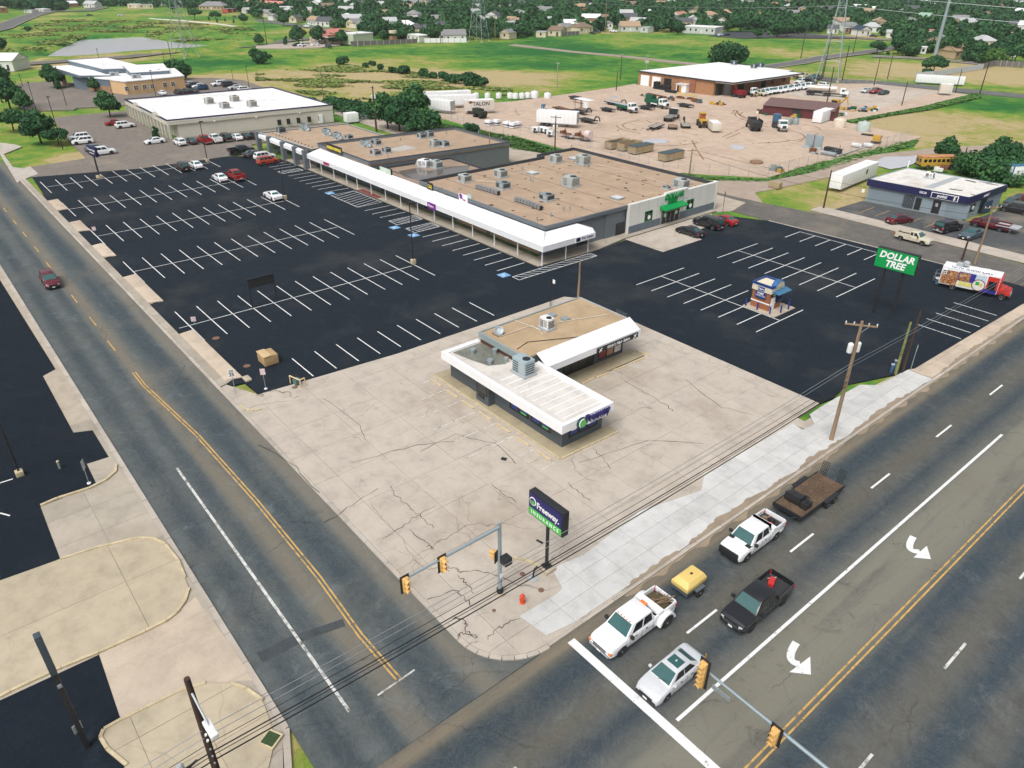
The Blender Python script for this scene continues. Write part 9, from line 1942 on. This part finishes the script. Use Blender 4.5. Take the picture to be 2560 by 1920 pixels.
for q,sc,l,kd in (((-176.73,103.78),1.5,'large dark tree behind the furniture store, left','round'),((-172.21,104.52),1.4,'large dark tree behind the furniture store, middle','round'),((-186.41,118.41),1.5,'tallest tree of the clump behind the furniture store','round'),((-168.82,108.76),1.3,'low bushy tree at the right of the clump behind the furniture store','dome'),((-193.22,107.01),1.0,'bush like tree beside the utility yard','dome'),((-200.04,107.14),1.0,'bush like tree left of the utility yard','dome'),((-207.17,107.28),.9,'small tree behind the beige office corner','dome'),((-214.64,107.43),.8,'small shrub tree at the beige office corner','dome'),((-238.73,104.86),.6,'small shrub behind the white office roof','bush'),((-227.73,107.88),.6,'shrub in the ditch behind the white office roof','bush'),((-160.15,119.59),.8,'green bush on the strip behind the furniture store','bush'),((-207.09,292.35),2.1,'broad dome shaped green tree behind the brick warehouse','dome')):
 tree(q,sc,l,kd,seed=5+len(l)% 3,n=2200,leaf=.27)
for q,sc,l,kd in (((-58.30,173.53),1.15,'dark bushy tree left behind the tyre shop','dome'),((-55.58,173.11),1.2,'dark bushy tree in the middle behind the tyre shop','dome'),((-52.56,171.35),1.15,'dark bushy tree at the tyre shop corner','dome'),((-58.06,184.82),1.05,'taller leafy tree at the back of the tyre shop bushes','round'),((-54.89,183.66),.95,'leafy tree beside the white and blue lorry','round'),((-67.52,181.40),.9,'light green young tree over the school bus','round'),((-137.91,334.12),1.3,'spreading green tree at the foot of the monopole','wide'),((-138.84,330.09),.8,'shrub left of the monopole tree','bush')):
 tree(q,sc,l,kd,seed=8+len(l)% 3,n=2600,leaf=.24,m=LFL if 'light' in l else LF)
for i,(q,sc)in enumerate((((-310.58,163.19),1.2),((-350.66,147.31),.6),((-336.73,136.46),1.6),((-299.69,170.49),.7),((-295.97,165.56),.6),((-285.91,165.99),.7),((-274.99,165.14),.8),((-269.02,167.05),1.0),((-257.55,167.92),1.0),((-254.94,168.57),.6),((-251.94,169.74),.7),((-244.13,169.38),1.0),((-238.76,168.73),1.0),((-234.75,168.98),1.0),((-229.38,168.69),1.4),((-225.15,169.41),1.4),((-222.75,170.18),1.0),((-583.48,90.69),.9),((-359.33,143.80),1.4))):
 tree(q,sc,['tall dark bush alone in the green field','tiny bush in the green hollow','wide bush at the left of the green hollow'][i]if i < 3 else ('dark bush beside the upper left road' if i == 17 else 'bush at the right of the left lattice tower' if i == 18 else 'bush number %s from the left along the ditch in the field' % ['one','two','three','four','five','six','seven','eight','nine','ten','eleven','twelve','thirteen','fourteen'][i -3]),'bush',seed=12+i % 3,n=900,leaf=.3,cat='bush',name='bush',group='bushes in the field')
for q,sc,l,kd,mm in (((-402.56,186.20),1.5,'round tree shading cars at the red roofed station','round',LF),((-395.86,194.90),1.5,'dark tree before the red canopy','round',LF),((-391.58,200.47),.9,'small tree before the cream station wall','round',LF),((-385.80,202.84),1.2,'dark tree before the pale green wall','round',LF),((-403.63,179.67),.8,'narrow bush by the station drive','column',LF),((-409.08,167.54),.9,'tree at the left end of the station drive','round',LF),((-528.45,235.23),1.3,'dark cone like street tree left of the cream house','round',LF),((-617.86,221.87),1.1,'dark umbrella shaped park tree','wide',LF),((-584.77,210.42),.5,'small park tree below the umbrella one','column',LF),((-608.62,213.28),.5,'small park tree left of the umbrella one','column',LF),((-592.75,219.34),.4,'little park tree right of the umbrella one','column',LF),((-574.93,218.78),.5,'park sapling before the dark round tree','column',LF),((-559.81,220.27),1.1,'dark round park tree at the path end','round',LF),((-627.05,209.52),1.4,'wide tree right of the left lattice tower','wide',LF),((-724.03,224.61),1.6,'dark tree left of the lattice tower head','round',LF),
  ((-369.98,249.97),1.5,'round street tree before the white fence','round',LF),((-366.70,327.06),1.5,'bright green tree above the cream shed','round',LFL),((-319.27,396.09),1.2,'tree at the left end of the pale hall','round',LF),((-313.63,439.16),1.2,'yellow green tree by the hall lot','round',leafmat('leaf_yellow',((0.08,0.12,0.02),(0.2,0.22,0.03),(0.32,0.3,0.05)))),((-308.87,445.44),1.9,'wide dark tree at the hall lot','wide',LF),((-299.62,450.24),1.8,'wide dark tree at the right of the hall lot','wide',LF),((-273.97,413.23),.9,'small tree on the field before the hall lot','round',LF),((-188.80,387.81),1.1,'spreading tree beside the curved street','wide',LF),((-182.47,387.56),.5,'little bush beside the curved street','bush',LF),((-268.98,435.53),1.3,'thin limbed tree at the field corner','round',LF),((-270.35,427.35),1.5,'dark tree at the left of the field corner','round',LF),((-269.09,448.47),1.3,'third tree from the left at the field corner','round',LF),((-153.24,408.95),1.2,'yellow topped bush by the brown roofed house','round',LFL),((-194.28,502.15),1.3,'pale grey half bare tree','round',LFG),((-182.43,396.03),1.4,'green tree at the corner of the hedge street','round',LFL),((-174.01,390.24),1.3,'dark round tree on the hedge street','dome',LF),((-160.93,399.06),1.7,'big dark tree left of the brown roofed house','round',LF),((-135.91,386.91),1.5,'light tree over the dark fence','dome',LFL)):
 tree(q,sc,l,kd,seed=15+len(l)% 4,n=1300,leaf=.32,m=mm)
# town canopy: individuals nearest the camera, the rest as one mass
TB=[(-866.54,118.44),(-798.33,151.45),(-873.05,176.50),(-852.24,223.34),(-764.29,259.23),(-749.06,280.21),(-600.12,245.72),(-610.97,253.06),(-540.85,254.81),(-489.87,252.89),(-476.54,254.60),(-416.00,236.69),(-380.65,225.21),(-383.42,249.35),(-365.67,272.53),(-357.07,295.50),(-357.07,295.49),(-365.80,321.63),(-364.58,368.32),(-362.40,389.93),(-347.96,393.91),(-327.56,406.19),(-318.62,432.58),(-315.11,452.36),(-308.84,476.35),(-278.09,430.08),(-275.74,460.19),(-256.65,485.28),(-230.44,492.53),(-226.59,484.64),(-177.97,385.14),(-161.45,390.56),(-136.87,385.69),(-127.92,400.60),(-60,560),(-560,1640),(-1750,30)]
STR=[]   # streets of the town, kept free of trees
for k in range(9):STR.append(((-1500+k*40,240+k*60),(-300+k*20,240+k*150)))
rt=random.Random(21); cand=[]
cell={}
def far_from(x,y,d):
 ix,iy=int(x // 12),int(y // 12)
 for a in (-1,0,1):
  for c in (-1,0,1):
   for (px_,py_)in cell.get((ix+a,iy+c),()):
    if (px_ -x)** 2+(py_ -y)** 2 < d*d:return False
 return True
HB={}
for h in HP:
 an=h[3]; cx=h[0]-math.sin(an)*h[4]/2; cy=h[1]+math.cos(an)*h[4]/2
 # keep the house itself and the view of its camera side free
 for t in (0,6,12,18,24,31,38):
  dd=math.hypot(cx,cy); HB.setdefault((int((cx -cx/dd*t)// 30),int((cy -cy/dd*t)// 30)),[]).append((cx -cx/dd*t,cy -cy/dd*t,(h[2]+1)if t < 8 else h[2]*.62))
def near_house(x,y):
 ix,iy=int(x // 30),int(y // 30)
 return any((x -a)** 2+(y -c)** 2 < r*r for i in (-1,0,1)for j in (-1,0,1)for (a,c,r)in HB.get((ix+i,iy+j),()))
# scattered roofs among the canopy
kinds=['gable','hip','front','gable']; wcs=['white','white','cream','tan','pale','brick']; rcs=['gr','lg','dk','tn','wt','br','lg']
RN=dict(gr='grey',lg='pale',dk='dark',tn='tan',wt='white',br='brown'); nh=0; tries=0
while nh < 178 and tries < 8000:
 tries += 1
 ang=math.atan2(_F.y,_F.x)+rt.uniform(-.66,.66); d_=math.sqrt(rt.uniform(380 ** 2,1150 ** 2)); x,y=d_*math.cos(ang),d_*math.sin(ang)
 if not pip(x,y,TB)or near_house(x,y)or pdist(x,y,TB)< 18:continue
 k=rt.choice(kinds); wc=rt.choice(wcs); rc=rt.choice(rcs); L=rt.uniform(8,13); a=rt.choice([0.2,0.2+PI/2])+ang -PI/2+rt.uniform(-.2,.2)-.2
 if a -(ang -PI/2)> 1:a -= PI/2
 sec='left' if ang > math.atan2(_F.y,_F.x)+.22 else 'right' if ang < math.atan2(_F.y,_F.x)-.22 else 'middle'
 dist='nearer' if d_ < 600 else 'farther'
 house((x -math.cos(a)*L/2,y -math.sin(a)*L/2),(x+math.cos(a)*L/2,y+math.sin(a)*L/2),9,rt.uniform(2.8,4.2),wc,rc,'%s walled house with a %s roof in the %s part of the town, %s' % (wc,RN[rc],dist,sec),k,'houses half hidden among the town trees',win_=d_ < 620)
 h=HP[-1]; HB.setdefault((int(x // 30),int(y // 30)),[]).append((x,y,h[2]*.9)); dd=d_; [HB.setdefault((int((x -x/dd*t)// 30),int((y -y/dd*t)// 30)),[]).append((x -x/dd*t,y -y/dd*t,h[2]*.6))for t in (9,17,25)]; nh += 1
for i in range(110000):
 ang=math.atan2(_F.y,_F.x)+rt.uniform(-.72,.72); d_=math.sqrt(rt.uniform(290 ** 2,1500 ** 2)); x,y=d_*math.cos(ang),d_*math.sin(ang)
 if not pip(x,y,TB)or near_house(x,y):continue
 sc=rt.uniform(.65,1.25)if d_ < 700 else rt.uniform(.8,1.35)
 if not far_from(x,y,4.7*sc):continue
 g_=math.sin(x/31+1)*math.cos(y/27)+.5*math.sin((x+y)/13)
 if g_ > 1.15:continue
 cell.setdefault((int(x // 12),int(y // 12)),[]).append((x,y)); cand.append((d_,x,y,sc))
cand.sort()
near_,rest=cand[:230],cand[230:]
CF=math.atan2(_F.y,_F.x)
for d_,x,y,sc in near_:
 a=math.atan2(y,x); sec=('far left beyond the pond','left behind the filling station','centre behind the white fence','centre right at the field edge','right behind the cottages','far right behind the panel fence')[max(0,min(5,int((CF+.72 -a)/.24)))]
 kd=rt.choice(['round','wide','round','dome']); lt=rt.random()< .22
 tree((x,y),sc*1.05,'%s %s green tree %s' % ({'round':'round','wide':'spreading','dome':'low domed'}[kd],'light' if lt else 'dark',sec),kd,seed=30+rt.randrange(3),n=800,leaf=.42,m=LFL if lt else LF,group='trees of the town, '+sec,sz=sc*rt.uniform(.95,1.3))
tpl=[]
for s in range(6):
 V,F,Tn=foliage(50+s,lobes_for(['round','wide','dome'][s % 3],50+s),100,.9); tpl.append((np.array(V),np.array(F),np.array(Tn)))
AV,AF,AT=[],[],[]; off=0
for d_,x,y,sc in rest:
 V,F,Tn=tpl[rt.randrange(6)]
 if d_ > 950:V=V[:len(F)// 2*4]; Fk=F[:len(F)// 2]; Tk=Tn[:len(F)// 2]
 else:Fk,Tk=F,Tn
 a=rt.uniform(0,6.28); ca,sa=math.cos(a),math.sin(a); W_=np.empty_like(V); W_[:,0]=(V[:,0]*ca -V[:,1]*sa)*sc+x; W_[:,1]=(V[:,0]*sa+V[:,1]*ca)*sc+y; W_[:,2]=V[:,2]*sc*1.15 -.3
 AV.append(W_); AF.append(Fk+off); off += len(W_); AT.append(np.clip(Tk+rt.uniform(-.25,.3),0,1))
AV=np.concatenate(AV); AF=np.concatenate(AF); AT=np.concatenate(AT)
me=bpy.data.meshes.new('town_trees'); me.vertices.add(len(AV)); me.vertices.foreach_set('co',AV.ravel().astype(np.float32)); me.loops.add(len(AF)*4); me.loops.foreach_set('vertex_index',AF.ravel().astype(np.int32)); me.polygons.add(len(AF)); me.polygons.foreach_set('loop_start',np.arange(0,len(AF)*4,4,dtype=np.int32)); me.update(calc_edges=True); me.validate()
me.materials.append(LF); a_=me.attributes.new('tint','FLOAT','FACE'); a_.data.foreach_set('value',AT.astype(np.float32))
tag(inst('town_trees',me),kind='stuff')
print('trees',len(near_),len(rest),'houses',len(HP),'faces',len(AF))
# ---- tufts of grass and weeds over the fields, and rough growth on banks and verges
def tufts(name,n,region,size,m,seed,dens=None):
 r=np.random.RandomState(seed); xs=[p[0]for p in region]; ys=[p[1]for p in region]; C=[]
 while len(C)< n:
  x,y=r.uniform(min(xs),max(xs)),r.uniform(min(ys),max(ys))
  if pip(x,y,region)and (dens is None or r.rand()< dens(x,y)):C.append((x,y))
 C=np.array(C); k=len(C); V=[]; F=[]; Tn=[]
 for j in range(4):
  a=r.uniform(0,6.28,k); s=size*r.uniform(.5,1.5,k); hh=s*r.uniform(.3,.7,k); dx,dy=np.cos(a)*s,np.sin(a)*s; ox,oy=r.uniform(-.5,.5,(2,k))*size; z0=np.full(k,-.25)
  P=np.stack([np.stack([C[:,0]+ox -dx,C[:,1]+oy -dy,z0],1),np.stack([C[:,0]+ox+dx,C[:,1]+oy+dy,z0],1),np.stack([C[:,0]+ox+dx*.8 -dy*.6,C[:,1]+oy+dy*.8+dx*.6,z0+hh],1),np.stack([C[:,0]+ox -dx*.8 -dy*.6,C[:,1]+oy -dy*.8+dx*.6,z0+hh*.9],1)],1)
  b0=len(V); V.extend(P.reshape(-1,3).tolist()); F.extend((np.arange(k)[:,None]*4+b0+np.arange(4)).tolist()); Tn.extend(r.rand(k).tolist())
 tag(inst(name,foliage_mesh(name,V,F,Tn,m)),kind='stuff')
GR=leafmat('grass_tuft',((0.08,0.15,0.035),(0.17,0.24,0.06),(0.38,0.34,0.14))); WDL=leafmat('bank_weeds',((0.04,0.12,0.03),(0.08,0.19,0.045),(0.2,0.27,0.08))); WD=leafmat('weeds',((0.02,0.06,0.015),(0.045,0.11,0.025),(0.09,0.15,0.04)))
clump=lambda x,y:max(0,math.sin(x/9)*math.cos(y/7)+.4*math.sin((x -y)/3.1))** 1.2
tufts('field_tufts',7000,[(-308.15,122.87),(-308.75,158.91),(-296.67,174.36),(-223.93,168.69),(-211.70,175.26),(-199.81,165.42),(-210.83,140.05),(-218.10,127.20),(-240.39,114.18),(-283.18,112.37)],.45,GR,1,clump)
tufts('bank_weeds',6000,[(-106.43,208.79),(-103.55,247.11),(-104.62,293.70),(-100.44,284.98),(-100.38,247.81),(-103.48,225.34),(-103.89,207.89)],.4,WDL,2)
tufts('verge_weeds',4500,[(-98.33,127.44),(-90.28,130.53),(-83.54,137.40),(-84.68,149.91),(-84.47,171.24),(-83.57,194.59),(-82.14,200.77),(-79.26,191.52),(-80.50,174.30),(-80.20,153.85),(-82.45,135.75),(-81.95,135.00),(-87.09,130.07),(-95.39,125.70)],.3,WDL,3)
tufts('pond_bank_grass',7000,[(-560.59,72.59),(-694.00,130.29),(-640.26,181.21),(-520.56,212.24),(-428.64,173.56),(-462.40,140.64),(-544.07,135.42),(-545.59,119.23),(-427.79,71.42),(-440.80,54.64)],.6,GR,4,clump)
tufts('alley_weeds',2500,[(-149.33,123.67),(-131.80,122.00),(-127.94,122.87),(-127.32,117.91),(-137.04,113.50),(-150.61,113.13),(-166.18,112.05),(-179.37,118.79),(-160.99,120.99)],.35,WD,5)
tufts('yard_weeds',130,[(-158.29,187.31),(-124.29,198.35),(-105.68,207.54),(-85.09,175.63),(-96.18,152.39),(-125.09,134.32),(-142.06,134.98)],.3,WD,6,clump)
# ---- thin summer haze over the whole place
hz=MB().box(-2300,700,-500,2300,-4.5,41.5)
m_,nt_,b_b=newmat('haze_air'); nt_.nodes.remove(b_b); pv=N(nt_,'ShaderNodeVolumePrincipled'); pv.inputs['Color'].default_value=(0.9,0.97,0.97,1); pv.inputs['Density'].default_value=0.00009; nt_.links.new(pv.outputs[0],nt_.nodes['Material Output'].inputs['Volume'])
tag(hz.build('haze',m_),kind='stuff')
